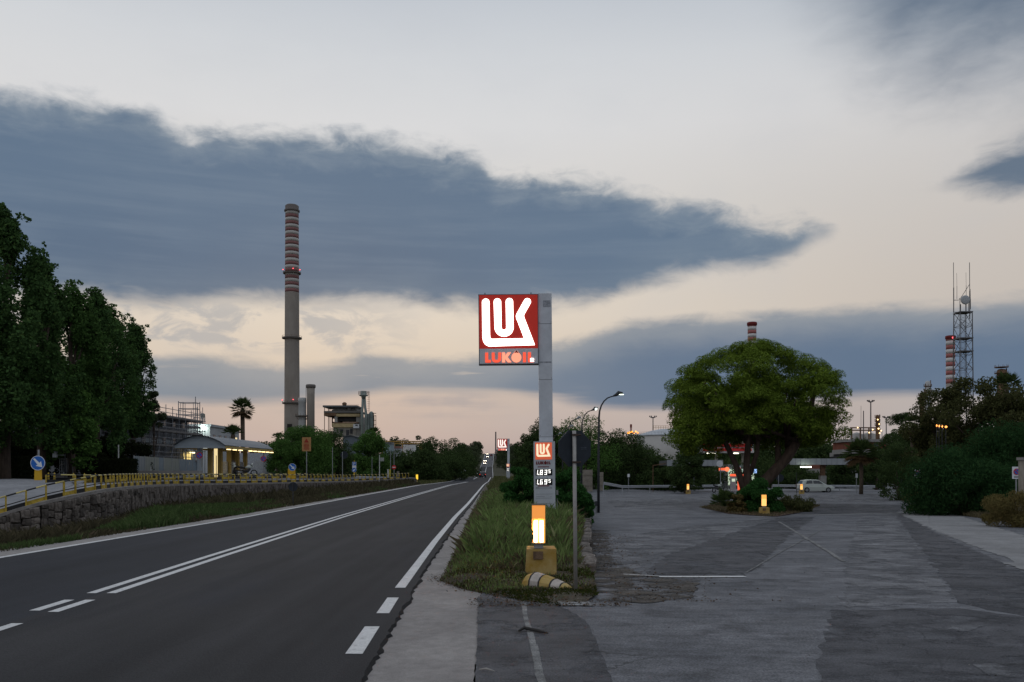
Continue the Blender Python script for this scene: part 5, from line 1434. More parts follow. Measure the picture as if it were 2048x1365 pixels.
pole('marker_post', 'thin pale post standing above the long hedge', 237, 67, PLAT, 890, .055, mat('white_post', (.5, .5, .48), .6))
def lampbox(t, h):
    mb = MB(); mb.box((-.75, 0, h - .05), (.25, .25, .45)); mb.tube((-.6, 0, h - .1), (0, 0, h - .1), .02, n=5); mb.build('lantern', mat('grey_lantern', (.35, .38, .40), .6), t)
pole('gate_lantern_post', 'post with small pale lantern beside the iron gate', 130, 64, PLAT, 908, .04, DARKPOLE, 'lamp', lampbox)
# blue and white board far off by the verge
t = thing('information_board', 'small blue and white board on the far verge under dark trees', 'sign', (PX(924.5, 185), 185, ROADZ(185) - .1))
mb = MB(); mb.box((.35, 0, 1.9), (.95, .06, .95)); mb.build('white_board', SWHITE, t)
mb = MB(); mb.box((-.30, -.02, 1.9), (.5, .08, .9)); mb.build('blue_board', BLUE, t)
mb = MB(); mb.tube((-.4, .05, -.2), (-.4, .05, 1.5), .04, n=6); mb.tube((.6, .05, -.2), (.6, .05, 1.5), .04, n=6); mb.build('leg', STEEL, t)

# street lamps with curved arms
LED = glow('street_lamp_lens', (.86, 1.0, .74), 2.6)
LEDW = glow('street_lamp_globe', (.90, 1.0, .95), 2.2)
OFF = mat('unlit_lens', (.40, .42, .42), .4)
def street_lamp(label, px, d, top_py, reach, lens, globe=False, base_z_=None, face=0.0, m=DARKPOLE, box=True):
    z = LOTZ(d) if base_z_ is None else base_z_
    t = thing('street_lamp', label, 'street lamp', (PX(px, d), d, z - .02), face, 'curved street lamps along the verge')
    h = PZ(top_py, d) - z
    r = reach
    pts = [Vector((0, 0, -.2)), Vector((0, 0, h * .45)), Vector((.03, 0, h * .80))] + [Vector((r * .62 * (1 - math.cos(a)) + .03, 0, h * .80 + (h * .17) * math.sin(a))) for a in (.3, .6, .9, 1.2, 1.45)]
    end = pts[-1] + Vector((r * .16, 0, .05)); pts.append(end)
    mb = MB(); mb.path(pts, [.085, .07, .06, .05, .045, .042, .04, .036, .034], 8); mb.build('pole', m, t, True)
    mb = MB(); e2 = end + Vector((r * .38, 0, .20))
    mb.path([end - Vector((.06, 0, .01)), end + Vector((.12, 0, .06)), e2 - Vector((.2, 0, 0.02)), e2 + Vector((.04, 0, -.02))], [.04, .09, .13, .05], 8); mb.build('lamp_head', m if lens is not OFF else STEEL, t, True)
    mb = MB()
    if globe: mb.lathe([(.01, -.13), (.09, -.10), (.14, 0), (.12, .04)], 10, e2 - Vector((.14, 0, .06)))
    else: mb.box(e2 - Vector((.12, 0, .115)), (.42, .16, .035))
    g = mb.build('lens', lens, t)
    if box:
        mb = MB(); mb.box((-.14, -.02, .55), (.14, .12, .28)); mb.tube((-.14, -.02, .42), (-.14, -.02, -.1), .02, n=5); mb.build('cable_box', m, t)
    return t
street_lamp('nearest and tallest curved street lamp, lit, beside the forecourt', 1197, 50, 786, 1.25, LED)
street_lamp('second curved street lamp with round lit globe', 1163, 68, 816, 1.15, LEDW, True, box=False)
street_lamp('unlit third street lamp before the green pine', 1136, 82, 834, 1.1, OFF, box=False)
street_lamp('unlit fourth street lamp, lower, behind the octagonal sign', 1125, 98, 851, 1.1, OFF, box=False)
street_lamp('unlit furthest street lamp at the big sign pole edge', 1105, 115, 866, 1.1, OFF, box=False)
# ================================================================== RAILINGS OF THE PLAZA
YR = mat('yellow_railing_paint', (.40, .27, .025), .6, .35, 5, .1, 40, col2=(.48, .34, .05))
KR = mat('black_railing_paint', (.022, .021, .022), .6, .3, 5)
YB = mat('pale_yellow_rail_band', (.60, .50, .19), .6, .25, 5)
def offset_poly(off, t0, t1, lift=0.0):
    pts = []
    t = t0
    while t < t1:
        p, a, i, k = WP.at(t); pts.append(Vector((p.x - math.sin(a) * off, p.y + math.cos(a) * off, p.z + lift))); t += .5
    return Poly(pts)
def railing(name, label, pl, spacing, grow, hh, low=True, lowh=.20, group=None):
    b = pl.p[0].copy()
    t = thing(name, label, 'railing', b, 0, group)
    s, i = 0.0, 0
    top = [(MB(), MB()), (MB(), MB())]
    prev = None
    rails = []
    while s < pl.len:
        p, a, _, _ = pl.at(s); q = p - b
        mb = MB(); mb.box((0, 0, hh / 2 - .05), (.065, .065, hh + .08)); o = mb.build('post', YR, t, loc=q); o.rotation_euler = (0, 0, a)
        rails.append(q)
        s += spacing * (1 + grow * s); i += 1
    n = 0
    for a, c in zip(rails, rails[1:]):                 # rails painted in alternating bands
        for k in range(2):
            u, v = a.lerp(c, k / 2), a.lerp(c, (k + 1) / 2)
            mb = MB(); mb.tube(u + Vector((0, 0, hh)), v + Vector((0, 0, hh)), .032, n=6); mb.build('top_rail', YB if n % 2 else KR, t)
            n += 1
        if low:
            mb = MB(); ang = math.atan2(c.y - a.y, c.x - a.x)
            mb.tube(a + Vector((0, 0, lowh + .10)), c + Vector((0, 0, lowh + .10)), .022, n=5); mb.build('middle_rail', KR, t)
            d = (c - a); m_ = a.lerp(c, .5) + Vector((math.sin(ang) * -.05, math.cos(ang) * .05, lowh - .06))
            mb = MB(); mb.quad(a + Vector((0, .05, lowh - .16)), c + Vector((0, .05, lowh - .16)), c + Vector((0, .05, lowh + .02)), a + Vector((0, .05, lowh + .02)))
            mb.add([v + Vector((0, .03, 0)) for v in (a + Vector((0, .05, lowh - .16)), c + Vector((0, .05, lowh - .16)), c + Vector((0, .05, lowh + .02)), a + Vector((0, .05, lowh + .02)))], ((0, 1, 2, 3),))
            mb.build('kick_board', KR if (n // 2) % 2 else YR, t)
    return t
railing('striped_railing', 'yellow and black striped railing running along the stone wall top', offset_poly(.2, 1, WP.len - 1.5, 0), .66, .011, .62, True, .15)
# second, lower barrier behind it across the plaza
def pp(px, py, d): v = P(px, py, d); v.z = plaza_z(v.x, v.y) + .02; return v
pl2 = Poly([pp(92, 0, 47), pp(150, 0, 48), pp(210, 0, 51), pp(262, 0, 57), pp(330, 0, 64), pp(400, 0, 70), pp(470, 0, 77), pp(560, 0, 88), pp(640, 0, 100), pp(720, 0, 112)])
railing('striped_barrier', 'second low yellow and black barrier further back on the plaza', pl2, 1.5, .008, .48, True, .20)

# ================================================================== LEFT SIDE BUILDINGS
CONC = mat('grey_concrete', (.28, .26, .245), .85, .25, .25, .2, 3)
PALEWALL = mat('pale_plaster', (.42, .43, .44), .8, .10, .4)
DKGLASS = mat('dark_window_glass', (.02, .025, .032), .15, .2, 2, spec=.6)
YELLOWLIT = mat('lamplit_yellow_plaster', (.40, .29, .10), .8, .10, 2)  # yellow lamp light on pillars and eaves is put into the colour
ROOFG = mat('grey_roof_sheet', (.17, .19, .21), .55, .12, 2)
GABLE = mat('pale_blue_grey_gable', (.33, .37, .40), .6, .08, 2)
RUST = mat('rusty_steel', (.12, .065, .038), .85, .45, 1.2, col2=(.17, .10, .06))
SCAF = mat('scaffold_tube', (.19, .20, .22), .5, .25, 3)
PLANK = mat('scaffold_plank', (.16, .15, .145), .8, .3, 3)
WARM = glow('warm_tube_light', (1.0, .74, .34), 3.0)
WARMWALL = glow('lit_interior_panel', (1.0, .80, .42), .85)
COOL = glow('cool_flood_light', (.82, 1.0, .90), 26.0)

# scaffolded building: facade faces the road
bx, by0, by1 = -43.3, 86.0, 113.5
t = thing('scaffolded_building', 'grey two storey building wrapped in scaffolding beside the tall trees', 'building', (bx, by0, PLAT - .1))
hb = PZ(843, 113) - PLAT
mb = MB(); mb.box((-4, (by1 - by0) / 2, hb / 2), (8, by1 - by0, hb)); mb.build('wall', mat('bare_grey_facade', (.19, .195, .21), .85, .3, .3), t)
mb = MB(); mb.box((-3.9, (by1 - by0) / 2, hb + .18), (9.2, by1 - by0 + 1, .36)); mb.build('roof_edge', mat('pale_roof_edge', (.32, .34, .37), .7), t)
mb = MB(); mb.box((.04, (by1 - by0) / 2, hb * .60), (.08, by1 - by0 - .1, .5)); mb.build('floor_band', GABLE, t)
for f in range(3):
    for k in range(9):
        mb = MB(); mb.box((.05, 1.6 + k * 3, 1.4 + f * 2.7), (.12, 1.2, 1.5)); w = mb.build('window', mat('window_surround', (.24, .25, .27), .7), t)
        mb = MB(); mb.box((.118, 1.6 + k * 3, 1.4 + f * 2.7), (.02, 1.0, 1.3)); mb.build('pane', DKGLASS, w)
t = thing('facade_scaffolding', 'steel tube scaffolding with plank decks in front of the building', 'scaffolding', (bx + .5, by0, PLAT - .1))
ny = 14; L_ = by1 - by0 + .8
for k in range(ny + 1):
    y = L_ * k / ny
    for x in (.1, 1.2):
        mb = MB(); mb.tube((x, y, 0), (x, y, hb + (1.6 if x > 1 else .4) + rnd.uniform(-.3, .5)), .045, n=5); mb.build('standard', SCAF, t)
for lv in range(1, 5):
    z = lv * hb / 4.0
    mb = MB(); mb.box((.65, L_ / 2, z), (1.1, L_, .10)); mb.build('plank_deck', PLANK, t)
    mb = MB(); mb.box((1.24, L_ / 2, z + .12), (.03, L_, .2)); mb.build('toe_board', PLANK, t)
    for q in (.55, 1.05):
        mb = MB(); mb.tube((1.25, 0, z + q), (1.25, L_, z + q), .04, n=5); mb.build('ledger', SCAF, t)
for k in range(0, ny, 2):
    mb = MB(); mb.tube((1.3, L_ * k / ny, 0), (1.3, L_ * (k + 1) / ny, hb / 2), .035, n=5); mb.build('brace', SCAF, t)
# scaffold tower at the end
d = 116; x0, x1 = PX(357, d), PX(391, d); zt = PZ(804, d) - PLAT
t = thing('scaffold_tower', 'tall open scaffold tower rising above the building end', 'scaffolding', ((x0 + x1) / 2, d, PLAT - .1))
w = (x1 - x0) / 2
for sx in (-1, 1):
    for dy_, hx in ((0, .3), (1.6, 0)):
        mb = MB(); mb.tube((sx * w, dy_, 0), (sx * w, dy_, zt + (.8 if sx > 0 and dy_ == 0 else .2)), .055, n=5); mb.build('standard', SCAF, t)
        mb = MB(); mb.tube((sx * w * .75, dy_, zt * .3), (sx * w * .75, dy_, zt), .035, n=5); mb.build('standard', SCAF, t)
for k in range(12):
    z = zt * (k + 1) / 12
    for dy_ in (0, 1.6):
        mb = MB(); mb.tube((-w, dy_, z), (w, dy_, z), .045, n=5); mb.build('ledger', SCAF, t)
    mb = MB(); mb.tube((-w, 0, z), (-w, 1.6, z), .04, n=5); mb.tube((w, 0, z), (w, 1.6, z), .04, n=5); mb.build('transom', SCAF, t)
for z in (zt * .66, zt * .30):
    mb = MB(); mb.box((0, .8, z), (2 * w + .3, 1.7, .30)); mb.build('plank_deck', PLANK, t)
for k in range(3):
    mb = MB(); mb.tube((-w, -.05, zt * (.2 + .2 * k)), (w, -.05, zt * (.4 + .2 * k)), .035, n=5); mb.build('brace', SCAF, t)
# lower scaffold extension to the right of the tower
t = thing('low_scaffold', 'lower scaffold bay between tower and floodlit building', 'scaffolding', (PX(394, 118), 118, PLAT - .1))
for k in range(3):
    x = k * .55; mb = MB(); mb.tube((x, 0, 0), (x, 0, PZ(822 if k == 1 else 832, 118) - PLAT), .05, n=5); mb.build('standard', SCAF, t)
for z in (3.2, 4.6, 6.0, 7.4):
    mb = MB(); mb.tube((-1.6, .05, z), (1.2, .05, z), .045, n=5); mb.build('ledger', SCAF, t)
mb = MB(); mb.box((-.2, .5, 4.4), (3, 1.0, .12)); mb.build('plank_deck', PLANK, t)

# corrugated fence: every sheet a part
fa, fb = P(267, 911, 79), P(402, 921, 116)
t = thing('metal_sheet_fence', 'grey corrugated metal sheet fence below the scaffolding', 'fence', (fa.x, fa.y, PLAT - .1))
FEN = [mat('fence_sheet_grey', (.20, .23, .25), .5, .10, 2), mat('fence_sheet_blue_grey', (.15, .20, .24), .5, .10, 2), mat('fence_sheet_green_grey', (.20, .225, .205), .5, .10, 2)]
n = 17; dv = (fb - fa); dv.z = 0
ang = math.atan2(dv.y, dv.x)
hf = fa.z - PLAT + .05
for k in range(n):
    q0, q1 = dv * (k / n), dv * ((k + 1) / n); Lk = (q1 - q0).length * .985
    mb = MB(); m_ = 12
    prof = [(Lk * j / m_, (.02 if (j % 4) in (1, 2) else 0)) for j in range(m_ + 1)]
    for (a0, o0), (a1, o1) in zip(prof, prof[1:]): mb.quad((a0, -o0, 0), (a1, -o1, 0), (a1, -o1, hf), (a0, -o0, hf))
    o = mb.build('fence_sheet', FEN[0 if k < 2 else (2 if k < 11 else 1)] if k % 5 else FEN[1], t, loc=q0); o.rotation_euler = (0, 0, ang)
for k in range(0, n + 1, 2):
    mb = MB(); q = dv * (k / n); mb.tube((q.x, q.y + .06, 0), (q.x, q.y + .06, hf + .06), .05, n=5); mb.build('post', STEEL, t)
# low wall strip at the fence foot, guard rail before it
t = thing('low_plaza_wall', 'low grey rail wall in front of the metal fence', 'wall', (PX(330, 73), 73, PLAT - .1))
mb = MB(); mb.box((0, 0, .45), (6.4, .12, .34)); mb.build('rail_beam', CONC, t)
for k in range(5): mb = MB(); mb.box((-3 + 1.5 * k, .1, .3), (.12, .12, .6)); mb.build('post', CONC, t)

# guardhouse with curved roof on a central row of pillars
gx0, gx1, gy0, gy1 = -29.75, -25.3, 75.0, 90.0
gz = PLAT - .1
t = thing('guardhouse', 'open guardhouse with curved grey roof on yellow lit pillars', 'guardhouse', ((gx0 + gx1) / 2, gy0, gz))
gw = (gx1 - gx0) / 2; ez = PZ(892, 75) - gz; rz_ = PZ(872.5, 75) - gz
rp = [(-gw, ez)] + [(-gw + 2 * gw * k / 10, ez + .04 + (rz_ - ez - .04) * math.sin(PI * k / 10) ** .85) for k in range(1, 10)] + [(gw, ez)]
N_ = 14; GL = gy1 - gy0
for k in range(N_):                                    # roof sheets
    mb = MB(); y0, y1 = GL * k / N_ - .3, GL * (k + 1) / N_ - .34
    for a, b in zip(rp, rp[1:]):
        mb.quad((a[0] * 1.03, y0, a[1] + .06), (b[0] * 1.03, y0, b[1] + .06), (b[0] * 1.03, y1, b[1] + .06), (a[0] * 1.03, y1, a[1] + .06))
        mb.quad((a[0] * 1.03, y0, a[1] + .02), (b[0] * 1.03, y0, b[1] + .02), (b[0] * 1.03, y1, b[1] + .02), (a[0] * 1.03, y1, a[1] + .02))
    mb.build('roof_sheet', ROOFG, t)
mb = MB(); mb.prism(rp, 0, .1); mb.build('gable', GABLE, t)
mb = MB(); mb.box((0, -.02, ez - .10), (2 * gw, .12, .22)); mb.build('gable_beam', GABLE, t)
mb = MB(); mb.box((gw - .02, GL / 2, ez - .12), (.10, GL, .24)); mb.box((-gw + .02, GL / 2, ez - .12), (.10, GL, .24)); mb.build('eave_beam', YELLOWLIT, t)
mb = MB(); mb.box((0, GL / 2 + .1, ez - .04), (2 * gw - .2, GL - .3, .05)); mb.build('ceiling', mat('guardhouse_ceiling', (.30, .27, .21), .8), t)
pxs = [(400, 75.8, GABLE), (420.5, 78.0, YELLOWLIT), (440.5, 80.5, YELLOWLIT), (458, 83, YELLOWLIT), (474.5, 85.5, YELLOWLIT), (490.5, 88.6, YELLOWLIT)]
cxg = (gx0 + gx1) / 2
for px, d, m_ in pxs:
    mb = MB(); mb.box((PX(px, d) - cxg, d - gy0, ez / 2), (.36, .42, ez)); mb.build('pillar', m_, t)
mb = MB(); a = PX(431, 80.2) - cxg
mb.box((a, 5.6, 1.35), (.55, .3, 2.7)); mb.build('lit_doorway', WARMWALL, t)
mb = MB(); mb.box((a, 5.42, 1.1), (.06, .05, 1.9)); mb.box((a - .24, 5.42, 1.35), (.05, .05, 2.7)); mb.build('door_frame', mat('white_frame', (.6, .6, .58), .5), t)
for px, d in ((449, 82.5), (466, 85), (482, 87.6)):
    mb = MB(); mb.box((PX(px, d) - cxg, d - gy0, .75), (.55, .06, 1.5)); mb.build('railing_panel', mat('white_panel_wall', (.48, .49, .52), .6), t)
mb = MB(); mb.box((PX(466, 86) - cxg, 86 - gy0, 2.3), (.62, .04, 1.2)); mb.build('yellow_screen', mat('yellow_mesh_screen', (.25, .18, .07), .8), t)
for k, px in enumerate((456, 465, 474, 490.5, 498.5, 506.5, 514, 522, 530)):
    d = 75 + 15 * (px - 450) / 82
    mb = MB(); mb.box((gw - .05, d - gy0, ez - .30), (.16, .75, .07)); mb.build('tube_light', WARM, t)
for y in (3.0, 6.5):
    mb = MB(); mb.box((-.6, y, ez - .12), (.5, .12, .05)); mb.build('ceiling_light', glow('cool_tube_light', (.9, 1, .95), 1.8), t)
# yellow lit hut behind the fence under the scaffold
t = thing('lit_site_hut', 'small site hut lit yellow inside behind the metal fence', 'hut', (PX(362, 112), 112, PLAT - .1))
mb = MB(); mb.box((0, .6, 1.6), (3.0, 1.2, 3.2)); mb.build('wall', PALEWALL, t)
for k in range(4):
    mb = MB(); mb.box((-1.1 + .72 * k, -.03, 2.2), (.55, .05, 1.5)); f_ = mb.build('window', glow('yellow_lit_window', (1.0, .74, .26), .9 if k != 2 else 1.6), t)
    mb = MB(); mb.box((-1.1 + .72 * k, -.07, 2.2), (.03, .03, 1.5)); mb.build('glazing_bar', BLK, f_)
mb = MB(); mb.box((1.6, -.3, 2.9), (.6, .2, .22)); mb.build('lamp', glow('hut_lamp', (1.0, .85, .45), 3.0), t)
# pale two storey building behind
bw0, bwc = PX(368, 150), PX(420, 150)
t = thing('floodlit_building', 'pale flat roofed building lit by a white floodlight behind the scaffold', 'building', ((bw0 + bwc) / 2, 150, 1.0))
hw = (bwc - bw0) / 2; hh = PZ(853, 150) - 1.0
mb = MB(); mb.box((0, 8, hh / 2), (2 * hw, 16, hh)); mb.build('wall', PALEWALL, t)
mb = MB(); mb.box((0, 8, hh + .15), (2 * hw + .5, 16.4, .42)); mb.build('parapet', mat('grey_parapet', (.36, .38, .40), .7), t)
for k in range(5):
    mb = MB(); mb.box((hw + .03, 2 + 3 * k, hh - 2.2), (.08, 1.2, 1.7)); w_ = mb.build('window', mat('window_surround', (.24, .25, .27), .7), t)
    mb = MB(); mb.box((hw + .08, 2 + 3 * k, hh - 2.2), (.03, .95, 1.45)); mb.build('pane', WARMWALL if k == 4 else DKGLASS, w_)
mb = MB(); mb.box((PX(403, 149.4) - (bw0 + bwc) / 2, -.35, PZ(855, 150) - 1.0), (.5, .3, .5)); mb.build('flood_light', COOL, t)
fl = bpy.data.lights.new('flood_lamp', 'POINT'); fl.energy = 160; fl.color = (.82, 1, .9); fl.shadow_soft_size = .3
flo = bpy.data.objects.new('flood_lamp', fl); COL.objects.link(flo); flo.parent = t; flo.location = (PX(403, 149) - (bw0 + bwc) / 2, -1.6, PZ(856, 150) - 1.0)
t = thing('rooftop_water_tank', 'small round water tank on legs on the pale building roof', 'tank', (PX(405.5, 152), 152, 1.0 + hh + .36))
mb = MB(); mb.lathe([(.05, 1.25), (.30, 1.3), (.42, 1.5), (.42, 1.9), (.2, 2.05), (.02, 2.08)], 10); mb.build('tank', mat('dull_tank', (.16, .15, .14), .6), t)
for a in range(4): mb = MB(); mb.tube((.45 * math.cos(a * 1.57), .45 * math.sin(a * 1.57), 0), (.2 * math.cos(a * 1.57), .2 * math.sin(a * 1.57), 1.35), .05, n=5); mb.build('leg', STEEL, t)
# pale wall and gate behind the palms
t = thing('pale_boundary_wall', 'pale boundary wall with white gate between guardhouse and round pine', 'wall', (PX(512, 97), 97, PLAT - .1))
mb = MB(); mb.box((-.4, 0, 1.3), (4.6, .25, 2.6)); mb.build('wall', mat('white_panel_wall', (.48, .49, .52), .6), t)
for k in range(14): mb = MB(); mb.box((-.2 + .16 * k, -.16, .9), (.05, .04, 1.7)); mb.build('bar', mat('white_frame', (.6, .6, .58), .5), t)
mb = MB(); mb.box((1.3, -.16, 1.75), (.5, .03, .3)); mb.box((1.0, -.16, 1.6), (.2, .03, .2)); mb.build('scrawl', BLK, t)
t = thing('white_shelter_roof', 'white sloping shelter roofs behind the pale wall', 'shelter', (PX(515, 104), 104, PLAT - .1))
mb = MB(); mb.prism([(-1.6, 2.9), (1.6, 3.3), (1.6, 3.45), (-1.6, 3.05)], 0, 3); mb.prism([(-.4, 3.6), (2.0, 4.0), (2.0, 4.15), (-.4, 3.75)], 3.2, 6); mb.build('roof', mat('white_roof', (.40, .41, .43), .6), t)
for x in (-1.4, 0, 1.4): mb = MB(); mb.tube((x, .3, 0), (x, .3, 3.0), .06, n=5); mb.build('post', STEEL, t)
# iron gate in the dark hedge gap
t = thing('iron_gate', 'pale barred iron gate in the gap of the dark hedges', 'gate', (PX(132, 67), 67, PLAT - .1))
for k in range(9): mb = MB(); mb.box((-.5 + .13 * k, 0, .85), (.03, .03, 1.5)); mb.build('bar', mat('pale_gate_bar', (.36, .37, .38), .6), t)
mb = MB(); mb.box((0, .03, 1.55), (1.2, .03, .05)); mb.box((0, .03, .2), (1.2, .03, .05)); mb.build('gate_rail', mat('pale_gate_bar', (.36, .37, .38), .6), t)
mb = MB(); mb.box((.05, -.6, .15), (1.0, .3, .35)); mb.build('stone_base', CONC, t)
for k, px in enumerate((97, 109, 147, 169, 191)):
    t = thing('yellow_bollard', ['small yellow bollard nearest the round blue arrow sign', 'second small yellow bollard from the round blue arrow sign', 'small yellow bollard in front of the iron gate', 'small yellow bollard at the near end of the long clipped hedge', 'small yellow bollard before the middle of the long clipped hedge'][k], 'bollard', (PX(px, 52), 52, plaza_z(PX(px, 52), 52)), 0, 'small yellow bollards on the plaza')
    mb = MB(); mb.lathe([(.06, 0), (.06, .45), (.04, .55), (.01, .58)], 8); mb.build('post', YR, t)

# ------------------------------------------------------------------ power plant
STKR = mat('faded_red_band', (.225, .105, .10), .8, .15, .15)
STKW = mat('faded_white_band', (.43, .41, .385), .8, .12, .15)
STKR2 = mat('brighter_red_band', (.36, .125, .115), .7, .12, .15)
STKW2 = mat('brighter_white_band', (.58, .56, .55), .7, .1, .15)
STACK = mat('stack_concrete', (.29, .25, .215), .9, .18, .12, col2=(.30, .265, .23), stretch=(1, 1, .5))
AIRRED = glow('aircraft_warning_red', (1.0, .10, .12), 2.5)
def ring(mb, r0, r1, z, h, n=20): mb.lathe([(r0, z), (r1, z + h * .2), (r1, z + h), (r0, z + h)], n)
d = 500
cxp, zb = PX(584, d), base_z(PX(584, d), d)
t = thing('tall_striped_chimney', 'very tall concrete chimney with red and white striped top', 'chimney', (cxp, d, zb))
Z = lambda py: PZ(py, d) - zb
R_ = lambda py: (13.0 + (py - 411) / 459 * 2.2) / F * d          # half width in metres
mb = MB(); mb.lathe([(R_(900) * 1.02, 0), (R_(870), Z(870)), (R_(587), Z(587)), (R_(586), Z(586))], 24); mb.build('shaft', STACK, t, True)
k = 0; y = 586.0
while y > 428:
    hgt = 6.75
    mb = MB(); mb.lathe([(R_(y) + .01 * (k % 2), Z(y)), (R_(y - hgt) + .01 * (k % 2), Z(y - hgt))], 24); mb.build('stripe', STKW if k % 2 else STKR, t, True)
    y -= hgt; k += 1
mb = MB(); mb.lathe([(R_(428), Z(y + 1)), (R_(425) * 1.16, Z(424)), (R_(425) * 1.16, Z(421)), (R_(420), Z(420)), (R_(418) * 1.03, Z(413)), (R_(413) * .86, Z(411))], 24); mb.build('crown_ring', mat('sooty_top', (.15, .13, .12), .9), t, True)
for py, wd in ((547, 1.28), (677, 1.36), (807, 1.28)):
    mb = MB(); ring(mb, R_(py) * .98, R_(py) * wd, Z(py + 2), Z(py - 1.4) - Z(py + 2)); pf = mb.build('platform', mat('stack_platform', (.13, .115, .10), .9), t)
    mb = MB(); n_ = 14
    for j in range(n_):
        a = 2 * PI * j / n_; rr_ = R_(py) * wd
        mb.tube((rr_ * math.cos(a), rr_ * math.sin(a), Z(py)), (rr_ * math.cos(a), rr_ * math.sin(a), Z(py - 4.5)), .06, n=4)
        a2 = 2 * PI * (j + 1) / n_
        mb.tube((rr_ * math.cos(a), rr_ * math.sin(a), Z(py - 4.3)), (rr_ * math.cos(a2), rr_ * math.sin(a2), Z(py - 4.3)), .05, n=4)
    mb.build('hand_rail', RUST, pf)
    if py != 677:
        for a in (-2.75, -1.2, -.25):
            mb = MB(); rr_ = R_(py) * wd; mb.lathe([(.05, -.3), (.34, -.1), (.34, .1), (.05, .3)], 6, (rr_ * math.cos(a), rr_ * math.sin(a), Z(py - 6))); mb.build('warning_light', AIRRED, t)
mb = MB(); mb.box((R_(850) * -.05, -R_(855), Z(855)), (2.6, 1.2, 3.4)); mb.build('flue_opening', mat('dark_opening', (.03, .026, .024), .9), t)
for k, (px, w, top, name, label, extra) in enumerate([(604.5, 15, 796, 'short_white_stack', 'short pale stack with a round platform beside the tall chimney', 1), (621.5, 16.5, 769, 'short_concrete_stack', 'shorter concrete stack with dark collar behind the pale stack', 2)]):
    d2 = 470; x = PX(px, d2); z0 = base_z(x, d2); Zk = lambda py: PZ(py, d2) - z0; r = w / 2 / F * d2
    t = thing(name, label, 'chimney', (x, d2, z0))
    if extra == 1:
        mb = MB(); mb.lathe([(r, 0), (r, Zk(830)), (r, Zk(806)), (r * 1.08, Zk(805)), (r * 1.08, Zk(797)), (r * .9, Zk(796))], 20); mb.build('shaft', mat('pale_stack', (.40, .40, .39), .8, .12, .15), t, True)
        mb = MB(); ring(mb, r, r * 1.85, Zk(834), Zk(831.5) - Zk(834)); mb.build('platform', mat('stack_platform', (.13, .115, .10), .9), t)
        mb = MB()
        for j in range(16):
            a = 2 * PI * j / 16; mb.tube((r * 1.8 * math.cos(a), r * 1.8 * math.sin(a), Zk(832)), (r * 1.8 * math.cos(a), r * 1.8 * math.sin(a), Zk(828)), .06, n=4); mb.tube((r * 1.02 * math.cos(a), r * 1.02 * math.sin(a), Zk(840)), (r * 1.7 * math.cos(a), r * 1.7 * math.sin(a), Zk(834)), .08, n=4)
        mb.build('hand_rail', RUST, t)
    else:
        mb = MB(); mb.lathe([(r * .93, 0), (r * .93, Zk(790)), (r * .98, Zk(777))], 20); mb.build('shaft', STACK, t, True)
        mb = MB(); mb.lathe([(r * .98, Zk(777)), (r * 1.18, Zk(775.5)), (r * 1.18, Zk(771)), (r * 1.0, Zk(769.5))], 20); mb.build('collar', mat('sooty_top', (.15, .13, .12), .9), t, True)
        mb = MB(); mb.tube((-r * 1.15, 0, Zk(870)), (-r * 1.15, 0, Zk(772)), .12, n=5); mb.build('ladder', RUST, t)
# boiler house
d = 350; x0, x1 = PX(648, d), PX(752, d); z0 = base_z(PX(700, d), d)
t = thing('power_plant_block', 'rusty open power plant block with flat roofs and girders', 'plant building', (PX(648, d), d, z0))
X = lambda px: PX(px, d) - PX(648, d); Z = lambda py: PZ(py, d) - z0
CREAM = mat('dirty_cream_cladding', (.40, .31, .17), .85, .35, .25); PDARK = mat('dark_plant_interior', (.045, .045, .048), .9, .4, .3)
PGREY = mat('plant_grey_cladding', (.27, .26, .24), .85, .35, .25); PTEAL = mat('plant_green_grey', (.17, .20, .185), .7, .25, .3)
def pb(name, px0, px1, py0, py1, y0, y1, m):
    mb = MB(); mb.box(((X(px0) + X(px1)) / 2, (y0 + y1) / 2, (Z(py0) + Z(py1)) / 2), (X(px1) - X(px0), y1 - y0, abs(Z(py0) - Z(py1)))); return mb.build(name, m, t)
pb('roof_slab', 646.5, 715, 811.5, 815, -1, 12, mat('plant_roof', (.12, .125, .13), .8))
pb('upper_block', 664, 712, 815, 823, 2, 11, PGREY)
pb('floor_slab', 648, 722, 822.5, 826, -.3, 12, mat('plant_slab', (.15, .14, .13), .85))
pb('rust_band', 648, 672, 826, 832, -.2, 11.8, RUST)
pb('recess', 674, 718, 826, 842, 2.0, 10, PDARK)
pb('cream_band', 672, 720, 828, 833.5, -.1, 9, CREAM)
pb('column_block', 669, 674.5, 833.5, 845, 0, 9, PGREY)
pb('cream_band', 664, 709, 847, 855, -.2, 10, CREAM)
pb('floor_slab', 668, 718, 845, 847, -.3, 10, RUST)
pb('lower_wall', 666, 712, 855.5, 873, .3, 10, mat('blockwork_wall', (.24, .22, .19), .9, .4, .4))
pb('lower_wall', 712, 722, 833, 905, .5, 10, PGREY)
pb('white_box', 707, 719, 849, 857, -.8, .2, mat('white_cabin', (.55, .56, .58), .6))
pb('cabin_window', 711.5, 716, 850, 852.5, -.9, -.75, DKGLASS)
for px in (648.8, 652.5, 655.5): pb('girder', px - .45, px + .45, 815, 905, 0 if px < 650 else 4, .4 if px < 650 else 4.4, RUST)
for px in (649, 656, 664, 676, 688, 700, 712): pb('roof_post', px - .25, px + .25, 815, 822.5, .2, .4, PGREY)
for k in range(13): px = 692 + k * 2.0; pb('roof_railing_post', px - .12, px + .12, 808.5, 811.5, 1, 1.15, RUST)
pb('hatch', 700, 705, 858, 868, .1, .35, PDARK); pb('hatch', 692, 698, 860, 871, .1, .35, PDARK); pb('hatch', 680, 686, 859, 866, .1, .35, PDARK)
mb = MB()
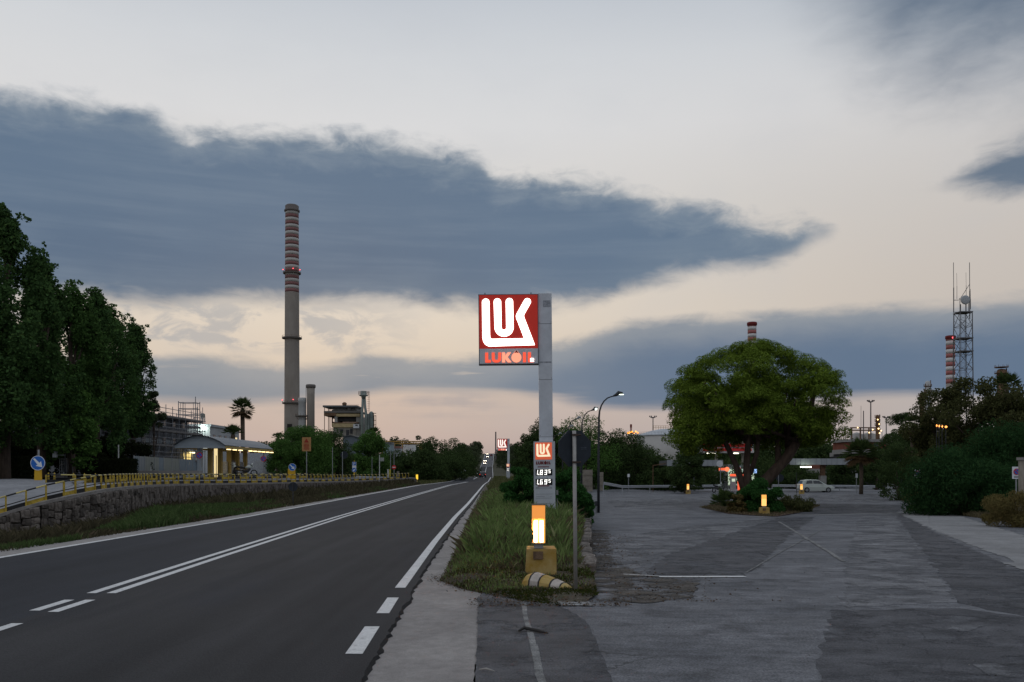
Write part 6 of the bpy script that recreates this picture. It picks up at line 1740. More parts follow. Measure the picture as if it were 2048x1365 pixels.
for k in range(16):
    a = Vector((X(rnd.uniform(656, 668)), rnd.uniform(3, 8), Z(rnd.uniform(833, 880)))); b = a + rnd.choice((Vector((0, 0, 4)), Vector((2.2, 0, 0)), Vector((1.5, 0, 2.0)), Vector((0, 3, 0)))); mb.tube(a, b, rnd.uniform(.1, .35), n=6)
mb.build('pipework', RUST, t)
mb = MB(); mb.lathe([(.2, Z(811)), (.9, Z(809.5)), (1.0, Z(806)), (.5, Z(804)), (.1, Z(803.5))], 10, (X(686), 3, 0)); mb.build('roof_vent', RUST, t)
mb = MB()
for k in range(10):
    px, py = rnd.uniform(682, 711), rnd.uniform(816, 821); mb.tube((X(px), 1, Z(py)), (X(px + rnd.uniform(1, 5)), 1, Z(py)), .3, n=6)
mb.build('roof_pipes', PGREY, t)
# twin ducts and head
cz = mat('green_grey_duct', (.25, .285, .26), .65, .2, .3)
mb = MB(); mb.path([(X(725), -1.2, Z(900)), (X(725), -1.2, Z(822)), (X(726), -1.2, Z(815)), (X(726.5), -1.2, Z(795))], [.55, .55, .5, .45], 10); mb.build('duct', cz, t, True)
mb = MB(); mb.path([(X(732.5), -.8, Z(900)), (X(732.5), -.8, Z(826)), (X(731), -.8, Z(815)), (X(730), -.8, Z(795))], [.55, .55, .5, .45], 10); mb.build('duct', cz, t, True)
mb = MB(); mb.lathe([(.8, Z(798)), (1.0, Z(794)), (1.9, Z(792)), (1.9, Z(790.8)), (1.25, Z(790.5)), (1.25, Z(783.5)), (1.1, Z(783))], 14, (X(728), -1, 0)); mb.build('stack_head', cz, t, True)
mb = MB(); n_ = 12
for j in range(n_):
    a = 2 * PI * j / n_; b = 2 * PI * (j + 1) / n_
    for q in (787.2, 784.2): mb.tube((X(728) + 2.1 * math.cos(a), -1 + 2.1 * math.sin(a), Z(q)), (X(728) + 2.1 * math.cos(b), -1 + 2.1 * math.sin(b), Z(q)), .05, n=4)
    mb.tube((X(728) + 2.1 * math.cos(a), -1 + 2.1 * math.sin(a), Z(791)), (X(728) + 2.1 * math.cos(a), -1 + 2.1 * math.sin(a), Z(784)), .05, n=4)
mb.build('head_railing', RUST, t)
mb = MB()
for px in (738, 740): mb.tube((X(px), -1, Z(826)), (X(px), -1, Z(783)), .06, n=4)
for k in range(9): mb.tube((X(735), -1, Z(786 + k * 4.5)), (X(740), -1, Z(786 + k * 4.5)), .06, n=4)
mb.build('ladder', RUST, t)
mb = MB(); mb.lathe([(1.2, 0), (1.25, Z(858)), (1.25, Z(835)), (1.0, Z(826)), (.3, Z(823))], 14, (X(742), 1, 0)); mb.build('side_vessel', PTEAL, t, True)
for px in (747.5, 751.5): pb('girder', px - .4, px + .4, 831, 905, .2, .6, RUST)
for py in (827, 832, 841, 850, 859): pb('gantry_beam', 742, 752, py - .5, py + .5, .1, .7, RUST)
mb = MB(); mb.path([(X(722), .2, Z(885)), (X(722), .2, Z(827))], .3, 8); mb.path([(X(737), -.4, Z(880)), (X(737), -.4, Z(828))], .45, 8); mb.build('down_pipe', PTEAL, t)
# grey shed
d = 165; t = thing('grey_gable_shed', 'plain grey metal shed with low gable under the plant', 'shed', (PX(704, d), d, base_z(PX(704, d), d)))
z0 = base_z(PX(704, d), d); Z = lambda py: PZ(py, d) - z0; hw = 18 / F * d
mb = MB(); mb.prism([(-hw, 0), (hw, 0), (hw, Z(877)), (-hw * .15, Z(871.5)), (-hw, Z(874))], 0, 14); mb.build('wall', mat('shed_blue_grey', (.115, .14, .165), .6, .1, .5), t)
mb = MB(); mb.prism([(-hw * 1.05, Z(874.4)), (-hw * .15, Z(872)), (hw * 1.05, Z(877.4)), (hw * 1.05, Z(876)), (-hw * .15, Z(870.2)), (-hw * 1.05, Z(873))], -.3, 14.2); mb.build('roof', mat('shed_roof', (.08, .085, .09), .7), t)
mb = MB(); mb.box((.2, -.05, 1.9), (3.4, .1, 3.8)); mb.build('door', mat('shed_door', (.10, .12, .145), .6), t)
# rusty tank under a yellow pipe rack
d = 225; z0 = base_z(PX(818, d), d)
t = thing('peeling_tank', 'white cylindrical tank with peeling rusty patches', 'tank', (PX(817.5, d), d, z0)); Z = lambda py: PZ(py, d) - z0; r = 14.5 / F * d
PEEL = mat('peeling_white_paint', (.50, .49, .47), .8, .08, .6)
nt = PEEL.node_tree; b_ = nt.nodes['Principled BSDF']; n1 = nt.nodes.new('ShaderNodeTexNoise'); n1.inputs['Scale'].default_value = 1.1; n1.inputs['Detail'].default_value = 5
tc_ = nt.nodes.new('ShaderNodeTexCoord'); nt.links.new(tc_.outputs['Object'], n1.inputs['Vector']); r1 = nt.nodes.new('ShaderNodeMapRange'); r1.inputs[1].default_value = .57; r1.inputs[2].default_value = .60
nt.links.new(n1.outputs['Fac'], r1.inputs[0]); x_ = nt.nodes.new('ShaderNodeMix'); x_.data_type = 'RGBA'; nt.links.new(r1.outputs[0], x_.inputs[0]); nt.links.new(b_.inputs['Base Color'].links[0].from_socket, x_.inputs[6]); x_.inputs[7].default_value = (.10, .05, .045, 1); nt.links.new(x_.outputs[2], b_.inputs['Base Color'])
mb = MB(); mb.lathe([(r, 0), (r, Z(890))], 24); mb.build('shell', PEEL, t, True)
mb = MB(); mb.lathe([(r * 1.01, Z(890)), (r * 1.01, Z(888.5)), (.1, Z(886))], 24); mb.build('roof', RUST, t)
t = thing('yellow_pipe_rack', 'yellow steel pipe rack spanning over the peeling tank', 'pipe rack', (PX(805, d), d - 4, z0))
X = lambda px: PX(px, d - 4) - PX(805, d - 4)
YP = mat('faded_yellow_steel', (.32, .19, .04), .8, .4, .5)
for py, q in ((884.5, .25), (888.5, .22)):
    mb = MB(); mb.box(((X(768) + X(848)) / 2, 0, Z(py)), (X(848) - X(768), .5, q)); mb.build('beam', YP, t)
for px in (769, 793, 809, 844, 848):
    mb = MB(); mb.box((X(px), 0, Z(888) / 2), (.28, .3, Z(888))); mb.build('column', YP, t)
mb = MB()
for px in np.arange(770, 846, 4.0): mb.tube((X(px), 0, Z(888.5)), (X(px + 4), 0, Z(884.5)), .06, n=4)
mb.build('lattice', YP, t)
for k, (px, py, w, lab, m_) in enumerate([(775, 889, 16, 'low shed with pale blue wall behind the dark bushes', mat('pale_blue_wall', (.25, .32, .35), .7)), (790, 897, 22, 'low white shed with faded red roof near the peeling tank', mat('white_panel_wall', (.48, .49, .52), .6))]):
    dd = 205 + 6 * k; zz = base_z(PX(px, dd), dd); H = PZ(py, dd) - zz; w2 = w / 2 / F * dd
    t = thing('low_shed', lab, 'shed', (PX(px, dd), dd, zz))
    mb = MB(); mb.box((0, 2, H / 2), (2 * w2, 4, H)); mb.build('wall', m_, t)
    mb = MB(); mb.prism([(-w2 * 1.06, H), (w2 * 1.06, H), (w2 * .9, H + .5), (-w2 * .9, H + .5)], -.2, 4.2); mb.build('roof', mat('faded_red_roof', (.28, .14, .11), .8) if k else mat('plant_roof', (.12, .125, .13), .8), t)
    mb = MB(); mb.box((w2 * .3, -.02, H * .6), (.8, .06, .8)); mb.build('window', DKGLASS, t)
pole('thin_mast', 'slim distant mast beside the far fuel sign', 991.5, 600, base_z(PX(991, 600), 600), 864, .55, mat('distant_mast', (.14, .12, .12), .8), 'mast')
# ================================================================== RIGHT SIDE: FILLING STATION AND REFINERY
FASC = mat('grey_canopy_fascia', (.30, .315, .33), .6, .12, 1.5)
CANB = mat('canopy_soffit', (.10, .10, .10), .8, .15, 1)
PILL = mat('canopy_pillar_concrete', (.26, .255, .245), .85, .25, 1.2)
BRICK = mat('red_brick', (.19, .062, .040), .88, .25, 1.5, .2, 20)
GUARD = mat('guard_rail_steel', (.36, .37, .39), .45, .12, 4, metal=.2)
REDB = mat('station_red', (.42, .022, .025), .4, .08, emit=(.5, .03, .02), es=.12)
COOLT = glow('cool_station_tube', (.88, 1.0, .78), 4.0)
def canopy(label, px0, px1, d, py0, py1, dep, cols, light=None):
    x0, x1 = PX(px0, d), PX(px1, d); z0 = LOTZ(d)
    zt, zb_ = PZ(py0, d) - z0, PZ(py1, d) - z0
    t = thing('parking_canopy', label, 'canopy', (x0, d, z0), 0, 'flat grey canopies of the forecourt')
    w = x1 - x0
    mb = MB(); mb.box((w / 2, dep / 2 + .06, (zt + zb_) / 2 + .02), (w - .1, dep, (zt - zb_) * .8)); mb.build('roof', CANB, t)
    n = int(w / .62)
    for k in range(n):
        mb = MB(); mb.box(((k + .5) * w / n, 0, (zt + zb_) / 2), (w / n - .03, .08, zt - zb_)); mb.build('fascia_panel', FASC, t)
    for px in cols:
        x = PX(px, d + 1) - x0
        mb = MB(); mb.box((x, 1, 1.0), (.72, .8, 2.1)); mb.build('pillar', PILL, t)
        mb = MB(); mb.box((x, 1, 2.05 + (zb_ - 2.05) / 2), (.5, .6, zb_ - 2.05)); mb.build('pillar_head', RUST, t)
    if light:
        mb = MB(); mb.box((PX(light, d) - x0, -.5, zb_ - .28), (1.35, .2, .16)); mb.build('tube_light', COOLT, t)
    return t
canopy('flat grey canopy beside the storage tank, half hidden by pine', 1334, 1446, 108, 920.5, 932.5, 6, [1361])
canopy('flat grey canopy with lit tube above the white car', 1580, 1705, 108, 917.5, 930, 6, [1645], 1609)
# rusty side bar of the first canopy
t = thing('rusty_gantry_bar', 'thin rusty bar reaching out beside the first grey canopy', 'bar', (PX(1320, 109), 109, LOTZ(109)))
mb = MB(); mb.tube((-.9, 0, PZ(930, 109) + .9), (1.0, 0, PZ(926, 109) + .95), .06, n=5); mb.tube((-.9, 0, 0), (-.9, 0, PZ(930, 109) + .9), .05, n=5); mb.build('bar', RUST, t)
# fuel station behind the pine
d = 128; z0 = -1.0
t = thing('fuel_station_canopy', 'red and white lit fuel station canopy seen behind the pine trunks', 'canopy', (PX(1402, d), d, z0))
X = lambda px: PX(px, d) - PX(1402, d); Z = lambda py: PZ(py, d) - z0
mb = MB(); mb.box((X(1455) , 4, (Z(886) + Z(906)) / 2), (X(1508), 8, Z(886) - Z(906))); mb.build('roof', mat('white_canopy', (.5, .5, .5), .6), t)
for k, (a, b) in enumerate(((888, 894.5), (897, 902.5))):
    for j in range(5):
        q0 = 1406 + j * 19.5
        mb = MB(); mb.box((X(q0 + 9.5), -.06, (Z(a) + Z(b)) / 2), (X(q0 + 19) - X(q0), .1, Z(a) - Z(b))); mb.build('red_band', REDB, t)
for px in (1442, 1496): mb = MB(); mb.box((X(px), 3, Z(906) / 2), (.4, .4, Z(906))); mb.build('column', PILL, t)
for px in (1425, 1470):
    mb = MB(); mb.box((X(px), .8, Z(907)), (1.4, .5, .10)); mb.build('ceiling_light', glow('station_light', (1, .93, .72), 5.0), t)
for px, py in ((1507, 882), (1521, 882.5), (1535, 881.5)):
    mb = MB(); mb.box((X(px), -.5, Z(py)), (.8 if px == 1535 else .45, .2, .22)); mb.build('top_light', glow('station_light', (1, .93, .72), 5.0), t)
t = thing('station_shop', 'lit station shop front between the pine trunks', 'shop', (PX(1482, 126), 126, z0))
mb = MB(); mb.box((0, 2, 1.8), (4.0, 4, 3.6)); mb.build('wall', mat('shop_wall', (.3, .31, .30), .7), t)
for k in range(4): mb = MB(); mb.box((-1.5 + k * 1.0, -.04, 1.7), (.85, .06, 2.4)); mb.build('lit_window', glow('shop_window', (.80, .95, .70), .50), t)
for k in range(2): mb = MB(); mb.box((.55 + k * 1.5, -.12, 2.6), (.5, .08, .6)); mb.build('blue_screen', glow('blue_screen', (.35, .55, 1.0), .9), t)
t = thing('fuel_price_pylon', 'slim lit red pylon with white disc beside station pumps', 'sign', (PX(1478, 116), 116, z0))
mb = MB(); mb.box((0, 0, 1.55), (.32, .3, 3.1)); mb.build('lit_body', glow('red_orange_tube', (1.0, .13, .05), .9), t)
mb = MB(); mb.box((0, .02, 3.2), (.5, .34, .22)); mb.build('cap', GREYP, t)
t = thing('brand_arrow_sign', 'orange lit band sign on post under the round white disc', 'sign', (PX(1447, 112), 112, z0))
mb = MB(); mb.box((-.1, 0, PZ(939.5, 112) + 1), (1.0, .14, .42)); mb.build('lit_band', glow('orange_band', (1.0, .16, .06), .75), t)
mb = MB(); mb.box((-.1, -.08, PZ(942, 112) + 1), (1.0, .03, .12)); mb.build('white_band', SWHITE, t)
mb = MB(); disc(mb, .30, -.12, -.08, glow('orange_disc', (1.0, .22, .09), 1.1)); mb.build('lit_disc', None, t, loc=(.45, 0, PZ(939, 112) + 1))
mb = MB(); mb.tube((.1, .1, -.1), (.1, .1, PZ(936, 112) + 1), .06, n=6); mb.build('post', DARKPOLE, t)
t = thing('round_mirror', 'round white traffic mirror beside the pine trunk', 'mirror', (PX(1439.5, 104), 104, z0))
mb = MB(); disc(mb, .39, -.06, 0, mat('pale_mirror', (.62, .63, .64), .35, .08)); mb.build('mirror_face', None, t, loc=(0, 0, PZ(928, 104) + 1))
mb = MB(); mb.tube((.1, .05, -.1), (.1, .05, PZ(925, 104) + 1), .045, n=6); mb.build('post', STEEL, t)
for k, (px, lab) in enumerate(((1466, 'fuel pump nearest the white mirror, lit red top'), (1492, 'fuel pump with lit red side by the leaning trunk'))):
    t = thing('fuel_pump', lab, 'fuel pump', (PX(px, 119), 119, z0), 0, 'fuel pumps behind the pine')
    mb = MB(); mb.box((0, 0, .95), (.7, .5, 1.9)); mb.build('body', mat('pump_body', (.35, .36, .36), .5), t)
    mb = MB(); mb.box((0, -.02, 2.05), (.75, .54, .3)); mb.build('lit_top', glow('red_orange_tube', (1.0, .13, .05), .9), t)
    mb = MB(); mb.box((0, -.26, 1.35), (.45, .03, .4)); mb.build('display', glow('shop_window', (.80, .95, .70), .50), t)
    mb = MB(); mb.path([(.36, -.1, 1.3), (.5, -.2, .8), (.38, -.2, .4), (.36, -.1, .9)], .03, 5); mb.build('hose', BLK, t)
# guard rail across the forecourt
def guard_rail(label, pts, top_py, posts):
    a = pts[0]; base = Vector((PX(a[0], a[1]), a[1], LOTZ(a[1])))
    t = thing('guard_rail', label, 'guard rail', base)
    ps = [Vector((PX(px, d_), d_, PZ(py, d_))) - base for px, d_, py in pts]
    for p0, p1 in zip(ps, ps[1:]):
        mb = MB()
        for (h0, o0), (h1, o1) in zip([(.16, 0), (.08, -.07), (0, 0), (-.08, -.07), (-.16, 0)], [(.08, -.07), (0, 0), (-.08, -.07), (-.16, 0)]):
            mb.quad(p0 + Vector((0, o0, h0)), p1 + Vector((0, o0, h0)), p1 + Vector((0, o1, h1)), p0 + Vector((0, o1, h1)))
        mb.build('beam', GUARD, t)
        n = max(1, int((p1 - p0).length / 4))
        for k in range(n):
            q = p0.lerp(p1, k / n); mb = MB(); mb.box((q.x, q.y + .1, (q.z + LOTZ(base.y + q.y) - base.z) / 2), (.09, .10, q.z - LOTZ(base.y + q.y) + base.z + .1)); mb.build('post', GUARD, t)
    return t
guard_rail('long low guard rail crossing behind the street lamp to the pine', [(1207, 92, 967), (1245, 97, 974), (1300, 103, 973.5), (1360, 106, 973), (1440, 107, 972.5)], 0, 8)
guard_rail('guard rail crossing behind the white car to the fan palm', [(1545, 108, 972), (1600, 108, 972.5), (1680, 108, 973), (1717, 108, 973.5), (1750, 107, 974)], 0, 8)
# pale road behind the guard rail
sheet('back_road', [[(PX(1180, 118) + k * 6.5, 113, -.985), (PX(1180, 118) + k * 6.5, 132, -.98)] for k in range(12)], A_SIDE)
for px, d_, zt, w, lab in ((1175, 105, 940, 20, 'weathered pale stone block wall behind the octagonal sign'), (1202, 110, 945, 9, 'narrow pale stone gate pier beside the street lamp'), (1273, 128, 952, 16, 'low grey stone wall piece under the dark pine')):
    z_ = -.9; H = PZ(zt, d_) - z_; w2 = w / F * d_
    t = thing('stone_pier', lab, 'wall', (PX(px, d_), d_, z_))
    n = max(2, int(H / .55)); m_ = max(1, int(w2 / .7))
    for r_ in range(n):
        for c_ in range(m_):
            mb = MB(); mb.box((-w2 / 2 + (c_ + .5) * w2 / m_, rnd.uniform(-.02, .02), (r_ + .5) * H / n), (w2 / m_ - .03, .5, H / n - .03), None, 0, .02); mb.build('block', mat('weathered_block', (.23, .20, .165), .9, .3, 2, .4, 12), t)
pole('small_sign_post', 'small white plate on post before the dark trees', 1257, 112, -1, 950, .05, STEEL, 'sign', lambda t, h: (lambda mb: (mb.box((0, -.06, h - .1), (.3, .03, .42)), mb.build('white_plate', SWHITE, t)))(MB()))
pole('small_sign_post', 'small white plate on post beside the palm', 1713, 100, -1, 950, .05, STEEL, 'sign', lambda t, h: (lambda mb: (mb.box((0, -.06, h - .1), (.25, .03, .5)), mb.build('white_plate', SWHITE, t)))(MB()))
pole('thin_post', 'thin pale post right of the first far marker lamp', 1388, 99, -1, 954, .035)
pole('thin_post', 'dark thin post in front of the white car tail', 1593, 98, -1, 945, .035, DARKPOLE)
pole('sign_post', 'post carrying a round sign back beside leaning pine trunk', 1557, 92, -1, 950, .04, STEEL, 'road sign', back_disc)
# white gate barrier
t = thing('white_barrier_gate', 'white swing barrier gate at the end of the yard', 'barrier', (PX(1776, 96), 96, -1))
for x, h in ((0, 1.45), (.4, .9), (2.2, .9)): mb = MB(); mb.box((x, 0, h / 2), (.12, .12, h)); mb.build('post', SWHITE, t)
mb = MB(); mb.box((2.4, 0, .85), (4.8, .07, .12)); mb.build('upper_bar', SWHITE, t)
mb = MB(); mb.tube((.1, 0, 1.3), (2.2, 0, .5), .04, n=5); mb.tube((.1, 0, .3), (4.6, 0, .35), .04, n=5); mb.build('stay', SWHITE, t)
# brick buildings
def bands(label, px0, px1, d_, layers, win=None, name='brick_building'):
    x0, x1 = PX(px0, d_), PX(px1, d_)
    t = thing(name, label, 'building', ((x0 + x1) / 2, d_, -1.1)); w = x1 - x0
    for k, (a, b, m_, nm, proud) in enumerate(layers):
        za, zb2 = PZ(a, d_) + 1.1, PZ(b, d_) + 1.1
        mb = MB(); mb.box((0, 3 - proud, (za + zb2) / 2), (w + proud * 2, 6, za - zb2)); mb.build(nm, m_, t)
    if win:
        for px, a, b, ww in win:
            mb = MB(); mb.box((PX(px, d_) - (x0 + x1) / 2, -.04, (PZ(a, d_) + PZ(b, d_)) / 2 + 1.1), (ww / F * d_, .12, PZ(a, d_) - PZ(b, d_))); mb.build('window', DKGLASS, t)
    return t
SLABC = mat('pale_slab_edge', (.26, .25, .24), .85, .15, .8)
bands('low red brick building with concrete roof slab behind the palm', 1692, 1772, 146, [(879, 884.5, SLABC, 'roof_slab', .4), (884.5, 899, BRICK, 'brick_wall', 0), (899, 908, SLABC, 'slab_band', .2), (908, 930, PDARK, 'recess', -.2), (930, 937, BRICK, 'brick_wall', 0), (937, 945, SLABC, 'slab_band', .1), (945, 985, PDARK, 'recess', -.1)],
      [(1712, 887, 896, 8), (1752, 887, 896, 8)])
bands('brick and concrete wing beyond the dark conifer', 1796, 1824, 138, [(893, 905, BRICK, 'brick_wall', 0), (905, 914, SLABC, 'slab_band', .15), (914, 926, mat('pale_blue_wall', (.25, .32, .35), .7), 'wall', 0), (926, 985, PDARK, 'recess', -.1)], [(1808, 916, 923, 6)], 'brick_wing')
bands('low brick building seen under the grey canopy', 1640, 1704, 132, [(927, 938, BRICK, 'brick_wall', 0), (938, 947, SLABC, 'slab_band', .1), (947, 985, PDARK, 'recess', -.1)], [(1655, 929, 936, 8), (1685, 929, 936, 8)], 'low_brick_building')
bands('white flat shed roof glimpsed left of the palm', 1686, 1700, 150, [(905, 913, SLABC, 'roof_slab', .2), (913, 985, PDARK, 'wall', 0)], None, 'flat_shed')
# storage tank
d = 300; px0 = 1352; r = 68 / F * d
t = thing('storage_tank', 'huge white storage tank with railed domed roof behind the trees', 'tank', (PX(px0, d), d + r, -1.2)); Z = lambda py: PZ(py, d) + 1.2
mb = MB(); mb.lathe([(r, 0), (r, Z(871))], 48); mb.build('shell', mat('tank_shell', (.42, .40, .375), .7, .15, .12), t, True)
mb = MB(); mb.lathe([(r * 1.0, Z(871)), (r * 1.012, Z(870.8)), (r * 1.012, Z(868.5)), (r * .99, Z(868)), (r * .6, Z(859.5)), (r * .3, Z(855.5)), (.2, Z(854.5))], 48); mb.build('roof', mat('tank_roof', (.44, .46, .49), .6, .08, .1), t, True)
mb = MB(); n_ = 60
for j in range(n_):
    a, b = 2 * PI * j / n_, 2 * PI * (j + 1) / n_
    mb.tube((r * math.cos(a), r * math.sin(a), Z(868.5)), (r * math.cos(a), r * math.sin(a), Z(862.5)), .045, n=4)
    for q in (862.6, 865.2): mb.tube((r * math.cos(a), r * math.sin(a), Z(q)), (r * math.cos(b), r * math.sin(b), Z(q)), .04, n=4)
mb.build('rim_railing', STEEL, t)
mb = MB()
for k in range(7):
    x = (1312 + k * 5 - px0) / F * d; mb.tube((x, -r * .55, Z(858)), (x, -r * .55, Z(850)), .07, n=4)
for q in (850.5, 854): mb.tube(((1312 - px0) / F * d, -r * .55, Z(q)), ((1342 - px0) / F * d, -r * .55, Z(q)), .06, n=4)
mb.build('roof_catwalk', YP, t)
# refinery columns and masts
def mast(label, px, d_, top, r=.2, heads=True, name='light_mast'):
    z_ = -1.2 if d_ < 350 else base_z(PX(px, d_), d_)
    t = thing(name, label, 'mast', (PX(px, d_), d_, z_)); h = PZ(top, d_) - z_
    mb = MB(); mb.tube((0, 0, 0), (0, 0, h), r * 1.3, r * .8, 8); mb.build('shaft', mat('distant_mast', (.14, .12, .12), .8), t)
    if heads:
        q = 6.5 / F * d_
        mb = MB(); mb.prism([(-q, h), (q, h), (q * .3, h - q * .35), (-q * .3, h - q * .35)], -.4, .4); mb.build('head_frame', mat('distant_mast', (.14, .12, .12), .8), t)
        for k in (-1, -.5, .5, 1): mb = MB(); mb.box((k * q, 0, h + .25), (q * .3, .5, .5)); mb.build('flood_head', mat('distant_mast', (.14, .12, .12), .8), t)
    return t
mast('high floodlight mast between storage tank and pine', 1306, 330, 834.5, .22)
mast('tallest high floodlight mast right of the big pine', 1741.5, 340, 803, .28)
mast('shorter high floodlight mast near olive trees', 1772.5, 360, 835, .24)
mast('thin lattice antenna mast left of tall floodlight mast', 1727, 330, 822, .22, False, 'antenna_mast')
mast('hair thin aerial beside the antenna mast', 1722, 332, 812, .08, False, 'antenna_mast')
mast('thin lamp pole over the brick building', 1764, 150, 862, .06, False, 'lamp_pole')
def striped(label, px, w, d_, top, bottom_red, nst, name='striped_chimney', foot=None, m0=0):
    z_ = base_z(PX(px, d_), d_); t = thing(name, label, 'chimney', (PX(px, d_), d_, z_)); Z = lambda py: PZ(py, d_) - z_; r = w / 2 / F * d_
    y = top + 2; hs = (bottom_red - top - 2) / nst
    mb = MB(); mb.lathe([(r * 1.12, 0), (r, Z(bottom_red))], 20); mb.build('shaft', STACK, t, True)
    for k in range(nst):
        a, b = y + k * hs, y + (k + 1) * hs
        mb = MB(); mb.lathe([(r + .01 * (k % 2), Z(b)), (r + .01 * (k % 2), Z(a))], 20); mb.build('stripe', STKR2 if k % 2 == 0 else STKW2, t, True)
    mb = MB(); mb.lathe([(r, Z(top + 7)), (r * 1.16, Z(top + 6)), (r * 1.16, Z(top + 1)), (r * .98, Z(top))], 20); mb.build('crown_ring', mat('dark_red_ring', (.17, .022, .02), .8), t, True)
    return t, r, Z
t, r, Z = striped('red and white striped chimney top rising behind the umbrella pine', 1504, 17, 480, 645, 690, 6)
t, r, Z = striped('red and white striped chimney beside the lattice antenna tower', 1901, 17, 420, 672, 768, 11)
mb = MB(); mb.lathe([(.05, -.5), (.5, -.2), (.5, .2), (.05, .5)], 6, (0, -r * 1.1, Z(677))); mb.build('warning_light', AIRRED, t)
t, r, Z = striped('tiny dark striped flare stack over the pines', 1262, 3.6, 520, 849, 866, 5, 'flare_stack')
FLAME = glow('gas_flame', (1.0, .34, .04), 3.0)
t = thing('gas_flare', 'bright orange gas flare burning at the stack foot over the pine tops', 'flame', (PX(1262, 512), 512, PZ(864, 512)))
for k in range(6):
    mb = MB(); x = (-8 + k * 3.4) / F * 512 * .8; s_ = rnd.uniform(.5, 1.1); mb.lathe([(.05, -.5 * s_), (.65 * s_, -.2), (.5 * s_, .3 * s_), (.06, .8 * s_)], 8, (x * 1.4 + 1, 0, rnd.uniform(-.9, .2))); mb.build('flame', FLAME, t, True)
# refinery column and process tower
def vessel(label, px, w, d_, top, m_, name, lights=0, plats=()):
    z_ = base_z(PX(px, d_), d_); t = thing(name, label, 'refinery column', (PX(px, d_), d_, z_)); Z = lambda py: PZ(py, d_) - z_; r = w / 2 / F * d_
    mb = MB(); mb.lathe([(r, 0), (r, Z(top + 4)), (r * .7, Z(top + 1)), (.1, Z(top))], 14); mb.build('shell', m_, t, True)
    for q in plats:
        mb = MB(); ring(mb, r, r * 1.5, Z(q), .35, 12); mb.build('platform', RUST, t)
        mb = MB()
        for j in range(10): a = 2 * PI * j / 10; mb.tube((r * 1.45 * math.cos(a), r * 1.45 * math.sin(a), Z(q)), (r * 1.45 * math.cos(a), r * 1.45 * math.sin(a), Z(q) + 1.3), .08, n=4)
        mb.build('hand_rail', RUST, t)
    mb = MB(); mb.tube((r * 1.15, 0, 0), (r * 1.15, 0, Z(top - 1)), r * .16, n=6); mb.tube((-r * 1.1, -.3, 0), (-r * 1.1, -.3, Z(top + 6)), r * .1, n=6); mb.build('riser_pipe', RUST, t)
    for k in range(lights):
        mb = MB(); mb.lathe([(.05, -.3), (.32, 0), (.05, .3)], 6, (r * rnd.uniform(-1.3, 1.3), -r * 1.5, Z(top + 10 + k * 9))); mb.build('lamp', glow('refinery_lamp', (1, .70, .30), 4.0), t)
    return t
SILV = mat('silver_column', (.42, .42, .42), .45, .12, .4, metal=.3)
vessel('silver refinery column above the young pine', 1855.5, 10, 400, 762, SILV, 'refinery_column', 0, (774, 786))
vessel('short dark refinery column beside the silver one', 1843, 8, 405, 786, RUST, 'refinery_column', 0, (792,))
vessel('slim process tower with warm lamps in the gap right of the pine', 1755, 7, 380, 830, RUST, 'process_tower', 4, (836, 844, 852, 862))
vessel('dark open topped refinery tower over the olive trees', 2003, 17, 400, 738, RUST, 'refinery_column', 0, (736, 748))
t = thing('refinery_pipe_bridge', 'pipe bridge with pale tanks low in the gap right of the pine', 'pipe bridge', (PX(1728, 345), 345, -1.2))
for py in (856, 861): mb = MB(); mb.box((0, 0, PZ(py, 345) + 1.2), (11, 1, .45)); mb.build('beam', RUST, t)
for x in (-5, -1.5, 2, 5): mb = MB(); mb.box((x, 0, (PZ(856, 345) + 1.2) / 2), (.4, .5, PZ(856, 345) + 1.2)); mb.build('column', RUST, t)
for x, w in ((-1, 2.6), (4, 3.0)): mb = MB(); mb.lathe([(w, 0), (w, PZ(868, 345) + 1.2), (.2, PZ(864, 345) + 1.2)], 16, (x, 5, 0)); mb.build('pale_tank', mat('tank_shell', (.42, .40, .375), .7), t, True)
for px, py in ((1713, 856), (1743, 860), (1755, 858), (1736, 866), (1760, 862)):
    mb = MB(); mb.lathe([(.05, -.25), (.26, 0), (.05, .25)], 6, (PX(px, 345) - PX(1728, 345), -1.2, PZ(py, 345) + 1.2)); mb.build('lamp', glow('refinery_lamp', (1, .70, .30), 7.0), t)
for k, px in enumerate((1873, 1878, 1884, 1891.5)):
    t = thing('yard_lamp', ['faintest orange yard lamp, far end of the little row in the trees', 'second small orange yard lamp from the far end of the row', 'third small orange yard lamp, next to the brightest one', 'brightest and largest orange yard lamp among the olive-brown trees'][k], 'lamp', (PX(px, 76), 76, LOTZ(76)), 0, 'orange yard lamps among the trees')
    h = PZ(852 + k * .8, 76) - LOTZ(76); mb = MB(); mb.tube((0, 0, -.1), (0, 0, h), .035, n=5); mb.build('pole', DARKPOLE, t)
    mb = MB(); mb.lathe([(.01, -.1), (.07 if k < 3 else .13, 0), (.01, .12)], 8, (0, -.05, h)); mb.build('lit_globe', glow('orange_globe', (1, .36, .08), 2.6), t, True)
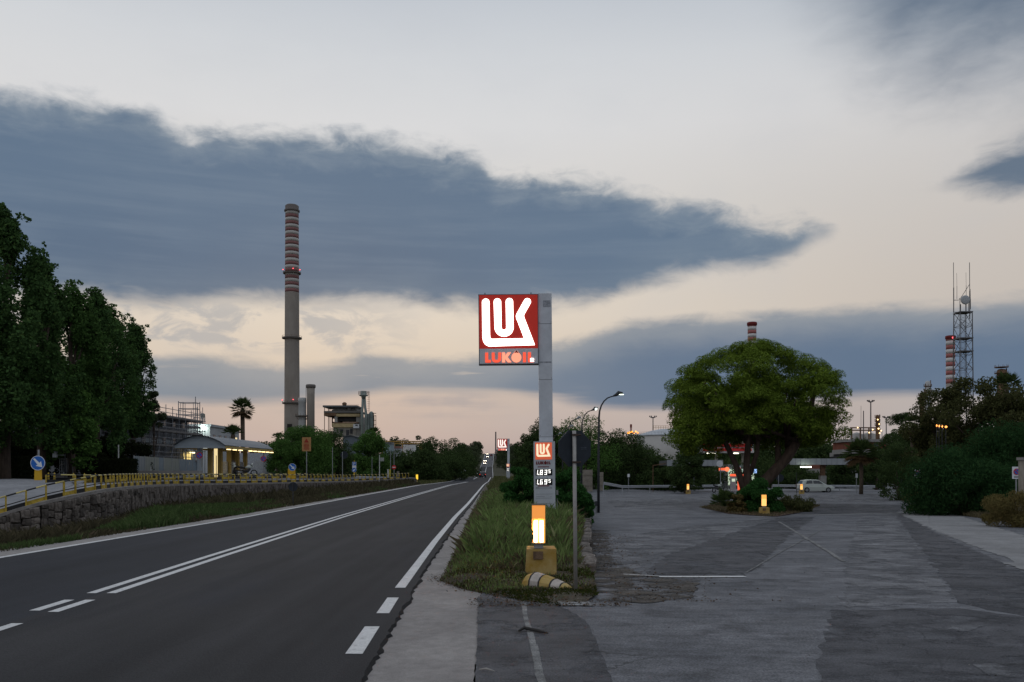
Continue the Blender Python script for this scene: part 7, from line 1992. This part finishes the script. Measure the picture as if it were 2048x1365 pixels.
# lattice tower with dish
d = 190; z_ = -1.2
t = thing('lattice_antenna_tower', 'tall steel lattice tower with white dish and whip antennas', 'tower', (PX(1926, d), d, z_))
LAT = mat('lattice_steel', (.13, .125, .13), .6, .2, 2)
X = lambda px: (px - 1926) / F * d; Z = lambda py: PZ(py, d) - z_
ztop = Z(626)
def hwid(z): return X(1926 + 12.0 + 2.6 * (1 - z / ztop))
for sx in (-1, 1):
    for sy in (-1, 1):
        mb = MB(); mb.tube((sx * hwid(0), sy * hwid(0), 0), (sx * hwid(ztop), sy * hwid(ztop), ztop), .13, .11, 6); mb.build('leg', LAT, t)
nb = 12
mbs = [MB() for _ in range(4)]
for k in range(nb):
    za, zb2 = ztop * k / nb, ztop * (k + 1) / nb; a, b = hwid(za), hwid(zb2)
    for f_ in range(4):
        def C(i, h, z2): s4 = [(-1, -1), (1, -1), (1, 1), (-1, 1)]; q = s4[i % 4]; return (q[0] * h, q[1] * h, z2)
        u, v = (f_, f_ + 1) if k % 2 else (f_ + 1, f_)
        mbs[f_].tube(C(u, a, za), C(v, b, zb2), .06, n=4)
        mbs[f_].tube(C(f_, b, zb2), C(f_ + 1, b, zb2), .055, n=4)
        mbs[f_].tube(C(v, a, za), C(u, (a + b) / 2, (za + zb2) / 2), .04, n=4)
for mb in mbs: mb.build('bracing', LAT, t)
for zz in (Z(626), Z(704), Z(678)):
    mb = MB(); q = hwid(zz) * 1.1; mb.box((0, 0, zz), (2 * q, 2 * q, .22)); mb.build('platform', LAT, t)
mb = MB()
for k in range(34): mb.tube((-.25, 0, k * ztop / 34), (.25, 0, k * ztop / 34), .035, n=4)
for sx in (-.25, .25): mb.tube((sx, 0, 0), (sx, 0, ztop), .05, n=4)
mb.build('ladder', LAT, t)
mb = MB(); mb.tube((X(1916), -.8, ztop), (X(1916), -.8, Z(598)), .07, n=5); mb.tube((X(1933), -.8, ztop), (X(1933), -.8, Z(596)), .07, n=5); mb.tube((X(1914), -.8, Z(600)), (X(1936), -.8, Z(600)), .06, n=5); mb.tube((X(1918), -.6, ztop), (X(1918), -.6, Z(610)), .12, n=6); mb.tube((X(1929), -.6, ztop), (X(1929), -.6, Z(610)), .12, n=6); mb.build('dish_frame', LAT, t)
mb = MB(); rr_ = 9 / F * d; mb.lathe([(rr_, 0), (rr_, .22), (rr_ * .8, .27), (.05, .30)], 20); o = mb.build('dish', mat('pale_dish', (.42, .43, .44), .5, .06), t, True, (X(1923), -1.5, Z(603))); o.rotation_euler = (PI / 2, 0, 0)
for px, a, b, q in ((1904, 627, 527, .11), (1936, 640, 527, .12), (1910.5, 600, 548, .05), (1929, 598, 547, .05), (1937.5, 620, 580, .08)):
    mb = MB(); mb.tube((X(px), -.7, Z(a)), (X(px), -.7, Z((a + b) / 2)), q, n=5); mb.tube((X(px), -.7, Z((a + b) / 2)), (X(px) - .05, -.7, Z(b)), q * .6, n=5); mb.build('whip_antenna', LAT, t)
mb = MB(); mb.tube((X(1904), -.7, Z(602)), (X(1914), -.7, Z(602)), .07, n=5); mb.tube((X(1904), -.7, Z(626)), (X(1914), -.7, Z(626)), .07, n=5); mb.tube((X(1918), -.7, Z(598)), (X(1936), -.7, Z(570)), .06, n=5); mb.build('stay', LAT, t)
# concrete post and sign at the right edge
t = thing('mossy_concrete_post', 'stained pale concrete gate post at the picture edge', 'post', (PX(2052, 36), 36, LOTZ(36)))
h = PZ(921, 36) - LOTZ(36)
mb = MB(); mb.box((0, 0, h / 2), (.42, .4, h), None, 0, .015); mb.build('shaft', mat('stained_concrete', (.27, .24, .20), .9, .45, 3, .4, 20, stretch=(1, 1, .3)), t)
mb = MB(); mb.box((0, 0, h + .06), (.52, .5, .12)); mb.build('cap', CONC, t)
t = thing('yellow_traffic_post', 'short yellow post beside the thin far post on the forecourt', 'bollard', (PX(1166, 60), 60, LOTZ(60)))
mb = MB(); mb.box((0, 0, .3), (.2, .2, .6)); mb.build('post', YR, t)
# pale litter on the verge edge
pole('dark_sign_pole', 'dark pole behind the octagonal sign beside the verge bush', 1160.5, 62, LOTZ(62), 935, .05, DARKPOLE)

# ================================================================== VEHICLES
TYRE = mat('tyre_rubber', (.018, .018, .018), .85, .2, 6)
RIMM = mat('wheel_rim', (.32, .33, .34), .35, .1, 5, metal=.4)
CARGL = mat('car_glass', (.015, .018, .022), .08, .1, 2, spec=.7)
def car(name, label, loc, rz, paint, tails=None, heads=None, group=None, est=False, sc=1.0):
    """hatchback along +Y, 4.1 m long"""
    t = thing(name, label, 'car', loc, rz, group)
    # side profile (y, z): lower body, then cabin
    Y0, Y1 = -2.0, 2.05
    sec = [(-2.00, .45, .80, .70), (-1.92, .30, 1.00, .80), (-1.2, .22, 1.03, .84), (0, .20, .98, .86), (.9, .20, .95, .86), (1.5, .22, .86, .83), (1.9, .28, .74, .76), (2.05, .38, .62, .66)]
    mb = MB(); rings = []
    for y, zl, zh, w in sec: rings.append([(-w, y, zl), (-w * 1.0, y, (zl + zh) / 2 + .05), (-w * .90, y, zh), (0, y, zh + .03), (w * .90, y, zh), (w, y, (zl + zh) / 2 + .05), (w, y, zl), (0, y, zl - .02)])
    for a, b in zip(rings, rings[1:]):
        for k in range(8): mb.quad(a[k], a[(k + 1) % 8], b[(k + 1) % 8], b[k])
    mb.add(rings[0], (tuple(range(8)),)); mb.add(rings[-1], (tuple(range(8)),)); mb.build('body', paint, t, True)
    cab = [(-1.85, .98, .98, .76, .70), (-1.55, .98, 1.44, .76, .62), (-.9, .98, 1.53, .77, .62), (.0, .96, 1.52, .78, .62), (.35, .95, 1.44, .78, .60), (1.15, .90, .95, .76, .70)]
    mb = MB(); rings = [[(-wb, y, zl), (-wt, y, zh - .04), (-wt * .8, y, zh), (wt * .8, y, zh), (wt, y, zh - .04), (wb, y, zl)] for y, zl, zh, wb, wt in cab]
    for a, b in zip(rings, rings[1:]):
        for k in range(6): mb.quad(a[k], a[(k + 1) % 6], b[(k + 1) % 6], b[k])
    mb.add(rings[0], (tuple(range(6)),)); mb.add(rings[-1], (tuple(range(6)),)); mb.build('cabin', paint, t, True)
    for sx in (-1, 1):
        def sidep(y, z):                                # point on the cabin flank
            f = (z - .98) / .5; return (sx * (.785 - .150 * f + .012), y, z)
        for nm, q in (('rear_window', [(-1.35, 1.06), (-.55, 1.06), (-.55, 1.42), (-1.15, 1.42)]), ('front_window', [(-.47, 1.06), (.72, 1.04), (.22, 1.40), (-.47, 1.42)])):
            mb = MB(); mb.add([sidep(*p) for p in q], ((0, 1, 2, 3),)); mb.build(nm, CARGL, t)
        for y in (-1.25, 1.28):
            mb = MB(); mb.tube((sx * .62, y, .31), (sx * .86, y, .31), .31, n=16); wv = mb.build('wheel', TYRE, t)
            mb = MB(); mb.tube((sx * .855, y, .31), (sx * .87, y, .31), .19, n=12); mb.build('rim', RIMM, wv)
        mb = MB(); mb.box((sx * .90, .62, 1.02), (.16, .10, .12)); mb.build('mirror', paint, t)
        mb = MB(); mb.box((sx * .72, -1.985, .80), (.15, .10, .18)); mb.build('tail_light', tails or mat('dull_tail_lens', (.2, .01, .01), .3), t)
        mb = MB(); mb.box((sx * .60, 2.03, .60), (.24, .10, .14)); mb.build('headlight', heads or mat('headlight_glass', (.5, .52, .55), .2), t)
    mb = MB(); mb.add([(-.56, -1.66, 1.36), (.56, -1.66, 1.36), (.66, -1.87, 1.06), (-.66, -1.87, 1.06)], ((0, 1, 2, 3),)); mb.build('back_window', CARGL, t)
    mb = MB(); mb.add([(-.56, .46, 1.42), (.56, .46, 1.42), (.68, 1.1, 1.0), (-.68, 1.1, 1.0)], ((0, 1, 2, 3),)); mb.build('windscreen', CARGL, t)
    mb = MB(); mb.box((0, -2.02, .62), (.46, .03, .12)); mb.build('number_plate', SWHITE, t)
    if sc != 1: t.scale = (sc, sc, sc)
    return t
WHITEP = mat('white_car_paint', (.46, .49, .45), .35, .04, spec=.5)
car('parked_car', 'white hatchback parked behind the canopy pillar and marker lamp', (PX(1630, 106), 106, LOTZ(106) - .02), -PI / 2, WHITEP, sc=1.05)
dc = car('moving_car', 'dark car with red tail lights driving away on the main road', (PX(965.5, 222), 222, ROADZ(222)), .02, mat('black_car_paint', (.012, .013, .016), .3, .1, spec=.5), glow('red_tail_lamp', (1, .05, .03), 1.1), sc=1.0)
HEAD = glow('warm_head_lamp', (1, .86, .66), 38.0)
oc = car('oncoming_car', 'nearest oncoming car with bright headlights on the far slope', (RC(560) - 1.6, 560, ROADZ(560)), PI, mat('black_car_paint', (.012, .013, .016), .3, .1), None, HEAD, 'oncoming cars far up the road')
for k, (d_, lane, lab) in enumerate(((600, -1.9, 'second oncoming car with headlights on the far slope'), (665, -1.2, 'third oncoming car with headlights near the hill top'), (710, -2.0, 'last oncoming car with headlights on the hill top'))):
    dup(oc, (RC(d_) + lane, d_, ROADZ(d_)), PI, lab)
dup(dc, (RR(690) - 2, 690, ROADZ(690)), .02, 'tiny dark car climbing the far slope of the road')
def motorbike(label, loc, rz, paint):
    t = thing('motorbike', label, 'motorbike', loc, rz, 'parked motorbikes')
    for y in (-.68, .70):
        mb = MB(); n_ = 18
        for k in range(n_):
            a, b = 2 * PI * k / n_, 2 * PI * (k + 1) / n_; mb.tube((0, y + .27 * math.cos(a), .31 + .27 * math.sin(a)), (0, y + .27 * math.cos(b), .31 + .27 * math.sin(b)), .055, n=5)
        w = mb.build('wheel', TYRE, t)
        mb = MB()
        for k in range(4): a = PI * k / 4; mb.tube((0, y - .24 * math.cos(a), .31 - .24 * math.sin(a)), (0, y + .24 * math.cos(a), .31 + .24 * math.sin(a)), .015, n=4)
        mb.build('spokes', RIMM, w)
    mb = MB(); mb.path([(0, -.45, .42), (0, -.2, .50), (0, .15, .52), (0, .38, .72)], [.12, .17, .16, .08], 8); mb.build('engine', BLK, t)
    mb = MB(); mb.path([(0, -.05, .80), (0, .15, .88), (0, .42, .86), (0, .55, .80)], [.08, .15, .13, .05], 8); mb.build('fuel_tank', paint, t, True)
    mb = MB(); mb.path([(0, -.80, .92), (0, -.5, .84), (0, -.05, .80)], [.06, .11, .09], 8); mb.build('seat', BLK, t, True)
    mb = MB(); mb.path([(0, .70, .31), (0, .48, 1.02)], .04, 6); mb.build('fork', STEEL, t)
    mb = MB(); mb.path([(-.34, .38, 1.08), (0, .46, 1.04), (.34, .38, 1.08)], .022, 6); mb.build('handlebar', BLK, t)
    mb = MB(); mb.lathe([(.03, -.08), (.10, 0), (.09, .06)], 8, (0, .62, .92)); mb.build('headlight', paint, t)
    mb = MB(); mb.path([(.1, -.3, .4), (.12, -.9, .46)], [.04, .05], 6); mb.build('exhaust', RIMM, t)
    mb = MB(); mb.path([(0, .5, .98), (0, .58, 1.25)], [.12, .05], 6); mb.build('fairing', paint, t, True)
    return t
mk = motorbike('white fronted motorbike parked in front of guardhouse pillars', (PX(470, 77), 77, PLAT - .02), .5, WHITEP)
dup(mk, (PX(492, 78), 78, PLAT - .02), -1.2, 'motorbike parked sideways beside the last guardhouse pillar')
dup(mk, (PX(1436, 103), 103, LOTZ(103)), -1.0, 'motorbike leaning near the pine trunk and white mirror')
